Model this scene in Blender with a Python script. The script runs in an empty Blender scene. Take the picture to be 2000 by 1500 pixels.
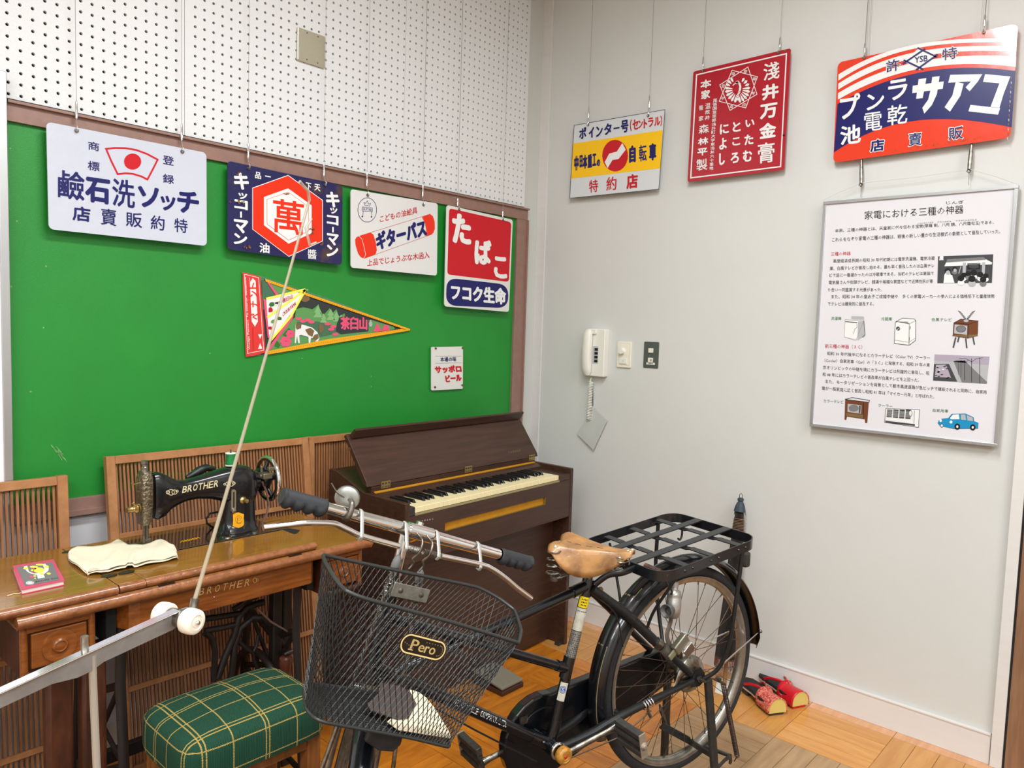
import bpy, math, random
from mathutils import Vector as V, Matrix
from math import sin, cos, pi, radians as rad
random.seed(4)
SC = bpy.context.scene
COL = SC.collection
# ---------------------------------------------------------------- camera (fitted to the room's vanishing lines)
FPX = 1475.0
YAW, PIT, ROL = rad(42.203), rad(4.263), rad(-1.839)
CAM = V((-2.916, -2.507, 1.41))
_f = V((cos(YAW)*cos(PIT), sin(YAW)*cos(PIT), -sin(PIT)))
_r0 = V((sin(YAW), -cos(YAW), 0)); _d0 = _f.cross(_r0)
_r = _r0*cos(ROL)+_d0*sin(ROL); _d = _d0*cos(ROL)-_r0*sin(ROL)
cd = bpy.data.cameras.new('camera'); cam = bpy.data.objects.new('camera', cd); COL.objects.link(cam)
cam.matrix_world = Matrix(((_r.x, -_d.x, -_f.x, CAM.x), (_r.y, -_d.y, -_f.y, CAM.y), (_r.z, -_d.z, -_f.z, CAM.z), (0, 0, 0, 1)))
cd.sensor_width = 36; cd.lens = FPX*36/2000; cd.clip_start = .05; cd.clip_end = 50
SC.camera = cam
# ---------------------------------------------------------------- world, lights, exposure
W = bpy.data.worlds.new('world'); SC.world = W; W.use_nodes = True
W.node_tree.nodes['Background'].inputs[0].default_value = (.9, .95, 1, 1)
W.node_tree.nodes['Background'].inputs[1].default_value = .3
SC.view_settings.view_transform = 'Standard'; SC.view_settings.look = 'None'
SC.view_settings.gamma = 1; SC.view_settings.use_curve_mapping = False
SC.view_settings.exposure = 0.0
SC.cycles.use_denoising = True
CEIL = 3.15
LAMPS = [(-1.9, -1.75), (-4.3, -2.7), (-1.9, -4.1), (-4.1, -4.1), (-6.2, -2.9)]
LPOW = 59
for i, (x, y) in enumerate(LAMPS):
    ld = bpy.data.lights.new('ceiling_lamp', 'AREA'); ld.shape = 'RECTANGLE'; ld.size = 1.25; ld.size_y = .34
    ld.energy = LPOW; ld.color = (.955, .99, 1.0)
    lo = bpy.data.objects.new('ceiling_lamp_light', ld); lo.location = (x, y, CEIL-.085); COL.objects.link(lo)

# ---------------------------------------------------------------- pixel -> plane (measurements of the photograph, 2000 x 1500)
def ray(x, y):
    a, b = (x-1000)/FPX, (y-750)/FPX
    return _r*a+_d*b+_f
def W1(x, y, d=0.0):                     # plane parallel to the left wall, d in front of it
    v = ray(x, y); return CAM+v*((-d-CAM.y)/v.y)
def W2(x, y, d=0.0):                     # plane parallel to the right wall
    v = ray(x, y); return CAM+v*((-d-CAM.x)/v.x)
def ZP(x, y, z):
    v = ray(x, y); return CAM+v*((z-CAM.z)/v.z)
def PL(x, y, p0, n):
    v = ray(x, y); return CAM+v*(((p0-CAM).dot(n))/v.dot(n))

# ---------------------------------------------------------------- materials
def lin(c):
    return tuple(((u/255)/12.92 if u/255 <= .04045 else ((u/255+.055)/1.055)**2.4) for u in c)
MATS = {}
def mat(name, c, rough=.5, metal=0.0, var=0.0, vs=8.0, bump=0.0, bs=60.0, stretch=None, c2=None, coat=0.0, thr=None, alpha=1, trans=0.0, rnd=0.0, spec=None):
    if name in MATS: return MATS[name]
    m = bpy.data.materials.new(name); m.use_nodes = True; MATS[name] = m
    nt = m.node_tree; N = nt.nodes; L = nt.links; b = N['Principled BSDF']
    col = (*lin(c), 1)
    b.inputs['Base Color'].default_value = col; b.inputs['Roughness'].default_value = rough; b.inputs['Metallic'].default_value = metal
    if coat: b.inputs['Coat Weight'].default_value = coat; b.inputs['Coat Roughness'].default_value = .08
    if alpha < 1: b.inputs['Alpha'].default_value = alpha
    if trans: b.inputs['Transmission Weight'].default_value = trans
    if spec is not None: b.inputs['Specular IOR Level'].default_value = spec
    if var or c2 or bump or rnd:
        tc = N.new('ShaderNodeTexCoord'); mp = N.new('ShaderNodeMapping'); L.new(tc.outputs['Object'], mp.inputs[0])
        if stretch: mp.inputs['Scale'].default_value = stretch
        if rnd:
            oi = N.new('ShaderNodeObjectInfo'); cb = N.new('ShaderNodeCombineXYZ'); ml = N.new('ShaderNodeMath'); ml.operation = 'MULTIPLY'; ml.inputs[1].default_value = 37
            L.new(oi.outputs['Random'], ml.inputs[0])
            for k in range(3): L.new(ml.outputs[0], cb.inputs[k])
            L.new(cb.outputs[0], mp.inputs['Location'])
        nz = N.new('ShaderNodeTexNoise'); nz.inputs['Scale'].default_value = vs; nz.inputs['Detail'].default_value = 6; nz.inputs['Roughness'].default_value = .6
        L.new(mp.outputs[0], nz.inputs['Vector'])
        rp = N.new('ShaderNodeValToRGB'); L.new(nz.outputs['Fac'], rp.inputs[0])
        a = thr if thr else (.32, .68)
        rp.color_ramp.elements[0].position = a[0]; rp.color_ramp.elements[1].position = a[1]
        cc2 = c2 if c2 else tuple(max(0, u*(1-var)) for u in c)
        rp.color_ramp.elements[0].color = col; rp.color_ramp.elements[1].color = (*lin(cc2), 1)
        out = rp.outputs[0]
        if rnd:
            hs = N.new('ShaderNodeHueSaturation'); mr = N.new('ShaderNodeMapRange'); L.new(oi.outputs['Random'], mr.inputs[0])
            mr.inputs['To Min'].default_value = 1-rnd; mr.inputs['To Max'].default_value = 1+rnd
            L.new(mr.outputs[0], hs.inputs['Value']); L.new(out, hs.inputs['Color']); out = hs.outputs[0]
        L.new(out, b.inputs['Base Color'])
        if bump:
            n2 = N.new('ShaderNodeTexNoise'); n2.inputs['Scale'].default_value = bs; n2.inputs['Detail'].default_value = 3
            L.new(mp.outputs[0], n2.inputs['Vector'])
            bp = N.new('ShaderNodeBump'); bp.inputs['Strength'].default_value = bump; bp.inputs['Distance'].default_value = .004
            L.new(n2.outputs['Fac'], bp.inputs['Height']); L.new(bp.outputs[0], b.inputs['Normal'])
    return m

wallm = mat('wall_paint', (212, 213, 210), .75, bump=.08, bs=350, var=.02, vs=2)
wallg = mat('wall_paint_grey', (205, 207, 202), .7, bump=.05, bs=300, var=.02, vs=2)
trimm = mat('trim_white', (222, 219, 216), .55, var=.02, vs=40, stretch=(1, .1, 1))
ceilm = mat('ceiling_white', (225, 225, 220), .9)
pegm = mat('pegboard_white', (223, 225, 226), .75, bump=.35, bs=160)
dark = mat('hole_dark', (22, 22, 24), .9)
greenm = mat('green_board', (26, 139, 45), .5, var=.06, vs=3, bump=.15, bs=400)
railm = mat('rail_taupe', (150, 116, 104), .5, var=.08, vs=30)
alum = mat('aluminium', (190, 192, 194), .35, .85)
chrome = mat('chrome', (238, 239, 240), .11, 1.0, bump=.03, bs=30)
chromed = mat('chrome_worn', (178, 176, 168), .32, 1.0, var=.35, vs=60, c2=(110, 102, 92))
steel = mat('steel_old', (128, 124, 116), .42, .9, var=.4, vs=60, c2=(85, 75, 64))
black = mat('black_enamel', (11, 14, 19), .24, coat=.4)
blackm = mat('black_metal', (24, 27, 30), .4, .2, var=.2, vs=80, c2=(38, 38, 38))
blackd = mat('black_dusty', (33, 34, 35), .55, var=.3, vs=60, c2=(58, 54, 49))
rubber = mat('rubber', (30, 31, 33), .65)
rubg = mat('grip_rubber', (38, 41, 46), .55, bump=.3, bs=700)
basketm = mat('basket_wire', (50, 52, 53), .36, .5)
iron = mat('cast_iron', (26, 16, 13), .55, var=.2)
latt = mat('lattice_wood', (166, 114, 74), .6, c2=(136, 88, 54), vs=18, stretch=(6, 6, .5), rnd=.16)
lattf = mat('lattice_frame_wood', (184, 130, 84), .55, c2=(160, 108, 66), vs=14, stretch=(1.5, 6, 1.5))
tabm = mat('table_wood', (150, 104, 36), .24, c2=(128, 84, 26), vs=9, stretch=(1, 9, 9), coat=.6)
tabe = mat('table_edge_wood', (158, 100, 60), .3, c2=(124, 74, 42), vs=60, bump=.35, bs=90, coat=.4)
tabf = mat('table_front_wood', (140, 78, 28), .32, c2=(108, 56, 18), vs=16, stretch=(.8, 8, 8), coat=.4)
tabd = mat('table_dark_wood', (84, 44, 24), .4, c2=(50, 25, 14), vs=10, stretch=(4, 4, 1))
pianom = mat('piano_wood', (72, 46, 35), .4, c2=(52, 32, 23), vs=6, stretch=(.8, 6, 14))
pianoe = mat('piano_edge', (56, 34, 25), .45, c2=(96, 66, 48), vs=40, thr=(.5, .75))
ivory = mat('ivory_key', (236, 222, 176), .35)
blackkey = mat('black_key', (22, 22, 24), .3)
gold = mat('gold', (206, 172, 92), .35, .7)
brass = mat('brass', (176, 150, 96), .3, .9)
felt = mat('mustard_felt', (196, 136, 12), .8, var=.08, vs=50)
ochre = mat('ochre_slot', (120, 92, 20), .7)
leather = mat('leather_tan', (172, 124, 70), .42, c2=(106, 68, 38), vs=16, bump=.2, bs=90, thr=(.40, .70), coat=.15)
white = mat('white_plastic', (232, 230, 222), .4)
offw = mat('ivory_plastic', (234, 229, 214), .45)
clothm = mat('cream_cloth', (238, 228, 202), .9, bump=.5, bs=220, var=.05)
cream = mat('cream_board', (245, 230, 200), .8)
clear = mat('clear_plastic', (200, 192, 176), .2, alpha=.55)
paperc = mat('clear_sleeve', (214, 216, 213), .3, alpha=.75)
greyp = mat('grey_plate', (92, 98, 94), .4, .3)
pedalm = mat('pedal_grey', (128, 122, 106), .7, bump=.3, bs=200)
redm = mat('sandal_red', (205, 22, 38), .35)
brocade = mat('sandal_brocade', (200, 52, 58), .6, c2=(226, 160, 130), vs=160, thr=(.45, .6))
doorm = mat('door_wood', (150, 112, 84), .5, c2=(122, 86, 60), vs=9, stretch=(6, 6, .5))
leathb = mat('belt_leather', (108, 78, 68), .7)
gthread = mat('green_thread', (14, 128, 60), .5, bump=.4, bs=500, stretch=(.1, .1, 1))

# ---------------------------------------------------------------- mesh builder
class MB:
    def __init__(s): s.v = []; s.f = []; s.pc = []
    def add(s, vs, fs):
        o = len(s.v); s.pc.append((o, len(s.f))); s.v += [V(p) for p in vs]; s.f += [tuple(i+o for i in f) for f in fs]; return s
    def box(s, x0, x1, y0, y1, z0, z1, M=None):
        p = [V((x, y, z)) for x in (x0, x1) for y in (y0, y1) for z in (z0, z1)]
        if M: p = [M @ q for q in p]
        return s.add(p, [(0, 1, 3, 2), (4, 6, 7, 5), (0, 4, 5, 1), (2, 3, 7, 6), (0, 2, 6, 4), (1, 5, 7, 3)])
    def prism(s, poly, h0, h1, M=None, cap=True):
        n = len(poly); p = [V((a, b, h0)) for a, b in poly]+[V((a, b, h1)) for a, b in poly]
        if M: p = [M @ q for q in p]
        fs = [(i, (i+1) % n, n+(i+1) % n, n+i) for i in range(n)]
        if cap: fs += [tuple(range(n))[::-1], tuple(range(n, 2*n))]
        return s.add(p, fs)
    def tube(s, pts, r, n=10, closed=False, caps=True, sy=1.0, up=None):
        pts = [V(p) for p in pts]; m = len(pts); R = r if isinstance(r, (list, tuple)) else [r]*m
        vs = []; t0 = None; nv = None
        for i, p in enumerate(pts):
            if closed: t = pts[(i+1) % m]-pts[i-1]
            else: t = pts[min(i+1, m-1)]-pts[max(i-1, 0)]
            t.normalize()
            if nv is None:
                a = V(up) if up else (V((0, 0, 1)) if abs(t.z) < .9 else V((1, 0, 0)))
                nv = (a-t*a.dot(t)).normalized()
            else:
                nv = (nv-t*nv.dot(t)); nv.normalize()
            bv = t.cross(nv)
            for k in range(n):
                an = 2*pi*k/n; vs.append(p+nv*cos(an)*R[i]+bv*sin(an)*R[i]*sy)
        fs = []
        for i in range(m if closed else m-1):
            j = (i+1) % m
            for k in range(n):
                k2 = (k+1) % n; fs.append((i*n+k, i*n+k2, j*n+k2, j*n+k))
        if caps and not closed: fs += [tuple(range(n))[::-1], tuple(range((m-1)*n, m*n))]
        return s.add(vs, fs)
    def lathe(s, prof, M=None, n=24, a0=0, a1=2*pi):
        full = abs(a1-a0-2*pi) < 1e-6; m = len(prof); cnt = n if full else n+1
        vs = []
        for k in range(cnt):
            a = a0+(a1-a0)*k/n
            for r, h in prof:
                q = V((r*cos(a), r*sin(a), h)); vs.append(M @ q if M else q)
        fs = []
        for k in range(n):
            k2 = (k+1) % cnt
            for i in range(m-1): fs.append((k*m+i, k2*m+i, k2*m+i+1, k*m+i+1))
        return s.add(vs, fs)
    def cyl(s, p0, p1, r, n=14, r1=None): return s.tube([p0, p1], [r, r if r1 is None else r1], n)
    def sph(s, c, r, n=10, sc=(1, 1, 1)):
        c = V(c); M = Matrix.Translation(c) @ Matrix.Diagonal((*sc, 1))
        return s.lathe([(r*sin(pi*i/n)+1e-5, -r*cos(pi*i/n)) for i in range(n+1)], M, n*2)
    def grid(s, P, closed_u=False):            # P[i][j]
        a = len(P); b = len(P[0]); vs = [q for row in P for q in row]; fs = []
        for i in range(a if closed_u else a-1):
            i2 = (i+1) % a
            for j in range(b-1): fs.append((i*b+j, i2*b+j, i2*b+j+1, i*b+j+1))
        return s.add(vs, fs)
def frame(o, x, y):
    x = V(x).normalized(); y = V(y); y = (y-x*y.dot(x)).normalized(); z = x.cross(y); o = V(o)
    return Matrix(((x.x, y.x, z.x, o.x), (x.y, y.y, z.y, o.y), (x.z, y.z, z.z, o.z), (0, 0, 0, 1)))
def axisM(o, z):
    z = V(z).normalized(); a = V((0, 0, 1)) if abs(z.z) < .9 else V((1, 0, 0)); return frame(o, a.cross(z), z.cross(a.cross(z)))
def rrect(w, h, r, n=5, ox=0, oy=0):
    r = min(r, w/2-1e-5, h/2-1e-5); out = []
    for cx, cy, a in ((w/2-r, h/2-r, 0), (-w/2+r, h/2-r, 90), (-w/2+r, -h/2+r, 180), (w/2-r, -h/2+r, 270)):
        for k in range(n+1):
            t = rad(a+90*k/n); out.append((ox+cx+r*cos(t), oy+cy+r*sin(t)))
    return out
INV = {}
def thing(name, label, cat, loc=(0, 0, 0), rz=0, group=None):
    o = bpy.data.objects.new(name, None); COL.objects.link(o); o.empty_display_size = .05
    o.location = loc; o.rotation_euler = (0, 0, rz); o['label'] = label; o['category'] = cat
    if group: o['group'] = group
    INV[o.name] = (Matrix.Translation(V(loc)) @ Matrix.Rotation(rz, 4, 'Z')).inverted()
    return o
def build(name, mb, m, parent=None, world=False, smooth=32, bevel=0, seg=2, solid=0, split=False, **pr):
    if split:                                  # one object per piece
        out = None; pc = mb.pc+[(len(mb.v), len(mb.f))]
        for a, b_ in zip(pc, pc[1:]):
            q = MB(); q.v = mb.v[a[0]:b_[0]]; q.f = [tuple(i-a[0] for i in f) for f in mb.f[a[1]:b_[1]]]
            out = build(name, q, m, parent, world, smooth, bevel, seg, solid, **pr)
        return out
    vs = mb.v
    root = parent
    if world and parent is not None:
        while root.parent: root = root.parent
        I = INV[root.name]; vs = [I @ p for p in vs]
    me = bpy.data.meshes.new(name); me.from_pydata([tuple(p) for p in vs], [], mb.f); me.update()
    if m: me.materials.append(m)
    if smooth:
        me.shade_smooth()
        me.set_sharp_from_angle(angle=rad(smooth))
    o = bpy.data.objects.new(name, me); COL.objects.link(o)
    if parent: o.parent = parent
    if solid: md = o.modifiers.new('s', 'SOLIDIFY'); md.thickness = solid; md.offset = 0
    if bevel:
        md = o.modifiers.new('b', 'BEVEL'); md.width = bevel; md.segments = seg; md.limit_method = 'ANGLE'; md.angle_limit = rad(40)
    for k, v in pr.items(): o[k] = v
    return o
def struct(name, mb, m, parent=None, **k):
    o = build(name, mb, m, parent, **k)
    if not parent: o['kind'] = 'structure'; INV[o.name] = Matrix.Identity(4)
    return o

# ---------------------------------------------------------------- flat print on signs
_GL = {}
def glyphs(s, bold=0.0, res=2):
    k = (s, bold, res)
    if k not in _GL:
        c = bpy.data.curves.new('t', 'FONT'); c.body = s; c.size = 1; c.resolution_u = res; c.offset = bold
        o = bpy.data.objects.new('t', c); me = bpy.data.meshes.new_from_object(o)
        vs = [(v.co.x, v.co.y) for v in me.vertices]; fs = [tuple(p.vertices) for p in me.polygons]
        bpy.data.objects.remove(o); bpy.data.curves.remove(c); bpy.data.meshes.remove(me)
        if not vs: vs = [(0, 0), (1, 0), (1, 1)]; fs = [(0, 1, 2)]
        x0 = min(a for a, b in vs); x1 = max(a for a, b in vs); y0 = min(b for a, b in vs); y1 = max(b for a, b in vs)
        _GL[k] = ([((a-x0)/max(x1-x0, 1e-6), (b-y0)/max(y1-y0, 1e-6)) for a, b in vs], fs)
    return _GL[k]
VP1 = (2387, 690); VP2 = (-675, 580)
PAL = {'navy': (22, 24, 96), 'red': (196, 16, 32), 'orange': (226, 48, 18), 'white': (232, 233, 232), 'yellow': (250, 196, 8), 'black': (24, 24, 26),
       'crimson': (190, 22, 44), 'brown': (110, 62, 34), 'grey': (120, 120, 122), 'pink': (226, 84, 120), 'gold': (236, 168, 24), 'dgreen': (52, 112, 50), 'mgreen': (92, 150, 84),
       'lgreen': (130, 178, 120), 'slate': (50, 54, 60), 'sky': (22, 140, 190), 'rust': (128, 82, 46), 'lyel': (246, 240, 90), 'teal': (70, 110, 84), 'cow': (122, 98, 66), 'lgrey': (176, 178, 182), 'dgrey': (66, 68, 72), 'mauve': (170, 160, 176), 'flesh': (214, 120, 140), 'skyd': (14, 96, 140), 'palegold': (214, 200, 160), 'dullgold': (186, 150, 98)}
DENSE = set('鹼賣萬醬膏淺電乾製標登録商販洗藥醫傷温森特約許轉転番栗葉')
class Art:
    def __init__(s, parent, U, d, Z, vp=None, sgn=1, gloss=.25, step=.0006):
        s.p = parent; s.U = U; s.d = d; s.Z = Z; s.vp = vp; s.m = {}; s.sgn = sgn; s.gloss = gloss; s.step = step
    def pt(s, x, y, k): return s.U(s.Z[0]+x/s.Z[2], s.Z[1]+y/s.Z[2], s.d+s.step*k*s.sgn)
    def mb(s, key):
        if key not in s.m: s.m[key] = MB()
        return s.m[key]
    def poly(s, pts, col, k=1, name='print'):
        s.mb((name, col)).add([s.pt(x, y, k) for x, y in pts], [tuple(range(len(pts)))])
    def ell(s, cx, cy, rx, ry, col, k=1, name='print', n=28, rot=0):
        r = rad(rot); s.poly([(cx+rx*cos(2*pi*i/n)*cos(r)-ry*sin(2*pi*i/n)*sin(r), cy+rx*cos(2*pi*i/n)*sin(r)+ry*sin(2*pi*i/n)*cos(r)) for i in range(n)], col, k, name)
    def stroke(s, pts, w, col, k=1, closed=False, name='print'):
        n = len(pts); L = []; R = []
        for i in range(n):
            a = pts[i-1] if (closed or i > 0) else pts[i]; b = pts[(i+1) % n] if (closed or i < n-1) else pts[i]
            if closed or 0 < i < n-1:
                d1 = V((pts[i][0]-a[0], pts[i][1]-a[1])).normalized(); d2 = V((b[0]-pts[i][0], b[1]-pts[i][1])).normalized(); t = (d1+d2)
                if t.length < 1e-4: t = d1
                t.normalize(); sc = min(2.5, 1/max(.3, abs(t.dot(d1))))
            else: t = V((b[0]-a[0], b[1]-a[1])).normalized(); sc = 1
            nx, ny = -t.y*w/2*sc, t.x*w/2*sc
            L.append((pts[i][0]+nx, pts[i][1]+ny)); R.append((pts[i][0]-nx, pts[i][1]-ny))
        vs = [s.pt(x, y, k) for x, y in L+R]
        s.mb((name, col)).add(vs, [(i, (i+1) % n, n+(i+1) % n, n+i) for i in range(n if closed else n-1)])
    def ellst(s, cx, cy, rx, ry, w, col, k=1, name='print', n=28, a0=0, a1=360):
        full = a1-a0 >= 360; m = n if full else n+1
        s.stroke([(cx+rx*cos(rad(a0+(a1-a0)*i/n)), cy+ry*sin(rad(a0+(a1-a0)*i/n))) for i in range(m)], w, col, k, full, name)
    def _put(s, t, x0, y0, ux, uy, vx, vy, col, k, bold, res, name):
        if any(c in DENSE for c in t): bold *= .42
        g, fs = glyphs(t, 0.0, res); mb = s.mb((name, col))
        if bold < .008: mb.add([s.pt(x0+a*ux+b*vx, y0+a*uy+b*vy, k) for a, b in g], fs); return
        hh = math.hypot(vx, vy); ww = math.hypot(ux, uy); e = bold*(hh if len(t) > 1 or hh > 1.8*ww or ww > 1.8*hh else (hh+ww)/2)*.8
        ea = e/ww; eb = e/hh
        if eb > .3: eb = .3
        n = 8 if bold > .03 else 4
        for q in range(n):                      # heavier stroke: the same outline laid around itself
            t_ = 2*pi*q/n+pi/4; da = ea*cos(t_); db = eb*sin(t_)
            mb.add([s.pt(x0+(a*(1-2*ea)+ea+da)*ux+(b*(1-2*eb)+eb+db)*vx, y0+(a*(1-2*ea)+ea+da)*uy+(b*(1-2*eb)+eb+db)*vy, k+.02*q) for a, b in g], fs)
    def g(s, ch, cx, cy, w, h, col, k=2, bold=.03, rot=0, slope=None, name='lettering', res=2, slant=0):
        if slope is None:
            px, py = s.Z[0]+cx/s.Z[2], s.Z[1]+cy/s.Z[2]; slope = (s.vp[1]-py)/(s.vp[0]-px) if s.vp else 0
        r = rad(rot); ux, uy = w*cos(r), w*(sin(r)+slope*cos(r)); vx, vy = h*sin(r)+slant*h, -h*cos(r)
        s._put(ch, cx-ux/2-vx/2, cy-uy/2-vy/2, ux, uy, vx, vy, col, k, bold, res, name)
    def t(s, tx, x0, y0, x1, y1, h, col, k=2, bold=.02, name='lettering', res=2, slant=0):   # centre line from (x0,y0) to (x1,y1)
        dx, dy = x1-x0, y1-y0; L = math.hypot(dx, dy)
        if abs(dx) > abs(dy): vx, vy = slant*h, -h*L/abs(dx)*1.0
        else: vx, vy = dy/L*h, -dx/L*h
        if abs(dx) > abs(dy): vy = -h
        s._put(tx, x0-vx/2, y0-vy/2, dx, dy, vx, vy, col, k, bold, res, name)
    def done(s):
        for (name, col), mb in s.m.items():
            build(name, mb, mat('print_'+col, PAL[col], s.gloss+.08, spec=.35), s.p, world=True, smooth=0)
def sign(name, label, cat, corners, U, d, Z, m, r=.012, th=.0035, vp=None, gloss=.25, holes=None):
    P = [U(Z[0]+x/Z[2], Z[1]+y/Z[2], d) for x, y in corners]          # TL TR BR BL
    TL, TR, BR, BL = P; w = (TR-TL).length; h = (BL-TL).length
    base = (BL+BR)/2; o = thing(name, label, cat, base)
    nrm = (TR-TL).cross(BL-TL).normalized()
    if (CAM-TL).dot(nrm) < 0: nrm = -nrm
    out = []
    for a, b in rrect(w, h, r, 5):
        u, v = a/w+.5, .5-b/h
        out.append(TL*(1-u)*(1-v)+TR*u*(1-v)+BR*u*v+BL*(1-u)*v)
    n = len(out); mb = MB().add(out+[q-nrm*th for q in out], [tuple(range(n)), tuple(range(n, 2*n))[::-1]]+[(i, (i+1) % n, n+(i+1) % n, n+i) for i in range(n)])
    build('plate', mb, m, o, world=True, smooth=0)
    return o, Art(o, U, d, Z, vp, 1, gloss)

# ================================================================= THE ROOM
XL, YF = -7.2, -5.2
fl = struct('floor', MB().box(XL, 0, YF, 0, -.06, -.0035), mat('floor_joint', (74, 52, 34), .8))
plank_y = mat('plank_yellow', (214, 156, 86), .28, c2=(198, 134, 64), vs=5, stretch=(1.2, 9, 1), rnd=.09, coat=.25)
plank_o = mat('plank_orange', (212, 132, 38), .26, c2=(176, 102, 28), vs=5, stretch=(1.5, 6, 1), rnd=.10, coat=.3)
plank_b = mat('plank_brown', (184, 150, 110), .42, c2=(158, 124, 88), vs=4, stretch=(1.2, 9, 1), rnd=.06)
plank_p = mat('plank_pink', (224, 172, 130), .35, c2=(206, 150, 108), vs=5, stretch=(9, 1.2, 1), rnd=.05)
T = .303
def plankmesh(name, lx, ly):
    mb = MB(); g = .0006; e = .001
    mb.prism([(-lx/2+g, -ly/2+g), (lx/2-g, -ly/2+g), (lx/2-g, ly/2-g), (-lx/2+g, ly/2-g)], -.004, -.0008)
    mb.prism([(-lx/2+g+e, -ly/2+g+e), (lx/2-g-e, -ly/2+g+e), (lx/2-g-e, ly/2-g-e), (-lx/2+g+e, ly/2-g-e)], -.001, 0)
    me = bpy.data.meshes.new(name); me.from_pydata([tuple(p) for p in mb.v], [], mb.f); me.materials.append(None); return me
pm = plankmesh('plank', T, T/4); sm_ = plankmesh('edge_plank', T, .058)
cnt = 0
for i in range(9):
    for j in range(9):
        x0 = -.060-T*(i+1); y0 = -1.497+T*(4-j)
        cx, cy = x0+T/2, y0+T/2
        if cy > -.1: continue
        al = (i+j) % 2 == 0
        brown = i >= 1 and cy < -1.2
        if brown: m = plank_b
        elif i >= 2 and cy > -1.45: m = plank_o
        elif i >= 1 and cy > -1.2: m = plank_o
        else: m = plank_y
        # only tiles the photograph can show
        vis = False
        for qx, qy in ((x0, y0), (x0+T, y0), (x0, y0+T), (x0+T, y0+T), (cx, cy)):
            w = V((qx, qy, 0))-CAM; z = w.dot(_f)
            if z > .1 and abs(w.dot(_r)/z*FPX) < 1040 and w.dot(_d)/z*FPX < 800: vis = True
        for k in range(4 if not (brown and i % 2) else 4):
            if not vis and not (cnt < 0): continue
            o = bpy.data.objects.new('plank', pm); COL.objects.link(o); o.parent = fl
            off = -T/2+T/8+k*T/4
            if al: o.location = (cx, cy+off, 0)
            else: o.location = (cx+off, cy, 0); o.rotation_euler = (0, 0, pi/2)
            o.material_slots[0].link = 'OBJECT'; o.material_slots[0].material = m; cnt += 1
for j in range(9):
    y0 = -1.497+T*(4-j); 
    if y0+T/2 > -.1: continue
    o = bpy.data.objects.new('edge_plank', sm_); COL.objects.link(o); o.parent = fl; o.location = (-.0305, y0+T/2, 0); o.rotation_euler = (0, 0, pi/2)
    o.material_slots[0].link = 'OBJECT'; o.material_slots[0].material = plank_p
# floor beyond the separately laid planks
rest = mat('floor_rest', (170, 120, 70), .35, c2=(140, 96, 54), vs=5, stretch=(1, 8, 1))
build('floor_finish', MB().box(XL, -.06-9*T, YF, 0, -.0034, -.001).box(-.06-9*T, 0, YF, -1.497-4*T, -.0034, -.001), rest, fl, smooth=0)

wl = struct('wall_left', MB().box(XL, 0, 0, .12, 0, CEIL), wallg)
wr = struct('wall_right', MB().box(0, .12, YF, .12, 0, CEIL), wallm)
struct('wall_back', MB().box(XL-.12, XL, YF, .12, 0, CEIL), wallm)
struct('wall_front', MB().box(XL-.12, .12, YF-.12, YF, 0, CEIL), wallm)
struct('ceiling', MB().box(XL-.12, .12, YF-.12, .12, CEIL, CEIL+.1), ceilm)
# perforated panels on the left wall
PIT_ = .031
def pegpanel(xa, xb, za, zb):
    mb = MB(); r = .0048; N = 8; yf = -.014; yb = -.0045
    ks = [k for k in range(int((xa+1.5385)/PIT_)-2, int((xb+1.5385)/PIT_)+3) if xa+.004 < -1.5385+k*PIT_ < xb-.004]
    hs = [k for k in range(-18, 20) if za+.008 < 2.477+k*PIT_ < zb-.008]
    xs = [-1.5385+k*PIT_ for k in ks]; zs = [2.477+k*PIT_ for k in hs]
    for a, x in enumerate(xs):
        x0 = xa if a == 0 else x-PIT_/2; x1 = xb if a == len(xs)-1 else x+PIT_/2
        for c, z in enumerate(zs):
            z0 = za if c == 0 else z-PIT_/2; z1 = zb if c == len(zs)-1 else z+PIT_/2
            cs = []; ho = []
            for k in range(N):
                t = 2*pi*k/N; ho.append((x+r*cos(t), z+r*sin(t)))
            ou = [(x1, z), (x1, z1), (x, z1), (x0, z1), (x0, z), (x0, z0), (x, z0), (x1, z0)]
            vs = [V((p, yf, q)) for p, q in ou]+[V((p, yf, q)) for p, q in ho]+[V((p, yb, q)) for p, q in ho]
            fs = [(k, 8+k, 8+(k+1) % 8, (k+1) % 8) for k in range(8)]+[(8+k, 16+k, 16+(k+1) % 8, 8+(k+1) % 8) for k in range(8)]
            mb.add(vs, fs)
    # edges of the board
    for (p, q, r_, s_) in ((xa, za, xb, za), (xb, za, xb, zb), (xb, zb, xa, zb), (xa, zb, xa, za)):
        mb.add([(p, yf, q), (r_, yf, s_), (r_, 0, s_), (p, 0, q)], [(0, 1, 2, 3)])
    build('pegboard_panel', mb, pegm, wl, smooth=0)
for a, b_ in ((-2.7, -1.7915), (-1.79, -.8815), (-.88, -.118)): pegpanel(a, b_, 2.0, 2.985)
build('hole_shade_sheet', MB().box(-2.69, -.122, -.004, 0, 2.01, 2.98), dark, wl, smooth=0)  # dark sheet behind the panels paints the shade inside the holes
struct('trim_1', MB().box(-2.7, -.105, -.03, 0, 2.986, 3.02), railm, smooth=0)
struct('trim_2', MB().box(-.006, 0, -.058, 0, 0, CEIL), trimm, smooth=0, bevel=.001)
bb = MB().box(-.012, 0, -2.085, -.058, 0, .106).box(-.015, 0, -2.085, -.058, .100, .107)
struct('baseboard_right', bb, trimm, smooth=0, bevel=.0015)
struct('trim_3', MB().box(-.02, 0, -2.122, -2.088, 0, CEIL), trimm, smooth=0, bevel=.0015)
struct('baseboard_left', MB().box(-2.7, -.0, -.012, 0, 0, .1), trimm, smooth=0)
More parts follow.
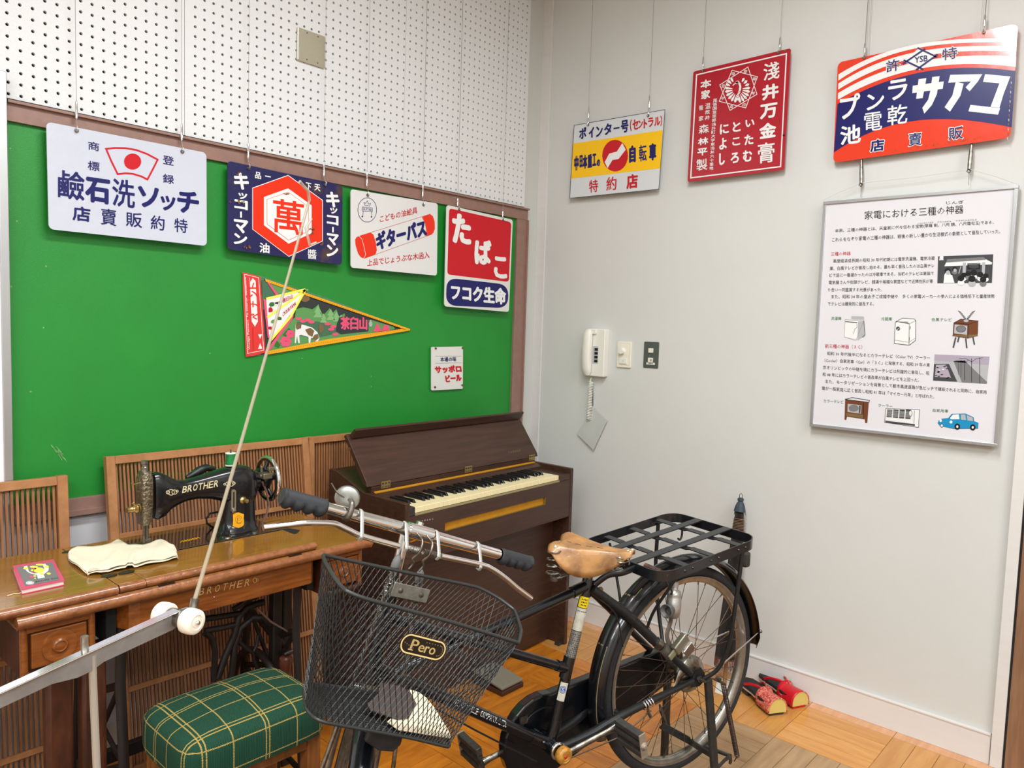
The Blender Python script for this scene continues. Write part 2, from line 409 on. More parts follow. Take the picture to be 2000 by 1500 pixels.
dr = struct('door_1', MB().box(-.008, .0, -3.02, -2.128, .008, 2.45), doorm, smooth=0)
build('door_gap_shade', MB().box(-.012, .002, -2.1275, -2.1225, 0, 2.45), dark, dr, smooth=0)  # dark strip painting the shaded gap between door and trim
# closed lower wall skirting panel under the green board
struct('trim_4', MB().box(-2.7, -.11, -.006, 0, .1, .79), mat('lower_wall_white', (214, 216, 222), .55), smooth=0)

# ceiling lamps (above the frame): real fittings that carry the light
g0 = None
for x, y in LAMPS:
    o = thing('ceiling_light', 'long white ceiling light fitting '+{(-1.9, -1.75): 'nearest the corner of the two walls', (-4.3, -2.7): 'above the green board, further left', (-1.9, -4.1): 'near the right wall, behind the camera', (-4.1, -4.1): 'behind the camera on the left', (-6.2, -2.9): 'farthest from the corner'}[(x, y)], 'lamp', (x, y, CEIL-.08), 0, 'ceiling light fittings')
    build('housing', MB().box(-.66, .66, -.2, .2, .012, .08), trimm, o, smooth=0)

# ================================================================= green board with taupe frame
gb = thing('notice_board', 'large green pin board with taupe wooden frame on the left wall', 'board', (-1.2, 0, .8))
build('board_surface', MB().box(-2.29, -.17, -.014, -.0065, .85, 1.94), greenm, gb, world=True, smooth=0)
for nm, (a, b_, c, e) in {'top': (-2.29, -.103, 1.936, 1.992), 'bottom': (-2.29, -.103, .80, .853), 'right': (-.178, -.103, .8535, 1.9355)}.items():
    mb = MB().box(a, b_, -.026, -.0065, c, e)
    if nm == 'top': mb.box(a, b_, -.038, -.0065, e-.008, e)
    if nm == 'bottom': mb.box(a, b_, -.034, -.0065, c, c+.018)
    if nm == 'right': mb.box(b_-.008, b_, -.036, -.0065, c, e)
    build('frame_rail', mb, railm, gb, world=True, smooth=0, bevel=.001)
for px, py in ((20, 290), (33, 432), (85, 640), (60, 765), (22, 560), (410, 690), (90, 520), (725, 735), (725, 755), (590, 700)):
    p = W1(px, py, .0145); build('pin_hole', MB().lathe([(1e-4, 0), (.0022, 0), (.0028, -.001)], axisM(p, (0, -1, 0)), 8), mat('scuff', (120, 170, 110), .7), gb, world=True)
at = Art(gb, W1, .0148, (0, 0, 1), VP1, gloss=.7)
for k in range(14):
    a = 100+random.uniform(-3, 8)+k*1.2; b_ = 868+k*1.9
    at.stroke([(a, b_), (a+7+random.random()*4, b_+8+random.random()*4)], .9, 'lgreen', 1, name='scratch')
at.done()
# whiteboard edge at the far left
o = thing('whiteboard', 'white board with aluminium edge at the left end of the green board', 'board', (-2.6, -.045, .95))
build('frame_rail', MB().box(-2.318, -2.296, -.055, -.035, .9, 2.06), alum, o, world=True, smooth=0, bevel=.002)
build('frame_rail', MB().box(-3.4, -2.318, -.055, -.035, 2.04, 2.06), alum, o, world=True, smooth=0, bevel=.002)
build('frame_rail', MB().box(-3.4, -2.318, -.055, -.035, .9, .92), alum, o, world=True, smooth=0, bevel=.002)
build('board_surface', MB().box(-3.4, -2.318, -.05, -.0401, .92, 2.04), mat('whiteboard', (236, 238, 242), .15), o, world=True, smooth=0)
# blank cover plate on the pegboard
P = [W1(x, y, .02) for x, y in ((580, 52), (634, 73), (634, 134), (580, 117))]
o = thing('cover_plate', 'square stainless blank plate screwed to the white pegboard', 'plate', P[3])
xa, xb = P[0].x, P[1].x; za, zb = (P[3].z+P[2].z)/2, (P[0].z+P[1].z)/2
build('plate', MB().box(xa, xb, -.026, -.0145, za, zb), mat('stainless', (204, 200, 180), .34, .7, bump=.15, bs=300), o, world=True, smooth=0, bevel=.003)
for fx in (.33, .72):
    for zz in (za+.01, zb-.01): build('screw', MB().sph((xa+(xb-xa)*fx, -.026, zz), .0028, 5), steel, o, world=True)

# ================================================================= enamel signs
rustn = dict(thr=(.62, .7), vs=9)
ZA = (0, 150, 2000/700); ZB = (640, 300, 3.0); ZC = (1080, 0, 3.75); ZD = (1560, 0, 3.75); ZE = (1560, 340, 1222/440); ZPN = (440, 500, 5.0)
en_w = mat('enamel_white', (200, 205, 220), .22, coat=.8, bump=.35, bs=30)
en_w2 = mat('enamel_white2', (218, 219, 218), .3, coat=.5, bump=.1, bs=30)
en_b = mat('enamel_navy', (22, 23, 80), .35, coat=.12, c2=(72, 52, 44), thr=(.56, .66), vs=10)
en_r = mat('enamel_red', (172, 14, 36), .3, coat=.5)
en_o = mat('enamel_orange', (226, 58, 28), .22, coat=.6, bump=.12, bs=25)
en_g = mat('enamel_greywhite', (212, 216, 218), .35, coat=.4)
en_w3 = mat('enamel_white3', (222, 221, 216), .3, coat=.5, c2=(150, 110, 70), thr=(.66, .76), vs=14)
# 1 soap sign
D1 = .05
s1, A = sign('enamel_sign', 'white enamel sign with red fan, sun and blue lettering, leftmost on the green board', 'sign', [(258, 250), (1152, 424), (1154, 944), (272, 850)], W1, D1, ZA, en_w, .014, vp=VP1)
for ch, x, y, w, h in (('商', 523, 387, 62, 48), ('標', 523, 498, 66, 52), ('登', 940, 466, 62, 50), ('録', 940, 570, 62, 50),
                       ('店', 455, 765, 100, 82), ('賣', 607, 783, 88, 92), ('販', 748, 798, 90, 82), ('約', 880, 815, 78, 80), ('特', 1010, 830, 74, 78)):
    A.g(ch, x, y, w, h, 'navy', bold=.035)
for ch, x, y, w, h in (('鹼', 398, 605, 150, 160), ('石', 545, 635, 140, 140), ('洗', 690, 650, 128, 156), ('ソ', 828, 672, 118, 118), ('ッ', 938, 706, 84, 84), ('チ', 1050, 700, 122, 126)):
    A.g(ch, x, y, w, h, 'navy', bold=.055)
fan = [(592, 402), (640, 397), (700, 398), (760, 408), (820, 430), (880, 462), (853, 516), (823, 573), (790, 556), (740, 541), (700, 538), (657, 543), (622, 472)]
A.stroke(fan, 10, 'red', 1, True, 'emblem'); A.ell(740, 473, 48, 45, 'red', 1, 'emblem')
A.done()
# 2 soy sauce sign
s2, A = sign('enamel_sign', 'rusty navy enamel sign with an orange hexagon emblem, second from the left', 'sign', [(1270, 468), (1912, 607), (1908, 1051), (1268, 962)], W1, D1, ZA, en_b, .014, vp=VP1)
hexo = [(1608, 552), (1798, 690), (1798, 915), (1612, 1000), (1412, 850), (1412, 622)]
hx = lambda s: [(1608+(x-1608)*s, 779+(y-779)*s) for x, y in hexo]
A.poly(hx(1.02), 'white', 1, 'emblem'); A.poly(hexo, 'orange', 2, 'emblem'); A.poly(hx(.69), 'white', 3, 'emblem'); A.poly(hx(.605), 'orange', 4, 'emblem'); A.poly(hx(.595), 'white', 5, 'emblem')
A.g('萬', 1610, 782, 175, 190, 'orange', 6, .06)
for ch, x, y, w, h in (('キ', 1347, 582, 84, 94), ('ッ', 1355, 666, 50, 36), ('コ', 1345, 714, 76, 52), ('マ', 1345, 835, 80, 76), ('ン', 1342, 906, 76, 62),
                       ('キ', 1857, 685, 76, 86), ('ッ', 1862, 748, 42, 34), ('コ', 1856, 800, 66, 52), ('マ', 1857, 908, 66, 66), ('ン', 1855, 972, 66, 66)):
    A.g(ch, x, y, w, h, 'white', 2, .06)
A.stroke([(1345, 752), (1345, 786)], 10, 'white', 2, name='lettering'); A.stroke([(1858, 838), (1858, 868)], 9, 'white', 2, name='lettering')
for ch, x, y, w, h in (('品', 1440, 550, 34, 38), ('一', 1495, 556, 32, 6), ('下', 1722, 612, 30, 42), ('天', 1771, 618, 34, 38), ('油', 1476, 955, 56, 56), ('醬', 1742, 990, 50, 54)):
    A.g(ch, x, y, w, h, 'white', 2, .035)
rnd = random.Random(3)
for cx, cy, n, sp in ((1378, 945, 6, 18), (1600, 650, 5, 16), (1735, 850, 6, 16), (1350, 700, 7, 20), (1330, 540, 4, 16), (1790, 935, 6, 14), (1290, 700, 4, 16), (1735, 875, 5, 14)):
    for k in range(n):
        x, y = cx+rnd.uniform(-sp, sp), cy+rnd.uniform(-sp, sp)*.6; r = rnd.uniform(2.5, 8)
        A.poly([(x+r*rnd.uniform(.5, 1.2)*cos(a*.9), y+r*.7*rnd.uniform(.5, 1.2)*sin(a*.9)) for a in range(7)], 'rust', 7, 'rust_spot')
A.done()
# 3 oil pastel sign
s3, A = sign('enamel_sign', 'white enamel sign with a slanting orange and white crayon tube, third from the left', 'sign', [(135, 208), (645, 292), (640, 715), (135, 668)], W1, D1, ZB, en_w2, .012, vp=VP1)
A.ellst(232, 330, 55, 71, 3, 'navy', 1, 'emblem', 36)
A.stroke([(212, 285), (216, 302), (247, 307), (251, 291), (240, 296), (232, 277), (222, 292), (212, 285)], 2.4, 'navy', 1, False, 'emblem')
A.stroke([(202, 312), (262, 318), (262, 340), (202, 336)], 2.2, 'navy', 1, True, 'emblem'); A.t('GUITAR', 205, 324, 259, 330, 15, 'navy', 1, .02)
A.stroke([(208, 336), (206, 368)], 2.4, 'navy', 1, False, 'emblem'); A.ell(203, 369, 5, 4, 'navy', 1, 'emblem'); A.stroke([(257, 340), (260, 370)], 2.4, 'navy', 1, False, 'emblem'); A.ell(257, 371, 5, 4, 'navy', 1, 'emblem')
A.t('こどもの油絵具', 306, 384, 526, 330, 40, 'red', 2, .012)
A.t('上品でじょうぶな木函入', 232, 640, 597, 592, 40, 'red', 2, .012)
A.poly([(190, 483), (250, 462), (268, 474), (282, 520), (288, 565), (283, 585), (276, 591), (215, 614), (195, 608), (178, 585), (163, 535), (161, 503), (170, 488)], 'orange', 1)
A.poly([(552, 372), (600, 355), (616, 366), (627, 400), (628, 440), (620, 464), (608, 473), (578, 485), (578, 450), (570, 405)], 'orange', 1)
A.stroke([(186, 485), (200, 500), (213, 545), (222, 590), (215, 613)], 2.2, 'white', 2)
A.stroke([(188, 482), (602, 354)], 2, 'red', 1); A.stroke([(213, 615), (612, 472)], 2, 'red', 1)
A.t('ギターパス', 283, 516, 578, 430, 106, 'navy', 2, .055, slant=-.12)
A.done()
# 4 tobacco sign
s4, A = sign('enamel_sign', 'upright enamel sign, red upper panel and blue oval below, rightmost on the green board', 'sign', [(697, 300), (1085, 388), (1062, 928), (683, 895)], W1, D1, ZB, en_w3, .014, vp=VP1)
def qr(c, r, n=4):                          # rounded quad in pixels
    out = []
    for i in range(4):
        p = V(c[i]); a = V(c[i-1]); b_ = V(c[(i+1) % 4]); u = (a-p).normalized()*r; w = (b_-p).normalized()*r
        for k in range(n+1):
            t = k/n; q = (p+u)*(1-t)**2+p*2*t*(1-t)+(p+w)*t*t; out.append((q.x, q.y))
    return out
A.poly(qr([(712, 320), (1076, 402), (1062, 752), (701, 708)], 20), 'red', 1)
A.poly(qr([(697, 727), (1060, 768), (1056, 906), (693, 890)], 66, 8), 'navy', 1)
A.g('た', 785, 442, 112, 178, 'white', 2, .07); A.g('ば', 910, 578, 100, 150, 'white', 2, .07); A.g('こ', 1013, 668, 78, 128, 'white', 2, .07)
A.t('フコク生命', 722, 810, 1046, 838, 98, 'white', 2, .05)
A.done()
# 5 small beer plate
s5, A = sign('enamel_sign', 'small white tin plate with red slanting katakana screwed to the green board', 'sign', [(607, 1133), (793, 1130), (792, 1378), (607, 1388)], W1, .026, ZB, en_w3, .006, vp=VP1)
A.stroke([(628, 1187), (784, 1186)], 1.6, 'grey', 1); A.stroke([(630, 1228), (784, 1226)], 1.6, 'grey', 1)
A.t('本場の味', 660, 1206, 754, 1204, 28, 'navy', 2, .03)
A.t('サッポロ', 628, 1266, 784, 1260, 44, 'red', 2, .075, slant=-.15); A.t('ビール', 690, 1320, 784, 1310, 42, 'red', 2, .075, slant=-.15)
A.done()
for x, y in ((632, 1141), (790, 1139), (628, 1368), (788, 1356)):
    p = W1(ZB[0]+x/3, ZB[1]+y/3, .027); build('screw', MB().lathe([(1e-4, .006), (.004, .005), (.005, 0), (.002, 0), (.002, -.009)], axisM(p, (0, -1, 0)), 12), steel, s5, world=True)
# 6 bicycle shop sign
s6, A = sign('enamel_sign', 'white enamel sign with yellow band and red disc, leftmost on the right wall', 'sign', [(155, 918), (820, 803), (775, 1385), (122, 1452)], W2, .03, ZC, en_g, .002, vp=VP2)
A.poly([(149, 1052), (803, 953), (785, 1232), (133, 1308)], 'yellow', 1)
A.ell(455, 1140, 94, 116, 'red', 2, 'emblem', rot=0); A.poly([(508, 1048), (533, 1096), (480, 1165), (436, 1172), (400, 1232), (379, 1187), (412, 1125), (468, 1110)], 'white', 3, 'emblem')
for ch, x, y, w, h in (('ポ', 218, 975, 52, 84), ('イ', 282, 970, 40, 78), ('ン', 340, 962, 50, 78), ('タ', 402, 945, 56, 84), ('ー', 465, 938, 44, 12), ('号', 525, 925, 56, 92)): A.g(ch, x, y, w, h, 'navy', 2, .055)
for ch, x, y, w, h in (('セ', 604, 912, 44, 76), ('ン', 642, 908, 34, 60), ('ト', 677, 904, 26, 70), ('ラ', 716, 895, 40, 68), ('ル', 764, 888, 44, 64)): A.g(ch, x, y, w, h, 'red', 2, .05)
A.g('（', 570, 918, 14, 88, 'red', 2, .03); A.g('）', 793, 885, 14, 78, 'red', 2, .03)
for ch, x, y, w, h in (('中', 172, 1195, 34, 110), ('日', 206, 1182, 24, 92), ('本', 235, 1185, 34, 105), ('重', 270, 1178, 34, 100), ('工', 303, 1170, 30, 90), ('の', 333, 1192, 26, 52)): A.g(ch, x, y, w, h, 'navy', 2, .06)
for ch, x, y, w, h in (('自', 582, 1128, 50, 126), ('転', 658, 1120, 58, 124), ('車', 730, 1112, 54, 126)): A.g(ch, x, y, w, h, 'navy', 2, .055)
for ch, x, y, w, h in (('特', 297, 1362, 66, 92), ('約', 428, 1344, 76, 100), ('店', 580, 1328, 84, 106)): A.g(ch, x, y, w, h, 'red', 2, .05)
for c in ([(155, 918), (820, 803), (775, 1385), (122, 1452)],): A.stroke(c, 4, 'dgrey', 1, True, 'worn_edge')
A.done()
# 7 crimson ointment sign
s7, A = sign('enamel_sign', 'crimson enamel sign with white border and a crane in a star, on the right wall', 'sign', [(1028, 525), (1742, 352), (1693, 1243), (985, 1333)], W2, .03, ZC, en_r, .008, vp=VP2)
A.stroke([(1052, 548), (1710, 393), (1667, 1220), (1009, 1303)], 9, 'white', 1, True, 'border')
for ch, x, y, w, h in (('淺', 1600, 520, 118, 128), ('井', 1592, 672, 122, 110), ('万', 1580, 812, 128, 108), ('金', 1573, 955, 124, 112), ('膏', 1562, 1118, 124, 150),
    ('い', 1443, 902, 66, 54), ('た', 1435, 1022, 66, 76), ('む', 1425, 1142, 68, 84), ('と', 1345, 928, 60, 74), ('こ', 1342, 1036, 58, 58), ('ろ', 1332, 1156, 62, 78),
    ('に', 1255, 944, 66, 74), ('よ', 1245, 1052, 56, 86), ('し', 1238, 1165, 42, 88)): A.g(ch, x, y, w, h, 'white', 2, .05)
for ch, x, y, w, h in (('本', 1120, 614, 80, 62), ('家', 1118, 692, 66, 66), ('森', 1105, 944, 76, 66), ('林', 1100, 1034, 76, 54), ('平', 1095, 1112, 74, 54), ('製', 1090, 1206, 80, 84)): A.g(ch, x, y, w, h, 'white', 2, .04)
for ch, x, y, w, h in (('温', 1135, 776, 38, 42), ('故', 1132, 820, 36, 32), ('井', 1130, 862, 36, 32), ('醫', 1085, 790, 30, 34), ('家', 1085, 868, 34, 36)): A.g(ch, x, y, w, h, 'white', 2, .02)
tiny = '尾張国葉栗郡浅井町大字東浅井六十番地'
for i, ch in enumerate(tiny): A.g(ch, 1188-i*1.65, 735+i*29.2, 30, 25, 'white', 2, .02)
A.stroke([(1222, 622), (1428, 491), (1494, 690), (1297, 808)], 5, 'white', 1, True, 'emblem'); A.stroke([(1312, 515), (1498, 562), (1412, 790), (1218, 742)], 5, 'white', 1, True, 'emblem')
cx, cy = 1352, 655
for sd in (-1, 1):
    for k in range(11):
        a = rad(80-k*17) if sd > 0 else rad(100+k*17); R1 = 100; w_ = rad(6)
        ri = 34
        p = lambda r, t: (cx+r*cos(t)*.98, cy-r*sin(t)*1.05)
        if k > 8: continue
        a = rad(-90+12+k*17) if sd > 0 else rad(-90-12-k*17)
        A.poly([p(38 if k < 6 else 62, a-w_*.5), p(84, a-w_*1.1), p(97, a), p(84, a+w_*1.1), p(38 if k < 6 else 62, a+w_*.5)], 'white', 2, 'emblem')
A.stroke([(1352, 735), (1354, 700), (1368, 665), (1372, 635), (1366, 612), (1350, 602), (1336, 612)], 15, 'white', 3, False, 'emblem'); A.stroke([(1340, 604), (1316, 628)], 6, 'white', 3, False, 'emblem'); A.ell(1352, 602, 14, 11, 'white', 3, 'emblem'); A.ell(1350, 600, 3.5, 3, 'crimson', 4, 'emblem')
for r_ in range(3): A.stroke([(1330, 668+r_*16), (1352, 684+r_*16), (1376, 664+r_*16)], 3, 'crimson', 4, False, 'emblem')
for x, y, ch in ((1320, 540, '傷'), (1410, 523, '膏'), (1475, 578, '藥'), (1466, 682, '林'), (1400, 768, '印'), (1308, 780, '森'), (1243, 723, '平'), (1247, 630, '登')): A.g(ch, x, y, 26, 26, 'white', 2, .02, rot=20)
A.ell(1690, 990, 8, 8, 'black', 2, 'rust_spot'); A.poly([(1682, 368), (1712, 362), (1700, 382)], 'rust', 2, 'rust_spot'); A.ell(1570, 1255, 9, 4, 'rust', 2, 'rust_spot')
A.done()
# 8 battery sign
s8, A = sign('enamel_sign', 'large orange, navy and white striped enamel sign hanging above the framed poster', 'sign', [(286, 458), (1607, 170), (1551, 1008), (252, 1192)], W2, .03, ZD, en_o, .018, vp=VP2)
def cur(p, n=24):
    out = []
    for i in range(n+1):
        x = p[0][0]+(p[-1][0]-p[0][0])*i/n
        y = 0
        for a in range(len(p)):
            t = p[a][1]
            for b_ in range(len(p)):
                if a != b_: t *= (x-p[b_][0])/(p[a][0]-p[b_][0])
            y += t
        out.append((x, y))
    return out
def band(top, bot, col, k): A.poly(cur(top)+cur(bot)[::-1], col, k, 'stripe')
band([(291, 545), (600, 395), (950, 310), (1598, 280)], [(290, 590), (600, 428), (950, 338), (1597, 312)], 'white', 1)
band([(290, 612), (600, 455), (950, 365), (1596, 338)], [(289, 656), (600, 500), (950, 404), (1594, 382)], 'white', 1)
band([(288, 682), (600, 530), (950, 438), (1593, 412)], [(287, 730), (600, 582), (950, 492), (1590, 490)], 'white', 1)
band([(284, 762), (600, 612), (950, 520), (1588, 520)], [(258, 1116), (600, 942), (1000, 872), (1560, 932)], 'navy', 1)
for ch, x, y, w, h in (('許', 690, 480, 100, 88), ('特', 1105, 392, 112, 88)):
    A.g(ch, x, y, w+12, h+12, 'white', 2, .10); A.g(ch, x, y, w, h, 'navy', 3, .045)
A.poly([(770, 452), (884, 348), (1010, 408), (886, 512)], 'white', 2, 'emblem')
for a, b_ in (((762, 468), (925, 358)), ((768, 440), (912, 508)), ((860, 512), (1018, 398)), ((870, 350), (1012, 418))): A.stroke([a, b_], 13, 'navy', 3, False, 'emblem')
A.t('YSB', 848, 440, 944, 424, 46, 'navy', 4, .03)
for ch, x, y, w, h in (('プ', 376, 778, 150, 180), ('ン', 562, 742, 130, 118), ('ラ', 726, 656, 142, 148), ('池', 380, 985, 152, 140), ('電', 545, 890, 132, 136), ('乾', 722, 840, 148, 146)): A.g(ch, x, y, w, h, 'white', 2, .035)
A.poly([(835, 628), (1062, 596), (1055, 650), (832, 682)], 'white', 2, 'lettering')
A.poly([(878, 580), (935, 572), (908, 718), (860, 724)], 'white', 2.3, 'lettering')
A.poly([(978, 564), (1032, 558), (1012, 690), (975, 770), (920, 832), (905, 790), (948, 730), (965, 660)], 'white', 2.6, 'lettering')
A.poly([(1110, 548), (1345, 543), (1310, 600), (1252, 668), (1222, 640), (1262, 596), (1095, 606)], 'white', 2, 'lettering')
A.poly([(1150, 600), (1208, 612), (1185, 700), (1108, 818), (1068, 785), (1125, 700)], 'white', 2.3, 'lettering')
A.poly([(1365, 543), (1550, 560), (1500, 690), (1470, 790), (1405, 782), (1440, 690), (1470, 610), (1350, 600)], 'white', 2, 'lettering')
A.poly([(1258, 768), (1475, 792), (1460, 840), (1243, 815)], 'white', 2.3, 'lettering')
for ch, x, y, w, h in (('店', 575, 1065, 104, 88), ('賣', 852, 1020, 98, 94), ('販', 1150, 975, 106, 92)):
    A.g(ch, x, y, w+12, h+12, 'white', 2, .10); A.g(ch, x, y, w, h, 'navy', 3, .045)
rnd = random.Random(8)
for k in range(46):
    t = rnd.random()**.9; x = 480+t*850; y = 1165-(x-250)*.142+rnd.uniform(-10, 6); r = rnd.uniform(1.5, 6)
    A.poly([(x+r*rnd.uniform(.5, 1.3)*cos(a), y+r*.7*rnd.uniform(.5, 1.3)*sin(a)) for a in range(6)], 'rust', 2, 'rust_spot')
for k in range(14): 
    y = 560+k*34; x = 1583-(y-200)*.066; A.poly([(x, y), (x+4, y+12), (x, y+22+rnd.random()*10), (x-5, y+10)], 'lgrey' if k % 2 else 'rust', 3, 'rust_spot')
A.done()

# ================================================================= framed text poster
TL, TR, BR, BL = [(135, 147), (1197, 60), (1073, 1483), (56, 1367)]
P = [W2(ZE[0]+x/ZE[2], ZE[1]+y/ZE[2], .034) for x, y in (TL, TR, BR, BL)]
ya, yb = (P[0].y+P[3].y)/2, (P[1].y+P[2].y)/2; zt, zb = (P[0].z+P[1].z)/2, (P[2].z+P[3].z)/2
po = thing('framed_poster', 'tall text poster with small drawings of appliances in a thin aluminium frame', 'poster', (-.03, (ya+yb)/2, zb))
fw = .011
sheet = mat('poster_sheet', (222, 221, 227), .14, coat=.5)
build('poster_sheet', MB().box(-.028, -.018, yb+fw, ya-fw, zb+fw, zt-fw), sheet, po, world=True, smooth=0)
for a in ((yb, ya, zt-fw, zt), (yb, ya, zb, zb+fw), (ya-fw, ya, zb+fw+.0003, zt-fw-.0003), (yb, yb+fw, zb+fw+.0003, zt-fw-.0003)):
    build('frame_rail', MB().box(-.034, -.014, a[0], a[1], a[2], a[3]), alum, po, world=True, smooth=0, bevel=.001)
A = Art(po, W2, .0284, ZE, VP2, gloss=.3, step=.0003)
def L_(s, x0, y0, x1, y1, h=21, col='black', b=0.0): A.t(s, x0, y0, x1, y1, h, col, 2, b, res=1)
L_('家電における三種の神器', 357, 224, 893, 190, 46); L_('じんぎ', 800, 156, 895, 151, 18)
L_('本来、三種の神器とは、天皇家に代々伝わる宝物(草薙 剣、八咫 鏡、八尺瓊勾玉)である。', 197, 309, 1058, 262, 23)
L_('くさなぎのつるぎ', 646, 268, 730, 262, 8); L_('やたのかがみ', 752, 260, 828, 256, 8); L_('やさかにのまがたま', 852, 253, 965, 247, 8)
L_('これらをなぞり家電の三種の神器は、戦後の新しい豊かな生活様式の象徴として普及していった。', 180, 357, 1093, 310, 23)
L_('三種の神器', 175, 434, 281, 430, 21, 'red')
L_('高度経済成長期の昭和 30 年代初期には電気洗濯機、電気冷蔵', 187, 472, 738, 456)
L_('庫、白黒テレビが普及し始める。最も早く普及したのは白黒テレ', 168, 512, 735, 496)
L_('ビで逆に一番遅かったのは冷蔵庫である。当初のテレビは高価で', 166, 549, 732, 538)
L_('電気屋さんや街頭テレビ、銭湯や裕福な家庭などで近隣住民が寄', 163, 588, 728, 581)
L_('り合い一同鑑賞する光景があった。', 160, 628, 452, 627)
L_('また、昭和 34 年の皇太子ご成婚中継や　多くの家電メーカーの参入による価格低下と量産体勢', 177, 665, 1063, 662)
L_('でテレビは爆発的に普及する。', 157, 704, 408, 704)
L_('洗濯機', 176, 783, 231, 783, 19, 'dgreen'); L_('冷蔵庫', 447, 786, 506, 786, 19, 'dgreen'); L_('白黒テレビ', 722, 789, 830, 790, 19, 'dgreen')
L_('新三種の神器（３Ｃ）', 143, 933, 345, 938, 23, 'red')
L_('昭和 30 年代後半になるとカラーテレビ（Color TV）クーラー', 155, 973, 712, 997)
L_('（Cooler）自家用車（Car）の「３Ｃ」に発展する。昭和 39 年の東', 140, 1010, 711, 1036)
L_('京オリンピックの中継を境にカラーテレビは飛躍的に普及し、昭', 131, 1048, 708, 1080)
L_('和 48 年にはカラーテレビの普及率が白黒テレビを上回った。', 129, 1086, 652, 1118)
L_('また、モータリゼーションを背景として都市高速道路が急ピッチで建設されると同時に、自家用', 145, 1124, 1018, 1183)
L_('車が一般家庭に広く普及し昭和 41 年は「マイカー元年」と呼ばれた。', 125, 1161, 735, 1208)
L_('カラーテレビ', 135, 1230, 243, 1236, 18, 'dgreen'); L_('クーラー', 432, 1254, 508, 1260, 17, 'dgreen'); L_('自家用車', 727, 1281, 812, 1286, 18, 'dgreen')
I = lambda pts, c, k=1: A.poly(pts, c, k, 'picture')
S_ = lambda pts, w, c='black', k=3, cl=False: A.stroke(pts, w, c, k, cl, 'picture')
# washing machine
I([(251, 792), (353, 796), (350, 902), (246, 884)], 'white', 1); S_([(251, 790), (353, 795), (310, 902), (247, 883)], 1.4, 'grey', 2, True); I([(322, 800), (354, 796), (358, 882), (318, 902)], 'lgrey', 2)
I([(285, 770), (352, 772), (356, 790), (286, 786)], 'lgrey', 2); S_([(252, 800), (318, 806)], 4, 'dgrey', 3); S_([(296, 868), (305, 840), (316, 832), (316, 812)], 1.6, 'dgrey', 3); S_([(353, 795), (360, 872), (345, 884)], 3, 'dgrey', 3)
# fridge
I([(524, 800), (598, 800), (598, 928), (516, 918)], 'white', 1); I([(524, 800), (565, 781), (632, 788), (634, 902), (598, 928), (598, 812)], 'white', 1)
S_([(526, 806), (532, 800), (600, 812), (598, 928), (518, 918), (524, 806)], 2.4); S_([(524, 802), (564, 781), (628, 786), (635, 796), (633, 902), (600, 928)], 2.4); S_([(602, 812), (634, 794)], 1.6); S_([(518, 900), (598, 912), (632, 890)], 1.4); A.ell(539, 838, 11, 11, 'dgrey', 3, 'picture'); S_([(532, 846), (548, 832)], 2, 'white', 4); S_([(605, 825), (604, 842)], 3); S_([(600, 885), (600, 902)], 3)
# television on legs
I([(842, 806), (920, 815), (918, 888), (836, 878)], 'brown', 1); I([(842, 806), (880, 786), (974, 796), (972, 870), (918, 888), (920, 815)], 'brown', 1); S_([(842, 806), (920, 815), (918, 888), (836, 878)], 2.5, 'black', 2, True); S_([(842, 806), (880, 786), (974, 796), (920, 815)], 2.5, 'black', 2, True)
I([(846, 815), (915, 823), (913, 872), (842, 864)], 'lgrey', 3); A.ell(880, 840, 27, 19, 'dgrey', 4, 'picture'); A.ell(880, 840, 24, 16, 'grey', 5, 'picture'); I([(830, 878), (836, 874), (970, 870), (972, 878), (918, 892)], 'cow', 2)
for a, b_ in (((852, 885), (838, 942)), ((906, 892), (912, 944)), ((945, 884), (953, 925)), ((870, 880), (862, 912))): S_([a, b_], 8, 'dgrey', 3)
S_([(905, 790), (866, 742), (878, 748), (908, 786)], 3); S_([(915, 790), (955, 742), (942, 748), (912, 786)], 3); A.ell(908, 796, 14, 7, 'lgrey', 4, 'picture')
# street scene photo
I([(756, 446), (1055, 435), (1048, 590), (752, 592)], 'dgrey', 1); I([(800, 478), (1015, 462), (1050, 480), (1046, 490), (790, 500)], 'white', 2); I([(805, 462), (1005, 450), (1015, 465), (800, 480)], 'grey', 3)
I([(915, 484), (985, 482), (984, 515), (914, 517)], 'black', 3); S_([(918, 488), (982, 486)], 3, 'lgrey', 4); A.ell(950, 500, 28, 12, 'dgrey', 4, 'picture'); I([(890, 480), (908, 480), (905, 560), (888, 560)], 'lgrey', 3); I([(995, 478), (1012, 478), (1008, 560), (992, 560)], 'lgrey', 3)
rnd = random.Random(5)
for x, y, r in ((808, 525, 16), (846, 515, 14), (895, 548, 15), (918, 540, 15), (950, 535, 18), (985, 545, 17), (1015, 552, 15), (880, 565, 18), (940, 568, 20), (1000, 572, 18)):
    A.ell(x, y, r, r*.9, 'black', 4, 'picture'); A.ell(x, y+r*1.3, r*1.0, r*.8, rnd.choice(['lgrey', 'grey', 'white']), 3.6, 'picture')
A.ell(810, 536, 12, 13, 'lgrey', 4.5, 'picture'); I([(790, 545), (832, 548), (845, 590), (785, 591)], 'white', 4.6); A.ell(848, 522, 9, 9, 'lgrey', 4.5, 'picture'); S_([(880, 500), (868, 540)], 4, 'lgrey', 5); L_('屋', 762, 457, 786, 456, 22, 'white', .05)
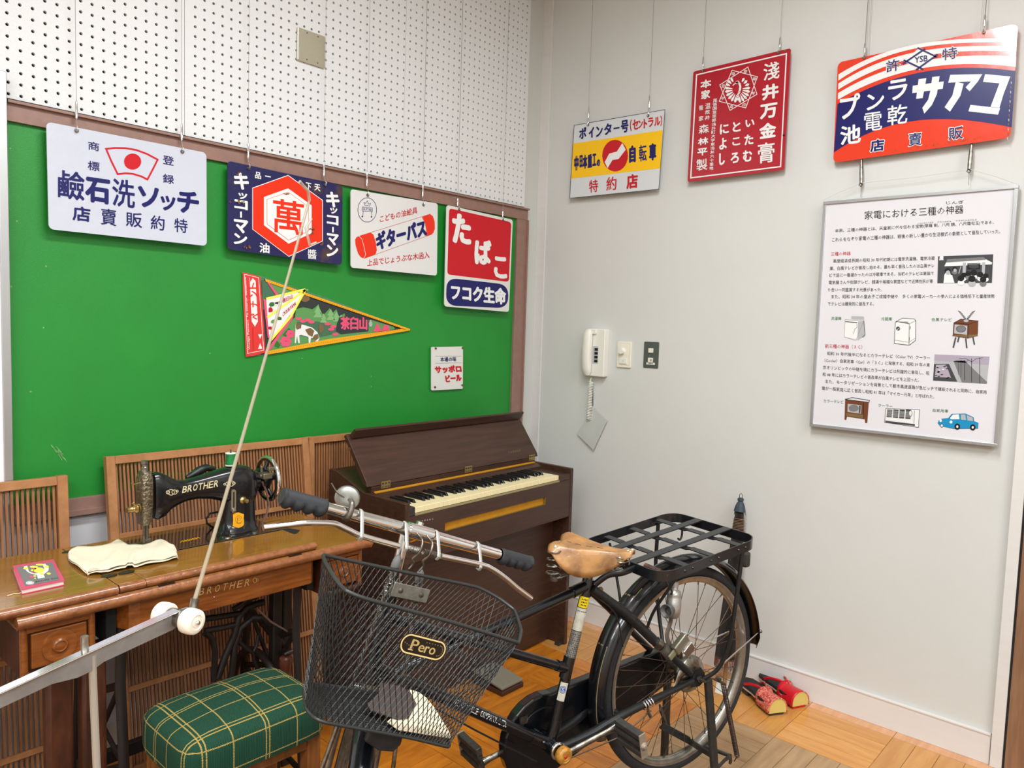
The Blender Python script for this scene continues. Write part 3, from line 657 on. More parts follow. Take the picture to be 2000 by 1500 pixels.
# motorway photo
I([(738, 978), (1035, 990), (1020, 1138), (728, 1120)], 'lgrey', 1); I([(738, 978), (1035, 990), (1030, 1035), (735, 1010)], 'mauve', 2); I([(840, 1015), (900, 1012), (1022, 1128), (1020, 1137), (885, 1130)], 'grey', 2); I([(734, 1030), (815, 1030), (860, 1126), (729, 1119)], 'dgrey', 3); I([(745, 1035), (800, 1034), (826, 1105), (738, 1100)], 'mauve', 3.4)
for k in range(16): A.ell(rnd.uniform(745, 815), 1040+k*4.8, 7, 3, rnd.choice(['dgrey', 'black', 'white']), 4, 'picture')
for x, y0, y1 in ((982, 995, 1135), (938, 1000, 1128), (900, 1008, 1118), (880, 1014, 1100), (866, 1018, 1088)): S_([(x, y0), (x, y1)], 2.6 if x > 890 else 1.6, 'black', 4)
S_([(870, 998), (905, 1000), (938, 1018), (965, 1000), (1000, 996)], 1.8, 'black', 4); S_([(850, 1012), (875, 1008), (900, 1020), (925, 1008)], 1.4, 'black', 4)
# colour TV, cooler, car
I([(252, 1222), (380, 1238), (372, 1350), (360, 1350), (358, 1330), (262, 1316), (258, 1334), (248, 1332)], 'brown', 1); S_([(250, 1222), (290, 1212), (385, 1228), (380, 1238), (252, 1222)], 3, 'black', 2); I([(266, 1246), (340, 1254), (338, 1300), (264, 1290)], 'lgrey', 2); A.ell(298, 1270, 27, 19, 'grey', 3, 'picture'); S_([(332, 1256), (330, 1296)], 8, 'dgrey', 3); I([(258, 1296), (350, 1306), (350, 1324), (258, 1312)], 'cow', 2); S_([(352, 1240), (350, 1330)], 2.5)
I([(472, 1272), (655, 1278), (650, 1374), (466, 1346)], 'white', 1); S_([(472, 1272), (655, 1278), (650, 1374), (466, 1346)], 2.4, 'black', 2, True)
for k in range(4): I([(480+k*34, 1277), (508+k*34, 1279), (504+k*34, 1320+k*3), (476+k*34, 1318+k*3)], 'dgrey', 3)
for k in range(7): S_([(476, 1282+k*5), (612, 1290+k*5)], 1, 'white', 4)
S_([(470, 1340), (630, 1360)], 13, 'dgrey', 3); S_([(472, 1336), (630, 1355)], 3, 'white', 4); A.ell(606, 1298, 9, 16, 'white', 4, 'picture'); A.ellst(606, 1298, 9, 16, 2, 'black', 5, 'picture'); S_([(628, 1282), (624, 1366)], 2)
I([(760, 1336), (775, 1328), (812, 1324), (830, 1302), (905, 1300), (948, 1320), (950, 1340), (974, 1350), (972, 1380), (845, 1382), (768, 1366), (755, 1352)], 'sky', 1); I([(822, 1322), (836, 1305), (868, 1303), (872, 1330), (824, 1330)], 'white', 2); I([(880, 1304), (903, 1304), (908, 1334), (880, 1332)], 'lgrey', 2); I([(912, 1308), (944, 1322), (945, 1340), (916, 1336)], 'lgrey', 2)
S_([(760, 1336), (775, 1328), (812, 1324), (830, 1302), (905, 1300), (948, 1320), (950, 1340), (974, 1350), (972, 1380), (845, 1382), (768, 1366), (755, 1352)], 1.5, 'skyd', 2.5, True)
for x, y in ((860, 1370), (944, 1374), (776, 1364)): A.ell(x, y, 15 if x > 800 else 8, 17 if x > 800 else 10, 'black', 3, 'picture'); A.ell(x, y, 6, 7, 'white', 4, 'picture')
A.ell(770, 1337, 7, 8, 'white', 3, 'picture'); A.ell(826, 1345, 8, 8, 'white', 3, 'picture')
A.done()

# ================================================================= picture wires with hooks
def tubeo(name, pts, r, m, parent, n=8, **k): return build(name, MB().tube(pts, r, n), m, parent, world=True, smooth=60, **k)
wirem = mat('wire_grey', (150, 148, 142), .4, .6)
def wire(U, nrm, d, clamp, hole, lab, grp, w=.0009):
    top = U(*clamp, d-.004); hl = U(*hole, d+.006); hl0 = U(*hole, d-.006)
    nv = V(nrm); t = thing('picture_hook', lab, 'hook', top, 0, grp)
    tubeo('wire', [V((top.x, top.y, CEIL)), top], w, wirem, t, 6)
    L = min(.05, (top.z-hl.z)*.62); c1 = top-V((0, 0, L))
    build('clamp', MB().tube([top, top-V((0, 0, .006)), c1], [.0024, .0040, .0040], 10), chrome, t, world=True, smooth=60)
    e = nv*.008
    tubeo('hook', [c1, c1-V((0, 0, .003)), (c1+hl)/2+e*.6, hl+e+V((0, 0, .006)), hl+V((0, 0, -.003))+e*.5, hl0-V((0, 0, .002)), hl0+V((0, 0, .008)), hl+V((0, 0, .012))], .0011, chrome, t, 6)
    build('eyelet', MB().lathe([(.0025, .003), (.0058, .0028), (.006, 0)], axisM(U(*hole, d+.001), nrm), 12), steel, t, world=True)
N1 = (0, -1, 0); N2 = (-1, 0, 0)
for c, h, l_ in (((149, 197), (149.5, 255), 'left wire and hook of the white sign with the red fan'), ((355, 242), (356, 296), 'right wire and hook of the white sign with the red fan'),
                 ((485, 279), (486, 329), 'left wire and hook of the rusty navy hexagon sign'), ((633, 316), (635, 361), 'right wire and hook of the rusty navy hexagon sign'),
                 ((717, 336), (718, 381), 'left wire and hook of the crayon tube sign'), ((826, 360), (827, 400), 'right wire and hook of the crayon tube sign'),
                 ((894, 387), (897, 409), 'left wire and hook of the red and white upright sign'), ((982, 412), (983, 429.5), 'right wire and hook of the red and white upright sign')):
    wire(W1, N1, .05, c, h, l_, 'hanging wires on the left wall')
for c, h, l_, w in (((1150, 208.5), (1148.8, 244), 'left wire and hook of the yellow banded sign', .0008), ((1269, 187), (1266, 226), 'right wire and hook of the yellow banded sign', .0008),
                 ((1374, 111), (1373, 139), 'left wire and hook of the crimson crane sign', .0008), ((1524, 72.5), (1520.5, 103), 'right wire and hook of the crimson crane sign', .0008),
                 ((1690, 84), (1688, 112.5), 'left wire and hook of the orange and navy striped sign', .0013), ((1924.5, 29), (1921, 62.7), 'right wire and hook of the orange and navy striped sign', .0013)):
    wire(W2, N2, .03, c, h, l_, 'hanging wires on the right wall', w)
for a, b_, l_ in (((1682.7, 300), (1682, 358), 'left wire and clip holding the framed text poster'), ((1899, 270), (1893, 331), 'right wire and clip holding the framed text poster')):
    p, q = W2(*a, .018), W2(*b_, .026)
    t = thing('poster_clip', l_, 'hook', q, 0, 'clips above the framed poster')
    tubeo('wire', [V((p.x, p.y, CEIL)), p], .0008, wirem, t, 6)
    build('clip_body', MB().tube([p, p*.8+q*.2, p*.35+q*.65, q], [.003, .0045, .007, .006], 10), chromed, t, world=True, smooth=60)
    tubeo('clip_spring', [q+V((-.008, 0, 0)), q+V((-.004, .006, -.006)), q+V((0, 0, -.012)), q+V((-.004, -.006, -.006)), q+V((-.008, 0, 0))], .0015, blackm, t, 6)
    tubeo('wire_tail', [q, q+V((.006, 0, -.05))], .0008, wirem, t, 6)
o = thing('poster_string', 'thin white string slung over the two clips above the framed poster', 'string', W2(1683, 359, .026))
tubeo('string', [W2(1607, 391, .03), W2(1645, 373, .028), W2(1682, 357.5, .0275), W2(1790, 346, .0275), W2(1893, 330.5, .0275), W2(1940, 343, .028), W2(1988, 360, .03)], .0009, mat('string', (225, 222, 214), .8), o, 6)

# ================================================================= pennant in its wrapper
pn = thing('pennant', 'souvenir pennant in a clear bag with red header card, under the navy sign', 'pennant', W1(480, 690, .02))
U_ = lambda x, y, k: W1(ZPN[0]+x/5, ZPN[1]+y/5, .018+.0006*k)
A = Art(pn, W1, .0205, ZPN, VP1, gloss=.6)
def sheet_(name, pts, m, d0, d1, par, Z=ZPN, U=W1):
    n = len(pts); a = [U(Z[0]+x/Z[2], Z[1]+y/Z[2], d0) for x, y in pts]; b_ = [U(Z[0]+x/Z[2], Z[1]+y/Z[2], d1) for x, y in pts]
    return build(name, MB().add(a+b_, [tuple(range(n)), tuple(range(n, 2*n))[::-1]]+[(i, (i+1) % n, n+(i+1) % n, n+i) for i in range(n)]), m, par, world=True, smooth=0)
sheet_('clear_bag', [(280, 180), (400, 212), (1000, 415), (1790, 712), (1000, 855), (400, 975), (275, 975)], mat('bag_clear', (120, 160, 130), .15, alpha=.35), .0152, .016, pn)
sheet_('felt', [(388, 222), (1805, 718), (395, 965), (355, 960), (345, 520)], mat('felt_grey', (52, 56, 56), .95), .0165, .0195, pn)
sheet_('header_card', [(168, 158), (235, 172), (340, 200), (352, 330), (375, 650), (388, 850), (392, 942), (290, 972), (200, 985), (188, 700), (172, 380)], mat('card_red', (222, 52, 50), .3, coat=.5), .0205, .0225, pn)
B = lambda p, c, k=1: A.poly(p, c, k, 'print')
B([(360, 235), (560, 300), (700, 360), (690, 520), (520, 560), (360, 520)], 'teal', 1)
B([(420, 248), (700, 345), (690, 470), (560, 420)], 'mgreen', 1.5)
B([(690, 520), (760, 500), (850, 520), (880, 500), (910, 470), (930, 540), (960, 575), (1020, 510), (1045, 560), (1085, 520), (1110, 590), (1165, 560), (1180, 620), (1320, 620), (1430, 625), (1640, 690), (1660, 715), (1180, 790), (930, 860), (640, 885), (420, 930), (560, 700), (680, 600)], 'mgreen', 2)
for x, y, s in ((905, 480, 1.2), (1030, 515, 1.1), (1085, 540, 1), (960, 560, .9), (1130, 570, .9)): B([(x, y), (x+30*s, y+60*s), (x+14*s, y+60*s), (x+38*s, y+100*s), (x-38*s, y+100*s), (x-14*s, y+60*s), (x-30*s, y+60*s)], 'lgreen', 3)
B([(700, 640), (900, 640), (1090, 690), (1080, 760), (900, 800), (700, 780)], 'teal', 2.5)
A.ell(778, 415, 48, 34, 'cow', 2)
B([(1115, 600), (1160, 590), (1400, 610), (1398, 735), (1130, 765), (1080, 735), (1090, 660)], 'slate', 3.5); A.t('茶臼山', 1125, 655, 1388, 660, 128, 'pink', 5, .05)
for x, y in ((760, 637), (842, 645), (1000, 662), (1055, 688), (1035, 715), (1075, 765), (715, 612), (805, 625)): A.ell(x, y, 30, 15, 'pink', 4)
B([(1445, 740), (1480, 655), (1500, 680), (1530, 735)], 'pink', 4); B([(1530, 735), (1545, 675), (1590, 672), (1608, 725)], 'pink', 4); S2 = [(1420, 620), (1438, 665), (1428, 690), (1410, 690), (1402, 660)]; B(S2, 'lgrey', 4)
B([(688, 668), (745, 668), (790, 680), (850, 700), (900, 745), (920, 800), (900, 845), (875, 830), (855, 810), (850, 800), (835, 800), (830, 858), (815, 858), (812, 790), (740, 770), (722, 775), (728, 850), (712, 850), (700, 780), (690, 850), (678, 850), (684, 740)], 'white', 4)
for p in ([(690, 668), (745, 665), (740, 705), (700, 720), (690, 700)], [(780, 720), (830, 700), (870, 730), (850, 790), (810, 770)], [(870, 770), (905, 760), (915, 800), (880, 830), (850, 805)], [(915, 670), (950, 665), (962, 720), (930, 760), (912, 715)]): B(p, 'cow', 5)
for k, (x, y, r) in enumerate(((590, 835, 55), (635, 760, 42))):
    for q in range(6): A.ell(x+r*.55*cos(q*pi/3), y+r*.55*sin(q*pi/3), r*.5, r*.42, 'pink', 4+.3*q)
for p in ([(480, 880), (500, 820), (540, 870), (520, 900)], [(560, 770), (620, 700), (640, 720), (590, 790)]): B(p, 'dgreen', 3.2)
B([(390, 222), (1805, 712), (1805, 722), (1795, 730), (1720, 705), (395, 250)], 'gold', 6); B([(395, 965), (1800, 728), (1720, 712), (1000, 812), (640, 885), (400, 932)], 'gold', 6)
for k in range(60):
    t = k/59; A.stroke([(410+t*1290, 246+t*452), (414+t*1290, 240+t*452)], 4, 'brown', 7); A.stroke([(410+t*1290, 944-t*225), (414+t*1290, 940-t*225)], 4, 'brown', 7)
B([(408, 256), (432, 262), (520, 375), (500, 392)], 'pink', 5); B([(400, 925), (430, 930), (660, 610), (668, 575), (640, 590)], 'pink', 5); B([(372, 420), (400, 425), (430, 800), (415, 800)], 'pink', 5)
A.done()
A = Art(pn, W1, .0232, ZPN, VP1, gloss=.6)
B([(400, 420), (782, 330), (715, 470), (435, 830), (415, 640)], 'white', 1)
for st in ([(400, 418), (782, 326)], [(782, 330), (640, 590), (435, 835)], [(782, 332), (410, 600)]): A.stroke(st, 22, 'lyel', 2)
A.t('茶臼山', 560, 440, 660, 392, 46, 'crimson', 3, .03); A.t('CYOUSUYAMA', 560, 575, 690, 460, 38, 'crimson', 3, .03)
for x, y, r, c in ((460, 470, 34, 'dgreen'), (505, 460, 22, 'black'), (498, 474, 14, 'white'), (440, 525, 34, 'crimson'), (530, 610, 32, 'dgreen'), (470, 640, 26, 'mgreen'), (440, 700, 26, 'crimson'), (530, 450, 16, 'mgreen')):
    rr_ = random.Random(int(x*y)); A.poly([(x+r*rr_.uniform(.5, 1.1)*cos(a*.7), y+r*rr_.uniform(.4, .9)*sin(a*.7)) for a in range(9)], c, 3, 'print')
A.done()
A = Art(pn, W1, .0228, ZPN, None, gloss=.35)
A.stroke([(188, 178), (325, 212), (375, 920), (218, 952)], 5, 'white', 1, True); B([(240, 262), (268, 215), (296, 245), (318, 640), (290, 690), (258, 640)], 'white', 1)
for ch, x, y in (('ト', 272, 290), ('ン', 279, 372), ('ナ', 283, 470), ('ペ', 292, 590)): A.g(ch, x, y, 62, 78 if ch != 'ト' else 70, 'orange', 2, .04, rot=-90, slope=0)
A.t('Wedge Pennant  Fo interior deciations', 236, 915, 196, 205, 22, 'white', 2, .01)
B([(320, 765), (360, 765), (340, 810)], 'white', 2); B([(320, 908), (362, 905), (340, 850)], 'white', 2); A.stroke([(270, 700), (274, 925)], 5, 'crimson', 2); A.stroke([(232, 210), (244, 260)], 4, 'white', 2)
A.done()
p = W1(ZPN[0]+795/5, ZPN[1]+332/5, .025); build('push_pin', MB().lathe([(1e-4, .008), (.003, .007), (.002, .003), (.0035, 0), (.0005, -.009)], axisM(p, N1), 10), clear, pn, world=True)

# ================================================================= telephone, dimmer, switch, sleeve on the right wall
def yz(px, py, d): p = W2(px, py, d); return p.y, p.z
ph = thing('wall_telephone', 'white wall telephone with coiled cord near the corner', 'telephone', W2(1165, 738, 0))
y1 = W2(1181, 643, .04).y; y0 = W2(1155, 643, .0).y; z1 = W2(1184, 643, .04).z; z0 = W2(1181, 737, .04).z
Mx = frame((0, (y0+y1)/2, (z0+z1)/2), (0, -1, 0), (0, 0, 1))      # local z points to -x
w = abs(y0-y1); h = z1-z0
build('base', MB().prism(rrect(w, h, .006), 0, .036, Mx), white, ph, world=True, bevel=.003)
build('hook_rest', MB().prism(rrect(.05, .022, .004, 3, -w*.18, h*.44), .034, .046, Mx), white, ph, world=True, bevel=.002)
hs = []
for k in range(13):
    t = k/12; zz = (.5-t)*h*.97; out = .052+.016*sin(pi*t)**.5 - (.012 if .18 < t < .82 else 0)*.0
    hs.append((zz, out))
mb = MB(); rows = []
for zz, out in hs:
    e = .5+.5*min(1, (1-abs(zz)/(h*.5))*6)
    rows.append([Mx @ V((-w*.34+q[0], zz, q[1])) for q in ((-.021*e, .04), (-.021*e, out-.006), (-.015*e, out), (.015*e, out), (.021*e, out-.006), (.021*e, .04))])
mb.grid(rows); mb.add(rows[0], [(0, 1, 2, 3, 4, 5)]); mb.add(rows[-1], [(5, 4, 3, 2, 1, 0)])
build('handset', mb, white, ph, world=True, smooth=50)
mb = MB()
for k in range(4): mb.box(-.006, .012, -.006, .006, .036, .039, Mx @ Matrix.Translation((w*.0+.005, .016-k*.018, 0)))
build('key_pad', MB().box(-.012, .018, -.052, .03, .0355, .0368, Mx), mat('pad_grey', (180, 182, 184), .4), ph, world=True, smooth=0)
build('key', mb, dark, ph, world=True, smooth=0, split=True)
c0 = W2(1155, 738, .03); c1 = W2(1150, 819, .012); pts = []
for k in range(421):
    t = k/420; a = t*2*pi*26; r = .0095; c = c0*(1-t)+c1*t+V((-.012*sin(pi*t)*0, 0, 0)); pts.append(c+V((cos(a)*r, sin(a)*r, 0)) if t > .08 else c0+V((0, .004*sin(t*30), -t*(c0.z-c1.z))))
build('coiled_cord', MB().tube(pts, .0022, 6), white, ph, world=True, smooth=60)
tubeo('cable', [W2(1156, 747, .006), W2(1158, 770, .004), W2(1158, 793, .004)], .0015, rubber, ph)
def plate(name, lab, cat, px0, py0, px1, py1, m, th=.008):
    a = W2(px0, py0, th); b_ = W2(px1, py1, th); o = thing(name, lab, cat, (0, (a.y+b_.y)/2, b_.z))
    M_ = frame((0, (a.y+b_.y)/2, (a.z+b_.z)/2), (0, -1, 0), (0, 0, 1)); w_, h_ = abs(a.y-b_.y), a.z-b_.z
    build('cover', MB().prism(rrect(w_, h_, .005), 0, th, M_), m, o, world=True, bevel=.002); return o, M_, w_, h_
o, M_, w_, h_ = plate('dimmer_switch', 'white dimmer plate with a round knob right of the telephone', 'switch', 1206, 667, 1231, 719, offw)
build('inner_plate', MB().prism(rrect(w_*.62, h_*.78, .002), .008, .0095, M_), offw, o, world=True, bevel=.0005)
build('knob', MB().lathe([(.0155, 0), (.0155, .004), (.013, .006), (.0125, .018), (1e-4, .0185)], M_ @ Matrix.Translation((-w_*.08, h_*.13, .0095)), 24), white, o, world=True)
build('rocker', MB().prism(rrect(w_*.5, h_*.22, .002, 3, -w_*.02, -h_*.24), .0095, .013, M_), white, o, world=True, bevel=.0008)
build('mark', MB().box(-.004, .002, -h_*.24-.0008, -h_*.24+.0008, .013, .0134, M_), dark, o, world=True, smooth=0)
o, M_, w_, h_ = plate('light_switch', 'dark grey metal switch plate with two small ivory rockers', 'switch', 1258, 667, 1285, 720, greyp, .004)
for yy in (.17, -.19):
    build('rocker', MB().prism(rrect(.024, .02, .002, 3, 0, h_*yy), .004, .009, M_), offw, o, world=True, bevel=.0008)
build('indicator', MB().box(.002, .006, -h_*.19-.006, -h_*.19+.004, .009, .0093, M_), dark, o, world=True, smooth=0)
build('label_strip', MB().box(-.022, .022, -h_*.37, -h_*.29, .004, .0045, M_), white, o, world=True, smooth=0)
build('label_print', MB().box(-.010, -.004, -h_*.345, -h_*.315, .0045, .0048, M_).box(-.002, .004, -h_*.345, -h_*.315, .0045, .0048, M_).box(.006, .012, -h_*.345, -h_*.315, .0045, .0048, M_), dark, o, world=True, smooth=0)
for yy in (.42, -.43): build('screw', MB().sph((0, 0, 0), .0028, 5), steel, o, world=True).data.transform(INV[o.name] @ M_ @ Matrix.Translation((0, h_*yy, .004)) @ INV[o.name].inverted())
o = thing('document_sleeve', 'empty clear sleeve hanging askew on the wall below the telephone', 'sleeve', W2(1159, 880, .004))
P = [W2(x, y, d) for x, y, d in ((1159, 795, .004), (1186, 821, .012), (1159, 879, .016), (1127, 848, .008))]
build('sleeve', MB().add(P, [(0, 1, 2, 3)]), paperc, o, world=True, smooth=0, solid=.0008)
P2 = [W2(x, y, d) for x, y, d in ((1159, 803, .0035), (1176, 821, .0095), (1157, 862, .012), (1138, 842, .007))]
build('paper_slip', MB().add([q+V((-.001, 0, 0)) for q in P2], [(0, 1, 2, 3)]), white, o, world=True, smooth=0, solid=.0004)

# ================================================================= lattice screens leaning on the left wall
def lattice(label, x0, x1, ztop, ytop, lean, pitch, sw, rails, zlen=None, stile=.024, off=0):
    o = thing('lattice_screen', label, 'screen', (x0, ytop-(ztop)*math.tan(rad(lean)), 0), 0, 'wooden lattice screens')
    Ln = ztop/cos(rad(lean)); R = Matrix.Translation(o.location) @ Matrix.Rotation(-rad(lean), 4, 'X')
    w = x1-x0
    ud = R.to_3x3() @ V((0, 0, 1)); yd = R.to_3x3() @ V((0, 1, 0))
    fr = lambda nm, a, b_, c, d, y0=-.024, y1=0: build(nm, MB().box(a, b_, y0, y1, c, d, R), lattf, o, world=True, smooth=0, bevel=.0015, seg=1)
    fr('stile', 0, stile, 0, Ln, -.026, 0); fr('stile', w-stile, w, 0, Ln, -.026, 0)
    fr('top_rail', stile, w-stile, Ln-.026, Ln-.001); fr('bottom_rail', stile, w-stile, .0, .03)
    for (px, py) in rails:
        q = PL(px, py, R @ V((0, -.02, 0)), yd); zz = (q-R.translation).dot(ud)
        build('cross_rail', MB().box(stile, w-stile, -.024, -.014, zz-.008, zz+.008, R), lattf, o, world=True, smooth=0, bevel=.001, seg=1)
    me = None; n = int((w-2*stile)/pitch); st = (w-2*stile)/n
    mbs = MB().box(-sw/2, sw/2, -.013, -.004, .03, Ln-.026); me = bpy.data.meshes.new('slat'); me.from_pydata([tuple(p) for p in mbs.v], [], mbs.f); me.materials.append(latt)
    for k in range(n):
        s_ = bpy.data.objects.new('slat', me); COL.objects.link(s_); s_.parent = o
        s_.matrix_local = INV[o.name] @ R @ Matrix.Translation((stile+st*(k+.5), 0, 0))
    return o
lattice('wide wooden lattice screen leaning on the wall behind the sewing machine', -2.056, -1.349, .975, -.042, 7.5, .0114, .0060, [(225, 1049), (350, 1316)], stile=.026)
lattice('wooden lattice screen leaning between the wide screen and the piano', -1.342, -.60, .975, -.036, 1.0, .0114, .0060, [(660, 975), (640, 1238)], stile=.024)
lattice('wooden lattice screen at the left edge, behind the picture book', -2.92, -2.167, .936, -.060, 4.0, .0131, .0066, [(60, 1470), (20, 1292)], stile=.028)

# ================================================================= treadle sewing table
tb = thing('sewing_table', 'brown wooden treadle sewing machine table with iron stand and small drawers', 'table', (-2.0, -.47, 0))
def tbx(nm, a, b_, c, d, e, f_, m, bev=.002, seg=2): return build(nm, MB().box(a, b_, c, d, e, f_), m, tb, world=True, smooth=40, bevel=bev, seg=seg)
def board(nm, x0, x1, y0, y1, z0, z1, left=True, right=True):
    top = build(nm, MB().box(x0, x1, y0+.012, y1, z0, z1), tabm, tb, world=True, smooth=40, bevel=.001)
    h = (z1-z0)/2; prof = [(.014, h*2-.0006), (.006, h*2-.0004), (.002, h*1.75), (-.003, h*1.25), (-.003, h*.8), (.002, .003), (.006, 0), (.014, 0)]
    mb = MB(); P0 = [V((x0, y0+a, z0+b_)) for a, b_ in prof]; P1 = [V((x1, y0+a, z0+b_)) for a, b_ in prof]
    n = len(prof); mb.add(P0+P1, [(i, i+1, n+i+1, n+i) for i in range(n-1)]+[tuple(range(n)), tuple(range(n, 2*n))[::-1]])
    build('edge_moulding', mb, tabe, tb, world=True, smooth=50); return top
board('base_board', -2.45, -1.514, -.675, -.262, .724, .752)
mb = MB(); prof = [(0, .0275), (.006, .026), (.010, .020), (.010, .010), (.004, .002), (0, 0)]
mb.add([V((-1.514+a, -.672, .724+b_)) for a, b_ in prof]+[V((-1.514+a, -.262, .724+b_)) for a, b_ in prof], [(i, i+1, 7+i, 6+i) for i in range(5)]+[tuple(range(6)), tuple(range(6, 12))[::-1]])
build('edge_moulding', mb, tabe, tb, world=True, smooth=50)
board('front_flap', -2.177, -1.70, -.664, -.480, .7522, .773)
board('side_piece', -2.238, -2.1785, -.664, -.262, .7522, .773)
tbx('back_piece', -2.177, -1.70, -.300, -.262, .7522, .773, tabm, .001)
tbx('right_piece', -1.6985, -1.60, -.300, -.262, .7522, .757, tabm, .001)
board('side_leaf', -2.74, -2.2425, -.668, -.262, .7522, .775)
tbx('leaf_support', -2.74, -2.47, -.60, -.30, .70, .7515, tabd)
for px, py in ((136, 1077), (170, 1069), (213, 1124), (247, 1117)):
    c = ZP(px, py, .7755); M_ = frame(c, (1, .05, 0), (0, 1, 0))
    build('hinge_plate', MB().prism([(.019*cos(2*pi*k/18), .0105*sin(2*pi*k/18)) for k in range(18)], -.002, .0006 if px > 150 else .0006, M_), mat('hinge_bronze', (62, 62, 50), .45, .5, var=.4, vs=200), tb, world=True)
for px, py in ((312, 1133), (558, 1076)):
    c = ZP(px, py, .7529); build('catch_plate', MB().box(c.x-.02, c.x+.02, -.671, -.664, .7515, .7532), blackm, tb, world=True, smooth=0)
# flat dark patch painting the shade of the recess right of the machine bed
build('recess_shade', MB().prism([(-1.700, -.478), (-1.650, -.478), (-1.622, -.452), (-1.640, -.40), (-1.700, -.33)], .7500, .7526), dark, tb, world=True, smooth=0)
# drawers
def drawer(x0, x1, lab=None):
    y = -.655
    tbx('drawer_box', x0, x1, y+.012, -.30, .606, .7235, tabd)
    for a, b_ in ((x0, x0+.015), (x1-.015, x1)):
        build('drawer_post', MB().tube([((a+b_)/2, y+.008, .606), ((a+b_)/2, y+.008, .7235)], .0085, 10), tabf, tb, world=True, smooth=50)
    tbx('top_rail', x0+.012, x1-.012, y, y+.014, .706, .7235, tabf)
    f_ = build('drawer_front', MB().box(x0+.02, x1-.02, y-.002, y+.014, .625, .704), tabf, tb, world=True, smooth=0, bevel=.002)
    c = ((x0+x1)/2, y-.002, .664)
    build('round_pull', MB().lathe([(.037, 0), (.036, .0028), (.032, .0034), (.024, -.003+.004), (.017, .0015), (.0155, .006), (.012, .0075), (.0105, .0055), (.006, .0062), (1e-4, .0065)], axisM(c, (0, -1, 0)), 36), tabf, f_, world=True, smooth=50)
    build('foot_moulding', MB().tube([(x0+.012, y+.004, .612), (x0+.03, y-.004, .609), ((x0+x1)/2, y-.006, .611), (x1-.03, y-.004, .609), (x1-.012, y+.004, .612)], .0085, 8), tabd, tb, world=True, smooth=50)
drawer(-2.440, -2.288); drawer(-1.672, -1.530)
# apron
mb = MB().prism([(-2.235, -.60), (-2.212, -.648), (-2.19, -.655), (-1.712, -.655), (-1.700, -.645), (-1.700, -.60)], .652, .7235)
build('apron', mb, tabf, tb, world=True, smooth=0, bevel=.003)
A = Art(tb, W1, .6556, (380, 1000, 2000/360), VP1, gloss=.4)
gx = [(-90, 935), (700-90, 750)]
for ch, x in (('B', 80), ('R', 165), ('O', 248), ('T', 330), ('H', 412), ('E', 492), ('R', 575)):
    y = 862-(x-80)*.2; A.t(ch, x-26, y+6, x+26, y-6, 78, 'dullgold', 2, 0, slant=.22, res=2)
A.ellst(655, 742, 20, 26, 5, 'dullgold', 2, 'ornament', 12); A.ellst(680, 738, 12, 16, 4, 'dullgold', 2, 'ornament', 12); A.ellst(20, 905, 12, 18, 4, 'dullgold', 2, 'ornament', 12)
A.ell(213, 922, 5, 5, 'white', 2)
A.done()
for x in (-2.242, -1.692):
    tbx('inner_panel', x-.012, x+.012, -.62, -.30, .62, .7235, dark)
# iron stand
def irons(x, flip=1):
    P = lambda y, z: V((x, -.47+y, z))
    mb = MB()
    for pts, r in (([P(.16, .70), P(.15, .50), P(.17, .30), P(.20, .06), P(.22, 0.01)], .013), ([P(-.14, .70), P(-.13, .50), P(-.15, .30), P(-.17, .08), P(-.19, .01)], .013),
                   ([P(-.14, .68), P(.0, .62), P(.16, .68)], .010), ([P(-.13, .50), P(0, .44), P(.15, .50)], .010), ([P(-.15, .30), P(0, .22), P(.17, .30)], .010), ([P(-.13, .50), P(-.02, .36), P(.16, .30)], .009), ([P(.15, .50), P(.02, .36), P(-.15, .30)], .009), ([P(-.17, .08), P(.02, .12), P(.20, .06)], .011)):
        n = 12; q = []
        for k in range(n+1):
            t = k/n*(len(pts)-1); i = min(int(t), len(pts)-2); f_ = t-i; f_ = f_*f_*(3-2*f_)*.5+f_*.5
            q.append(pts[i].lerp(pts[i+1], f_))
        mb.tube(q, r, 8, sy=.6)
    build('side_frame', mb, iron, tb, world=True, smooth=60)
irons(-2.215); irons(-1.725)
arc = lambda pts, d: [W1(x, y, d) for x, y in pts]
tubeo('scroll_brace', arc([(452, 1330), (458, 1262), (470, 1226), (492, 1207), (512, 1206), (530, 1222), (543, 1246), (556, 1262)], .5), .010, iron, tb)
tubeo('scroll_brace', arc([(425, 1325), (440, 1282), (458, 1240), (466, 1205), (480, 1188), (500, 1180), (515, 1176)], .5), .0105, iron, tb)
tubeo('scroll_brace', arc([(466, 1252), (480, 1266), (494, 1275), (496, 1290), (503, 1305)], .5), .006, iron, tb)
tubeo('scroll_brace', arc([(494, 1275), (501, 1262), (504, 1240)], .5), .005, iron, tb)
tubeo('scroll_brace', arc([(455, 1190), (468, 1183), (478, 1172), (500, 1166)], .5), .008, iron, tb)
tubeo('cross_bar', arc([(388, 1210), (420, 1206), (470, 1198)], .5), .009, iron, tb); tubeo('cross_bar', arc([(400, 1232), (430, 1227), (465, 1219)], .5), .009, iron, tb)
tubeo('cross_bar', arc([(418, 1330), (420, 1270), (413, 1245), (400, 1236)], .5), .009, iron, tb)
tbx('stand_post', -1.752, -1.722, -.52, -.49, 0, .70, iron, .004); tbx('stand_post', -1.682, -1.652, -.46, -.43, 0, .70, iron, .004)
for a, b_ in ((-2.376, -2.318), (-2.302, -2.244)): tbx('stand_post', a, b_, -.60, -.56, .0, .62, tabd, .01)
tbx('cross_bar', -2.23, -1.72, -.345, -.325, .16, .20, iron, .003)
build('treadle_plate', MB().box(-2.16, -1.80, -.60, -.38, .085, .10), iron, tb, world=True, smooth=0, bevel=.004)
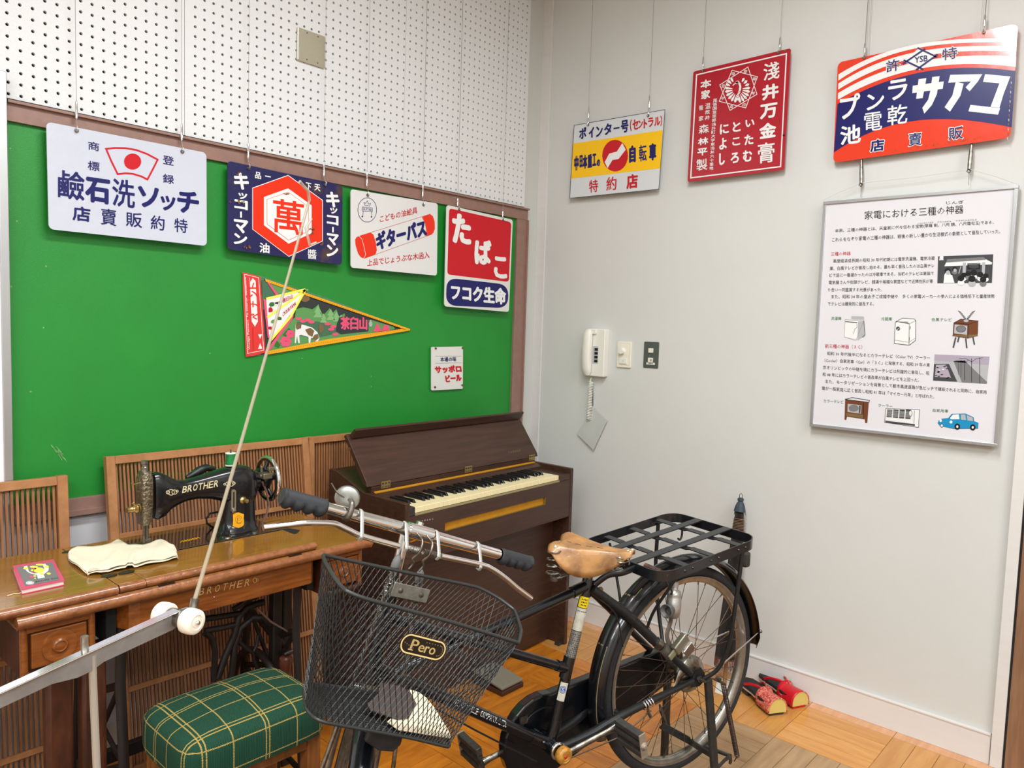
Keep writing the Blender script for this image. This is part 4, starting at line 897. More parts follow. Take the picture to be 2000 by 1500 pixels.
build('fly_wheel', MB().tube([(-1.765, -.45+.14*cos(2*pi*k/36), .26+.14*sin(2*pi*k/36)) for k in range(36)], .011, 8, closed=True).tube([(-1.765, -.59, .26), (-1.765, -.31, .26)], .007, 6).tube([(-1.765, -.45, .12), (-1.765, -.45, .40)], .007, 6), iron, tb, world=True, smooth=60)
tubeo('treadle_belt', arc([(503, 1190), (530, 1215), (560, 1232), (578, 1252), (582, 1266), (567, 1282), (548, 1291)], .56), .003, leathb, tb)
c = W1(558, 1292, .56)
build('knee_handle', MB().lathe([(1e-4, -.075), (.016, -.07), (.0175, -.03), (.019, -.012), (.021, .0), (.019, .012), (.014, .016), (1e-4, .017)], Matrix.Translation(c), 16), mat('handle_brown', (84, 42, 30), .35, coat=.4), tb, world=True)
tubeo('knee_lever', [c+V((-.005, 0, .022)), c+V((.012, 0, .025)), c+V((.03, -.004, .028))], .006, steel, tb); tubeo('knee_lever', [c+V((0, 0, -.07)), c+V((-.01, .02, -.29)), V((c.x, -.47, .10))], .006, iron, tb)

# ================================================================= sewing machine head
ym = .39
sm = thing('sewing_machine', 'black sewing machine with gold lettering and silver face plate, set in the table', 'sewing machine', (-1.9, -.39, .7735))
build('bed', MB().prism(rrect(.44, .172, .012, 4, -1.92, -.389), .7531, .7745), mat('bed_black', (18, 20, 20), .12, coat=1), sm, world=True, smooth=0, bevel=.0015)
build('bed_rim', MB().box(-2.14, -1.70, -.4772, -.4755, .7735, .7757), steel, sm, world=True, smooth=0)
build('slide_plate', MB().prism(rrect(.05, .09, .004, 3, -2.085, -.39), .7745, .7762), steel, sm, world=True, smooth=0)
A = Art(sm, lambda x, y, d: ZP(x, y, d), .7749, (0, 0, 1), None, gloss=.3, step=.0002)
for k in range(7): 
    x = 352+k*5; A.stroke([(x, 1060-k*1.1), (x+4, 1056-k*1.1), (x+9, 1058-k*1.1)], .9, 'gold', 1, name='ornament')
A.done()
def loft(secs, n=20, pw=2.6):
    rows = []
    for (c, ax, ay) in secs:
        c = V(c); ax = V(ax); ay = V(ay); row = []
        for k in range(n+1):
            a = 2*pi*k/n; ca, sa = cos(a), sin(a)
            row.append(c+ax*(math.copysign(abs(ca)**(2/pw), ca))+ay*(math.copysign(abs(sa)**(2/pw), sa)))
        rows.append(row)
    mb = MB().grid(rows); mb.add(rows[0][:-1], [tuple(range(n))[::-1]]); mb.add(rows[-1][:-1], [tuple(range(n))]); return mb
arm = [(-2.050, .978, .850, .024), (-2.040, .980, .845, .027), (-2.020, .972, .852, .028), (-2.005, .962, .868, .027), (-1.985, .950, .878, .025), (-1.96, .946, .886, .025), (-1.93, .950, .888, .027), (-1.89, .958, .882, .030),
       (-1.86, .964, .872, .034), (-1.83, .970, .858, .038), (-1.80, .972, .845, .040), (-1.775, .968, .84, .040), (-1.758, .955, .85, .036), (-1.750, .935, .87, .028)]
mb = loft([((x, -ym, (a+b_)/2), (0, h, 0), (0, 0, (a-b_)/2)) for x, a, b_, h in arm], 28, 3.0)
build('arm', mb, black, sm, world=True, smooth=60)
pil = [(.7745, -1.868, -1.744, .050), (.779, -1.867, -1.745, .050), (.784, -1.858, -1.748, .043), (.81, -1.853, -1.751, .040), (.85, -1.847, -1.753, .039), (.89, -1.845, -1.754, .039), (.94, -1.84, -1.758, .036)]
build('pillar', loft([(((a+b_)/2, -ym, z), ((b_-a)/2, 0, 0), (0, h, 0)) for z, a, b_, h in pil], 32, 3.2), black, sm, world=True, smooth=60)
facem = mat('face_plate_silver', (150, 140, 118), .35, .9, bump=1.0, bs=130, var=.45, vs=180, c2=(86, 78, 62))
build('face_plate', loft([((-2.071, -ym, .838), (.013, 0, 0), (0, .022, 0)), ((-2.071, -ym, .90), (.016, 0, 0), (0, .026, 0)), ((-2.071, -ym, .965), (.016, 0, 0), (0, .026, 0)), ((-2.070, -ym, .984), (.012, 0, 0), (0, .020, 0))], 20, 5), facem, sm, world=True, smooth=50)
build('presser_knob', MB().lathe([(.009, 0), (.009, .012), (.0075, .014), (.0075, .02), (.0095, .022), (.0095, .030), (1e-4, .031)], Matrix.Translation((-2.071, -ym, .984)), 18), chromed, sm, world=True)
build('presser_bar', MB().cyl((-2.066, -ym, .845), (-2.066, -ym, .790), .0048).cyl((-2.076, -ym-.006, .845), (-2.076, -ym-.006, .785), .0035).box(-2.073, -2.058, -ym-.006, -ym+.006, .786, .797).box(-2.072, -2.056, -ym-.014, -ym+.006, .7775, .780), steel, sm, world=True, smooth=50)
tubeo('needle', [(-2.074, -ym-.006, .787), (-2.074, -ym-.006, .777)], .0008, steel, sm)
tubeo('thread_hook', arc([(290, 955), (283, 945), (272, 943), (262, 946), (256, 943)], .405), .0018, brass, sm)
c = W1(262, 994, .405)
build('tension_dial', MB().lathe([(.004, -.024), (.0125, -.012), (.0125, -.009), (.005, -.008), (.0125, -.006), (.012, -.003), (.006, .0), (.0085, .002), (.006, .006), (.009, .009), (.007, .014), (.007, .022), (1e-4, .022)], axisM(c, (-1, -.25, 0)), 20), brass, sm, world=True)
tubeo('tension_spring', arc([(273, 985), (262, 987), (258, 983), (262, 981)], .41), .0012, brass, sm)
A = Art(sm, W1, ym+.0405, (200, 850, 1886/440), None, gloss=.3, step=.0001)
for i, ch in enumerate('BROTHER'):
    x = 690+i*44; y = 453-i*8; A.t(ch, x-19, y+4, x+19, y-4, 58, 'palegold', 1, .03, slant=.16)
for x, y, r in ((575, 478, 28), (603, 476, 22), (548, 478, 15), (625, 468, 10)): A.ellst(x, y, r, r*.85, 5, 'palegold', 1, 'ornament', 12)
for x, y, r in ((1078, 404, 24), (1050, 408, 18), (1100, 402, 12), (1024, 410, 8)): A.ellst(x, y, r, r*.95, 5, 'palegold', 1, 'ornament', 12)
A.done()
A = Art(sm, W1, ym+.0425, (200, 850, 1886/440), None, gloss=.3, step=.0002)
A.poly([(1092, 660), (1112, 650), (1140, 646), (1165, 655), (1186, 662), (1182, 700), (1188, 745), (1170, 765), (1140, 776), (1112, 770), (1090, 762), (1094, 715)], 'gold', 1, 'badge'); A.ellst(1142, 708, 28, 34, 3, 'brown', 2, 'badge', 18); A.ellst(1145, 702, 10, 12, 2.5, 'brown', 2, 'badge', 10); A.stroke([(1130, 690), (1128, 730), (1160, 735)], 3, 'brown', 2, False, 'badge')
A.stroke([(1186, 700), (1186, 850)], 4, 'cow', 2)
A.done()
c = W1(456, 977, ym+.040); M_ = frame(c, (1, 0, 0), (.05, 0, 1))
build('stitch_plate', MB().prism(rrect(.014, .064, .0065, 6), -.002, .002, M_), mat('nickel', (176, 166, 136), .3, .7), sm, world=True); build('stitch_slot', MB().prism(rrect(.0045, .048, .002, 4, 0, .002), .002, .0024, M_), dark, sm, world=True)
build('stitch_lever', MB().lathe([(1e-4, .008), (.007, .006), (.0085, 0)], axisM(c+V((-.001, 0, -.031)), N1), 14), chromed, sm, world=True)
c = W1(474, 977, ym+.04); build('brass_knob', MB().lathe([(.0095, -.004), (.0115, .003), (.0095, .006), (.006, .008), (.0075, .012), (.006, .02), (1e-4, .021)], axisM(c, (.2, -1, 0)), 20), brass, sm, world=True)
c = ZP(443, 1047, .782); build('front_knob', MB().lathe([(.013, -.006), (.012, 0), (.006, .003), (.0085, .006), (.0085, .016), (1e-4, .017)], Matrix.Translation(c), 16), blackm, sm, world=True); build('knob_ring', MB().lathe([(.0125, -.008), (.0135, -.002), (.009, .0005)], Matrix.Translation(c), 18), chrome, sm, world=True)
# spool
build('spool_pin', MB().cyl((-1.822, -ym, .965), (-1.822, -ym, 1.02), .002), steel, sm, world=True)
sp_ = thing('thread_spool', 'green thread spool with white rims on top of the sewing machine', 'spool', (-1.822, -ym, .972))
build('thread', MB().lathe([(.0135, .002), (.0135, .037)], Matrix.Translation(sp_.location), 24), gthread, sp_, world=True)
for z in (0, .036): build('rim', MB().lathe([(.004, 0), (.0155, 0), (.016, .0015), (.0155, .003), (.004, .003)], Matrix.Translation(sp_.location+V((0, 0, z))), 24), white, sp_, world=True)
# hand wheel
hw = build('hand_wheel', MB().tube([(-1.700, -ym+.066*cos(2*pi*k/48), .917+.066*sin(2*pi*k/48)) for k in range(48)], .0065, 10, closed=True), chrome, sm, world=True, smooth=60)
mb = MB()
for k in range(5):
    a = 2*pi*k/5+.4; mb.tube([(-1.715, -ym+.016*cos(a), .917+.016*sin(a)), (-1.700, -ym+.063*cos(a), .917+.063*sin(a))], [.009, .006], 8)
mb.lathe([(.058, -.004), (.064, -.004), (.064, .004), (.058, .004), (.058, -.004)], axisM((-1.703, -ym, .917), (1, 0, 0)), 40)
build('wheel_spokes', mb, black, hw, world=True, smooth=60)
build('hub', MB().lathe([(.030, -.062), (.031, -.035), (.026, -.03), (.036, -.026), (.036, -.004), (.022, .0), (.022, .008), (1e-4, .010)], axisM((-1.705, -ym, .917), (1, 0, 0)), 28), black, sm, world=True)
build('bobbin_winder', MB().box(-1.745, -1.715, -ym-.055, -ym-.02, .928, .945).cyl((-1.75, -ym-.04, .937), (-1.70, -ym-.04, .937), .006).cyl((-1.738, -ym-.03, .945), (-1.738, -ym-.03, .965), .004).box(-1.725, -1.705, -ym-.05, -ym-.035, .95, .962), mat('winder', (120, 112, 92), .4, .7), sm, world=True, smooth=40, bevel=.002)
build('motor', loft([((-1.80, -.32, .83), (0, .026, 0), (0, 0, .028)), ((-1.74, -.32, .83), (0, .026, 0), (0, 0, .028))], 20, 2).tube([(-1.84, -.33, .955), (-1.87, -.33, .962), (-1.89, -.33, .955), (-1.93, -.335, .94)], [.006, .012, .014, .006], 10), blackm, sm, world=True, smooth=50)
tubeo('power_cord', [(-1.76, -.33, .85), (-1.72, -.33, .875), (-1.715, -.33, .84), (-1.74, -.33, .82)], .0035, blackm, sm)
tubeo('power_cord', arc([(425, 1000), (410, 1003), (403, 1013), (404, 1022), (415, 1030), (428, 1030)], .33), .0032, iron, sm)
tubeo('belt', arc([(512, 940), (522, 965), (526, 985), (522, 1003), (513, 1022), (511, 1040), (514, 1046)], .42), .0032, leathb, sm, sy=1) if False else build('belt', MB().tube(arc([(512, 940), (521, 962), (525, 985), (521, 1003), (513, 1020), (511, 1034), (514, 1046)], .42), .0034, 6), leathb, sm, world=True, smooth=60)
build('bed_screw', MB().lathe([(.009, -.002), (.008, .003), (.004, .004), (1e-4, .004)], Matrix.Translation(ZP(497, 1040, .776)), 14), steel, sm, world=True)
tubeo('thread', [W1(452, 900, .39), W1(360, 925, .40), W1(290, 927, .40)], .00035, gthread, sm)

# ================================================================= cloth and picture book on the table
ZF = (0, 1020, 5.0)
topb = [(662, 330), (700, 290), (760, 268), (880, 266), (1000, 250), (1080, 232), (1130, 200), (1160, 180), (1195, 205), (1245, 240), (1330, 232), (1400, 238), (1480, 222), (1540, 188), (1570, 182), (1610, 205), (1660, 245), (1712, 250)]
botb = [(668, 372), (700, 412), (760, 450), (815, 490), (860, 516), (930, 508), (985, 508), (1040, 488), (1090, 478), (1150, 470), (1230, 452), (1310, 438), (1390, 424), (1470, 408), (1550, 392), (1630, 376), (1690, 366), (1741, 356)]
cl = thing('cloth', 'crumpled cream cloth lying under the sewing machine needle', 'cloth', ZP(240, 1100, .7765))
rnd = random.Random(2)
def lay(dz, sc, seed):
    r2 = random.Random(seed); ph_ = [r2.uniform(0, 6) for _ in range(6)]; rows = []
    m = 60; n = 20
    for i in range(m+1):
        t = i/m*(len(topb)-1); a = min(int(t), len(topb)-2); f_ = t-a
        T0 = V(topb[a]).lerp(V(topb[a+1]), f_); B0 = V(botb[a]).lerp(V(botb[a+1]), f_); row = []
        for j in range(n+1):
            v = j/n; v = .5+(v-.5)*sc; q = T0.lerp(B0, v)
            z = .7768+dz+.0022*abs(sin(3.1*v+ph_[0]+i*.05))+.0022*abs(sin(i*.23+ph_[1]+v*2))+.0014*sin(i*.5+v*6+ph_[2])+.0012*sin(i*.11-v*11+ph_[3])
            if abs(i/m-.62) < .03 and v > .5: z += .006
            if i in (0, m): z = .7768+dz*.5
            row.append(ZP(ZF[0]+q.x/5, ZF[1]+q.y/5, .7775)+V((0, 0, z-.7775)))
        rows.append(row)
    return MB().grid(rows)
build('upper_fold', lay(.006, .97, 1), clothm, cl, world=True, smooth=80, solid=.0012)
build('lower_fold', lay(.0012, 1.02, 5), clothm, cl, world=True, smooth=80, solid=.0012)
tubeo('hem_roll', [ZP(ZF[0]+x/5, ZF[1]+y/5, z) for x, y, z in ((862, 512, .779), (850, 490, .786), (862, 460, .792), (900, 440, .794), (960, 446, .791), (1010, 462, .786))], .0022, clothm, cl)
tubeo('frayed_end', [ZP(ZF[0]+x/5, ZF[1]+y/5, .784) for x, y in ((1660, 245), (1690, 238), (1710, 256), (1720, 280), (1712, 300))], .002, clothm, cl)
c4 = [ZP(x, y, .788) for x, y in ((25, 1105), (104, 1092), (126, 1133), (42, 1151))]
bk = thing('picture_book', 'small pink-bordered picture book with yellow flowers on the table leaf', 'book', (sum((c.x for c in c4))/4, sum((c.y for c in c4))/4, .7752))
def slab(z0, z1, P, tilt=0): 
    lo = [V((p.x, p.y, z0)) for p in P]; hi = [V((p.x, p.y, z1)) for p in P]
    return MB().add(lo+hi, [(0, 1, 2, 3)[::-1], (4, 5, 6, 7), (0, 1, 5, 4), (1, 2, 6, 5), (2, 3, 7, 6), (3, 0, 4, 7)])
pinkm = mat('book_pink', (214, 74, 118), .35, coat=.4)
ins = lambda P, t: [p.lerp(sum(P, V())/4, t) for p in P]
build('back_cover', slab(.7755, .7772, c4), pinkm, bk, world=True, smooth=0); build('pages', slab(.7772, .786, ins(c4, .035)), mat('pages', (232, 222, 206), .8), bk, world=True, smooth=0)
build('front_cover', slab(.786, .788, c4), pinkm, bk, world=True, smooth=0)
A = Art(bk, lambda x, y, d: ZP(x, y, d), .7882, (0, 880, 5.0), None, gloss=.35, step=.0002)
A.poly([(162, 1137), (508, 1088), (585, 1262), (246, 1322)], 'grey', 1)
A.poly([(232, 1132), (266, 1124), (282, 1180), (335, 1200), (392, 1192), (425, 1180), (432, 1150), (412, 1110), (442, 1104), (478, 1150), (470, 1175), (425, 1212), (440, 1240), (370, 1250), (362, 1215), (300, 1202), (262, 1180)], 'white', 2)
for x, y, rx, ry, c in ((380, 1168, 54, 26, 'lyel'), (330, 1136, 40, 10, 'lyel'), (390, 1114, 40, 9, 'lyel'), (455, 1134, 22, 13, 'lyel'), (252, 1150, 24, 11, 'lyel'), (338, 1152, 17, 8, 'pink'), (305, 1232, 20, 11, 'pink'), (410, 1204, 20, 11, 'lyel'), (476, 1201, 20, 10, 'lyel'), (340, 1225, 14, 7, 'lyel'), (342, 1248, 9, 5, 'lyel'), (318, 1168, 18, 8, 'lyel'), (320, 1190, 10, 6, 'pink')): A.ell(x, y, rx, ry, c, 3)
A.ell(292, 1292, 38, 18, 'white', 2); A.ellst(292, 1292, 28, 13, 3, 'grey', 3, n=10)
A.t('オクユンテス', 345, 1282, 480, 1258, 17, 'black', 3, .02); A.t('エルに', 498, 1252, 570, 1242, 15, 'black', 3, .02)
A.done()
tubeo('tassel', [ZP(x/5, 880+y/5, .777) for x, y in ((222, 1356), (250, 1368), (230, 1378), (180, 1398), (140, 1396), (100, 1410), (70, 1415))], .0009, mat('tassel', (240, 214, 176), .9), bk)

# ================================================================= electric piano
pn_ = thing('piano', 'dark brown upright electric piano with its lid open, standing in the corner', 'piano', (-1.277, -.549, 0), rad(3))
def pbx(nm, a, b_, c, d, e, f_, m, bev=.0015, par=None): return build(nm, MB().box(a, b_, c, d, e, f_), m, par or pn_, smooth=0, bevel=bev, seg=1)
side = [(0, 0), (0, .800), (.215, .803), (.376, .860), (.42, .862), (.42, 0)]
MYZ = lambda x: Matrix(((0, 0, 1, x), (1, 0, 0, 0), (0, 1, 0, 0), (0, 0, 0, 1)))
for x in (0, .98): build('side_panel', MB().prism(side, 0, .02, MYZ(x)), pianom, pn_, smooth=0, bevel=.002, seg=1)
build('side_edge', MB().box(0, .02, -.0012, 0, .002, .798).box(.98, 1.0, -.0012, 0, .002, .798), pianoe, pn_, smooth=0, split=True)
pbx('kick_panel', .02, .98, .083, .10, .012, .60, pianom)
pbx('back_panel', .02, .98, .40, .415, .01, .855, pianom)
pbx('bottom_rail', .02, .98, .10, .40, .01, .03, pianom)
zz = [(.02, .196, .592, .752), (.804, .98, .592, .752), (.196, .804, .592, .668), (.196, .804, .700, .752)]
mb = MB()
for a, b_, c, d in zz: mb.box(a, b_, 0, .018, c, d)
build('front_beam', mb, pianom, pn_, smooth=0)
pbx('slot_felt', .19, .81, .010, .014, .660, .708, felt, 0)
build('slot_lining', MB().box(.800, .804, .0005, .012, .668, .70).box(.196, .804, .0005, .010, .6675, .6685), ochre, pn_, smooth=0)
pbx('beam_underside', .02, .98, .0, .083, .585, .592, pianom)
pbx('key_bed', .02, .98, .018, .22, .735, .757, pianom)
pbx('key_slip', .048, .90, -.0005, .014, .752, .7585, mat('key_slip_felt', (148, 136, 96), .8), 0)
pbx('cheek_block', .02, .048, .001, .17, .752, .783, blackd, .002); pbx('cheek_block', .897, .98, .001, .17, .752, .778, pianom, .002)
wk = .8475/36; x0k = .0495
for k in range(36):
    a = x0k+k*wk
    o = pbx('white_key', a+.0004, a+wk-.0004, .003, .155, .760, .780, ivory, .0012)
for k in range(36):
    if k % 7 in (0, 1, 3, 4, 5) and k < 35:
        c = x0k+(k+1)*wk; mb = MB()
        mb.add([V(p) for p in ((c-.0055, .053, .780), (c+.0055, .053, .780), (c+.0055, .155, .780), (c-.0055, .155, .780), (c-.0042, .062, .7915), (c+.0042, .062, .7915), (c+.0042, .155, .7915), (c-.0042, .155, .7915))], [(0, 1, 5, 4), (1, 2, 6, 5), (2, 3, 7, 6), (3, 0, 4, 7), (4, 5, 6, 7)])
        build('black_key', mb, blackkey, pn_, smooth=0, bevel=.0008, seg=1)
build('fallboard', MB().prism([(.155, .757), (.155, .790), (.172, .797), (.192, .800), (.215, .806), (.215, .757)], .02, .98, MYZ(0)), pianom, pn_, smooth=0)
build('felt_strip', MB().prism([(.190, .8003), (.198, .8025), (.200, .8060), (.190, .8035)], .03, .97, MYZ(0)), felt, pn_, smooth=0)
build('hinge_rail', MB().prism([(.200, .800), (.198, .824), (.222, .824), (.24, .806)], .02, .98, MYZ(0)), pianom, pn_, smooth=0, bevel=.001, seg=1)
build('top_board', MB().prism([(.225, .806), (.376, .858), (.415, .860), (.415, .848), (.376, .846), (.235, .796)], .02, .98, MYZ(0)), pianom, pn_, smooth=0)
lid = build('lid', MB().prism([(.198, .826), (.203, .842), (.322, 1.004), (.336, .994), (.220, .828)], .0, 1.0, MYZ(0)), pianom, pn_, smooth=0, bevel=.0015, seg=1)
build('lid_lip', MB().prism([(.303, .988), (.282, 1.020), (.290, 1.026), (.318, 1.000)], .012, .995, MYZ(0)), pianom, lid, smooth=0, bevel=.002)
build('lid_prop', MB().box(-.004, 0, .295, .309, .945, .957), brass, lid, smooth=0)
for x in (.085, .53, .955):
    h_ = build('hinge', MB().prism([(.1965, .812), (.1965, .836), (.1985, .8375), (.1985, .812)], x-.022, x+.022, MYZ(0)), brass, pn_, smooth=0)
    build('hinge_pin', MB().box(x-.018, x-.01, .1955, .1965, .8275, .8335).box(x-.004, x+.004, .1955, .1965, .8275, .8335).box(x+.010, x+.018, .1955, .1965, .8275, .8335), blackd, h_, smooth=0, split=True)
    for dx in (-.014, 0, .014): build('screw', MB().lathe([(1e-4, .0008), (.002, .0006), (.0024, 0)], axisM((x+dx, .1965, .818), (0, -1, 0)), 8), blackd, h_)
A = Art(pn_, lambda x, y, d: PL(x, y, V((-1.277, -.549, 0))+V((sin(rad(3)), -cos(rad(3)), 0))*d, V((-sin(rad(3)), cos(rad(3)), 0))), .0008, (640, 780, 1442/500), None, gloss=.4, step=.0002)
for i, ch in enumerate('YAMAHA'): A.g(ch, 518+i*14.6, 687-i*2.6, 8, 9, 'lgrey', 1, .02, slope=-.12)
A.done()
n_lid = V((0, -(1.004-.842), (.322-.203))).normalized()
Rz = Matrix.Rotation(rad(3), 3, 'Z'); nl = Rz @ n_lid; pl0 = Matrix.Translation(V((-1.277, -.549, 0))) @ (Matrix.Rotation(rad(3), 4, 'Z') @ V((0, .203, .842)))
A = Art(pn_, lambda x, y, d: PL(x, y, pl0+nl*d, nl), .0008, (640, 780, 1442/500), None, gloss=.5, step=.0002)
for i, ch in enumerate('YAMAHA'): A.g(ch, 1022+i*12, 300-i*2.6, 9, 13, 'cow', 1, .02, slope=-.15)
A.done()
for x, y in ((.03, .02), (.97, .02), (.03, .38), (.97, .38)): pbx('foot', x-.018, x+.018, y-.012, y+.012, 0.0, .0121, blackd, 0)
c = V((-1.277, -.549, 0))+V((cos(rad(3)), sin(rad(3)), 0))*.49+V((-sin(rad(3)), cos(rad(3)), 0))*-.025
pd = thing('foot_pedal', 'grey ribbed foot pedal on the floor in front of the piano', 'pedal', (c.x, c.y, 0), rad(0))
build('base', MB().box(-.062, .062, -.085, .085, 0, .02), pianom, pd, smooth=0, bevel=.004)
build('tread', MB().prism([(-.082, .022), (.082, .042), (.082, .054), (-.082, .034)], -.060, .060, MYZ(0)), pedalm, pd, smooth=0, bevel=.004)
build('pivot', MB().cyl((-.06, .02, .028), (.06, .02, .028), .012), blackd, pd)

# ================================================================= stool
st = thing('stool', 'low wooden stool with green plaid cushion in front of the sewing table', 'stool', (-2.01, -.785, 0))
pm_ = bpy.data.materials.new('green_plaid'); pm_.use_nodes = True; nt = pm_.node_tree; N = nt.nodes; L = nt.links; bs_ = N['Principled BSDF']; bs_.inputs['Roughness'].default_value = .85
tc = N.new('ShaderNodeTexCoord'); sx = N.new('ShaderNodeSeparateXYZ'); L.new(tc.outputs['Object'], sx.inputs[0])
def mth(op, a, b_=None, c=None):
    n = N.new('ShaderNodeMath'); n.operation = op
    for i, q in enumerate((a, b_, c)):
        if q is None: continue
        if isinstance(q, (int, float)): n.inputs[i].default_value = q
        else: L.new(q, n.inputs[i])
    return n.outputs[0]
def lines(co, offs, w):
    acc = None
    for o_ in offs:
        v = mth('LESS_THAN', mth('ABSOLUTE', mth('SUBTRACT', co, o_)), w)
        acc = v if acc is None else mth('MAXIMUM', acc, v)
    return acc
X_, Y_, Z_ = sx.outputs
tw = mth('GREATER_THAN', mth('SINE', mth('MULTIPLY', mth('ADD', mth('ADD', X_, Y_), mth('MULTIPLY', Z_, 1)), 1700)), -.35)
lx = lines(X_, (-.150, -.141, -.078, .004, .013, .088, .158, .167), .0016)
ly = lines(Y_, (-.112, -.103, -.036, .022, .031, .084, .112), .0016)
lz = lines(Z_, (.437, .372), .0016)
al_ = mth('MULTIPLY', mth('MAXIMUM', mth('MAXIMUM', lx, ly), lz), tw)
mx = N.new('ShaderNodeMix'); mx.data_type = 'RGBA'; L.new(al_, mx.inputs[0]); mx.inputs[6].default_value = (*lin((8, 68, 46)), 1); mx.inputs[7].default_value = (*lin((222, 186, 96)), 1)
wv = mth('SINE', mth('MULTIPLY', mth('SUBTRACT', X_, Y_), 1500)); bp = N.new('ShaderNodeBump'); bp.inputs['Strength'].default_value = .5; bp.inputs['Distance'].default_value = .001; L.new(wv, bp.inputs['Height']); L.new(bp.outputs[0], bs_.inputs['Normal'])
mm = N.new('ShaderNodeMix'); mm.data_type = 'RGBA'; L.new(mth('MULTIPLY', mth('ADD', wv, 1), .09), mm.inputs[0]); L.new(mx.outputs[2], mm.inputs[6]); mm.inputs[7].default_value = (.0, .01, .006, 1); L.new(mm.outputs[2], bs_.inputs['Base Color'])
rows = []; hw_, hd_ = .186, .140; m = 44
prof = [(0, .362), (1, .360), (1.01, .372), (1.012, .40), (1.008, .425), (.99, .440), (.95, .450), (.88, .4565), (.75, .463), (.5, .470), (.25, .474), (0.001, .475)]
for k in range(m):
    a = 2*pi*k/m; ca, sa = cos(a), sin(a); pw = 7; rr_ = 1/((abs(ca)**pw+abs(sa)**pw)**(1/pw)); row = []
    for s_, z in prof: row.append(V((ca*rr_*hw_*s_, sa*rr_*hd_*s_, z)))
    rows.append(row)
build('cushion', MB().grid(rows, True), pm_, st, smooth=60)
sw_ = mat('stool_wood', (150, 92, 46), .4, c2=(120, 70, 32), vs=14, stretch=(5, 5, .6), coat=.3)
for x in (-1, 1):
    for y in (-1, 1): build('leg', MB().prism([(-.019, -.019), (.019, -.019), (.019, .019), (-.019, .019)], 0, .362, Matrix.Translation((x*.150, y*.104, 0))), sw_, st, smooth=0, bevel=.003)
build('apron', MB().box(-.132, .132, -.118, -.104, .325, .362).box(-.132, .132, .104, .118, .325, .362), sw_, st, smooth=0, split=True)
build('stretcher', MB().box(-.160, -.145, -.086, .086, .14, .165).box(.145, .160, -.086, .086, .14, .165).box(-.145, .145, -.008, .008, .145, .16), sw_, st, smooth=0, split=True)

# ================================================================= tension mast in the foreground
armT = CAM+ray(352, 1206)*.765
a0_ = CAM+ray(0, 1368)*.60; dirA = (armT-a0_).normalized(); a00 = a0_-dirA*.16
rodp = CAM+ray(226, 1262)*(((a0_-CAM).dot(_f)+(armT-CAM).dot(_f))/2+.045)
tm = thing('tension_mast', 'chrome arm with two white rollers and a thin clear rod, in the near left foreground', 'mast', (rodp.x, rodp.y, 0))
upv = V((0, 0, 1)); sdv = dirA.cross(upv).normalized(); upa = sdv.cross(dirA).normalized()
La = (armT-a00).length
MA = Matrix(((dirA.x, upa.x, sdv.x, a00.x), (dirA.y, upa.y, sdv.y, a00.y), (dirA.z, upa.z, sdv.z, a00.z), (0, 0, 0, 1)))
Lr = La*.70
mb = MB()
prof = [(0, -.006), (Lr-.035, -.0065), (Lr-.012, -.0115), (Lr+.002, -.0115), (Lr+.014, -.0085), (La-.01, -.009), (La+.004, -.004), (La+.012, .002), (La+.010, .0075), (La-.004, .009), (0, .006)]
mb.prism(prof, -.0008, .0008, MA)
build('arm', mb, mat('arm_steel', (168, 169, 170), .38, .55, var=.15, vs=30), tm, world=True, smooth=0, bevel=.0004)
build('arm_flange', MB().prism([(0, .0055), (La-.004, .0085), (La-.004, .0100), (0, .0070)], -.0052, .0052, MA), chrome, tm, world=True, smooth=0, bevel=.0006)
ax = sdv; cA = MA @ V((La-.003, .0005, 0))
for s_, nm in ((1, 'roller'), (-1, 'roller')):
    M_ = axisM(cA+ax*s_*.010, ax*s_)
    r_ = build(nm, MB().lathe([(1e-4, .0), (.0105, 0), (.0125, .0025), (.0128, .008), (.0122, .014), (.0105, .0155), (.0075, .0158), (.0070, .0150), (.0052, .0150), (.0048, .0158), (1e-4, .0158)], M_, 32), offw, tm, world=True, smooth=50)
    build('axle_cap', MB().lathe([(1e-4, .0182), (.002, .018), (.003, .016), (.003, .014)], M_, 14), chrome, r_, world=True)
    build('collar', MB().lathe([(.0088, -.009), (.0088, .0), (.006, .0004)], M_, 24), chromed, tm, world=True)
rb = CAM+ray(374, 1192)*((armT-CAM).dot(_f)+.004); rt = CAM+ray(604, 392)*.86; rm = CAM+ray(472, 860)*.81
pts = []
for k in range(13):
    t = k/12; pts.append(rb*(1-t)**2+((rm-rb*.25-rt*.25)*2)*2*t*(1-t)+rt*t*t)
build('clear_rod', MB().tube(pts, [.0023-.0008*k/12 for k in range(13)], 10), mat('clear_rod', (186, 176, 152), .2, alpha=.62), tm, world=True, smooth=60)
build('rod_socket', MB().tube([rb-V((0, 0, .010)), rb+(rt-rb).normalized()*.012], .0042, 12), chromed, tm, world=True)
tubeo('eye_hook', [rt, rt+V((-.004, -.004, .010)), rt+V((-.012, -.008, .013)), rt+V((-.02, -.012, .017))], .0018, clear, tm)
tubeo('eye_hook', [rt+V((.003, .0, -.02)), rt+V((-.006, -.003, -.032)), rt+V((.0, -.002, -.05)), rt+V((.012, .004, -.046))], .0016, clear, tm)
pk = MA @ V((Lr, 0, .0))
build('pin', MB().cyl(MA @ V((Lr-.001, .0, -.004)), MA @ V((Lr-.001, .0, -.004))+V((0, 0, .021)), .0032, 12), chromed, tm, world=True)
foot = V((rodp.x+.012, rodp.y-.01, 0))
aw = _f*.005; aw.z = 0
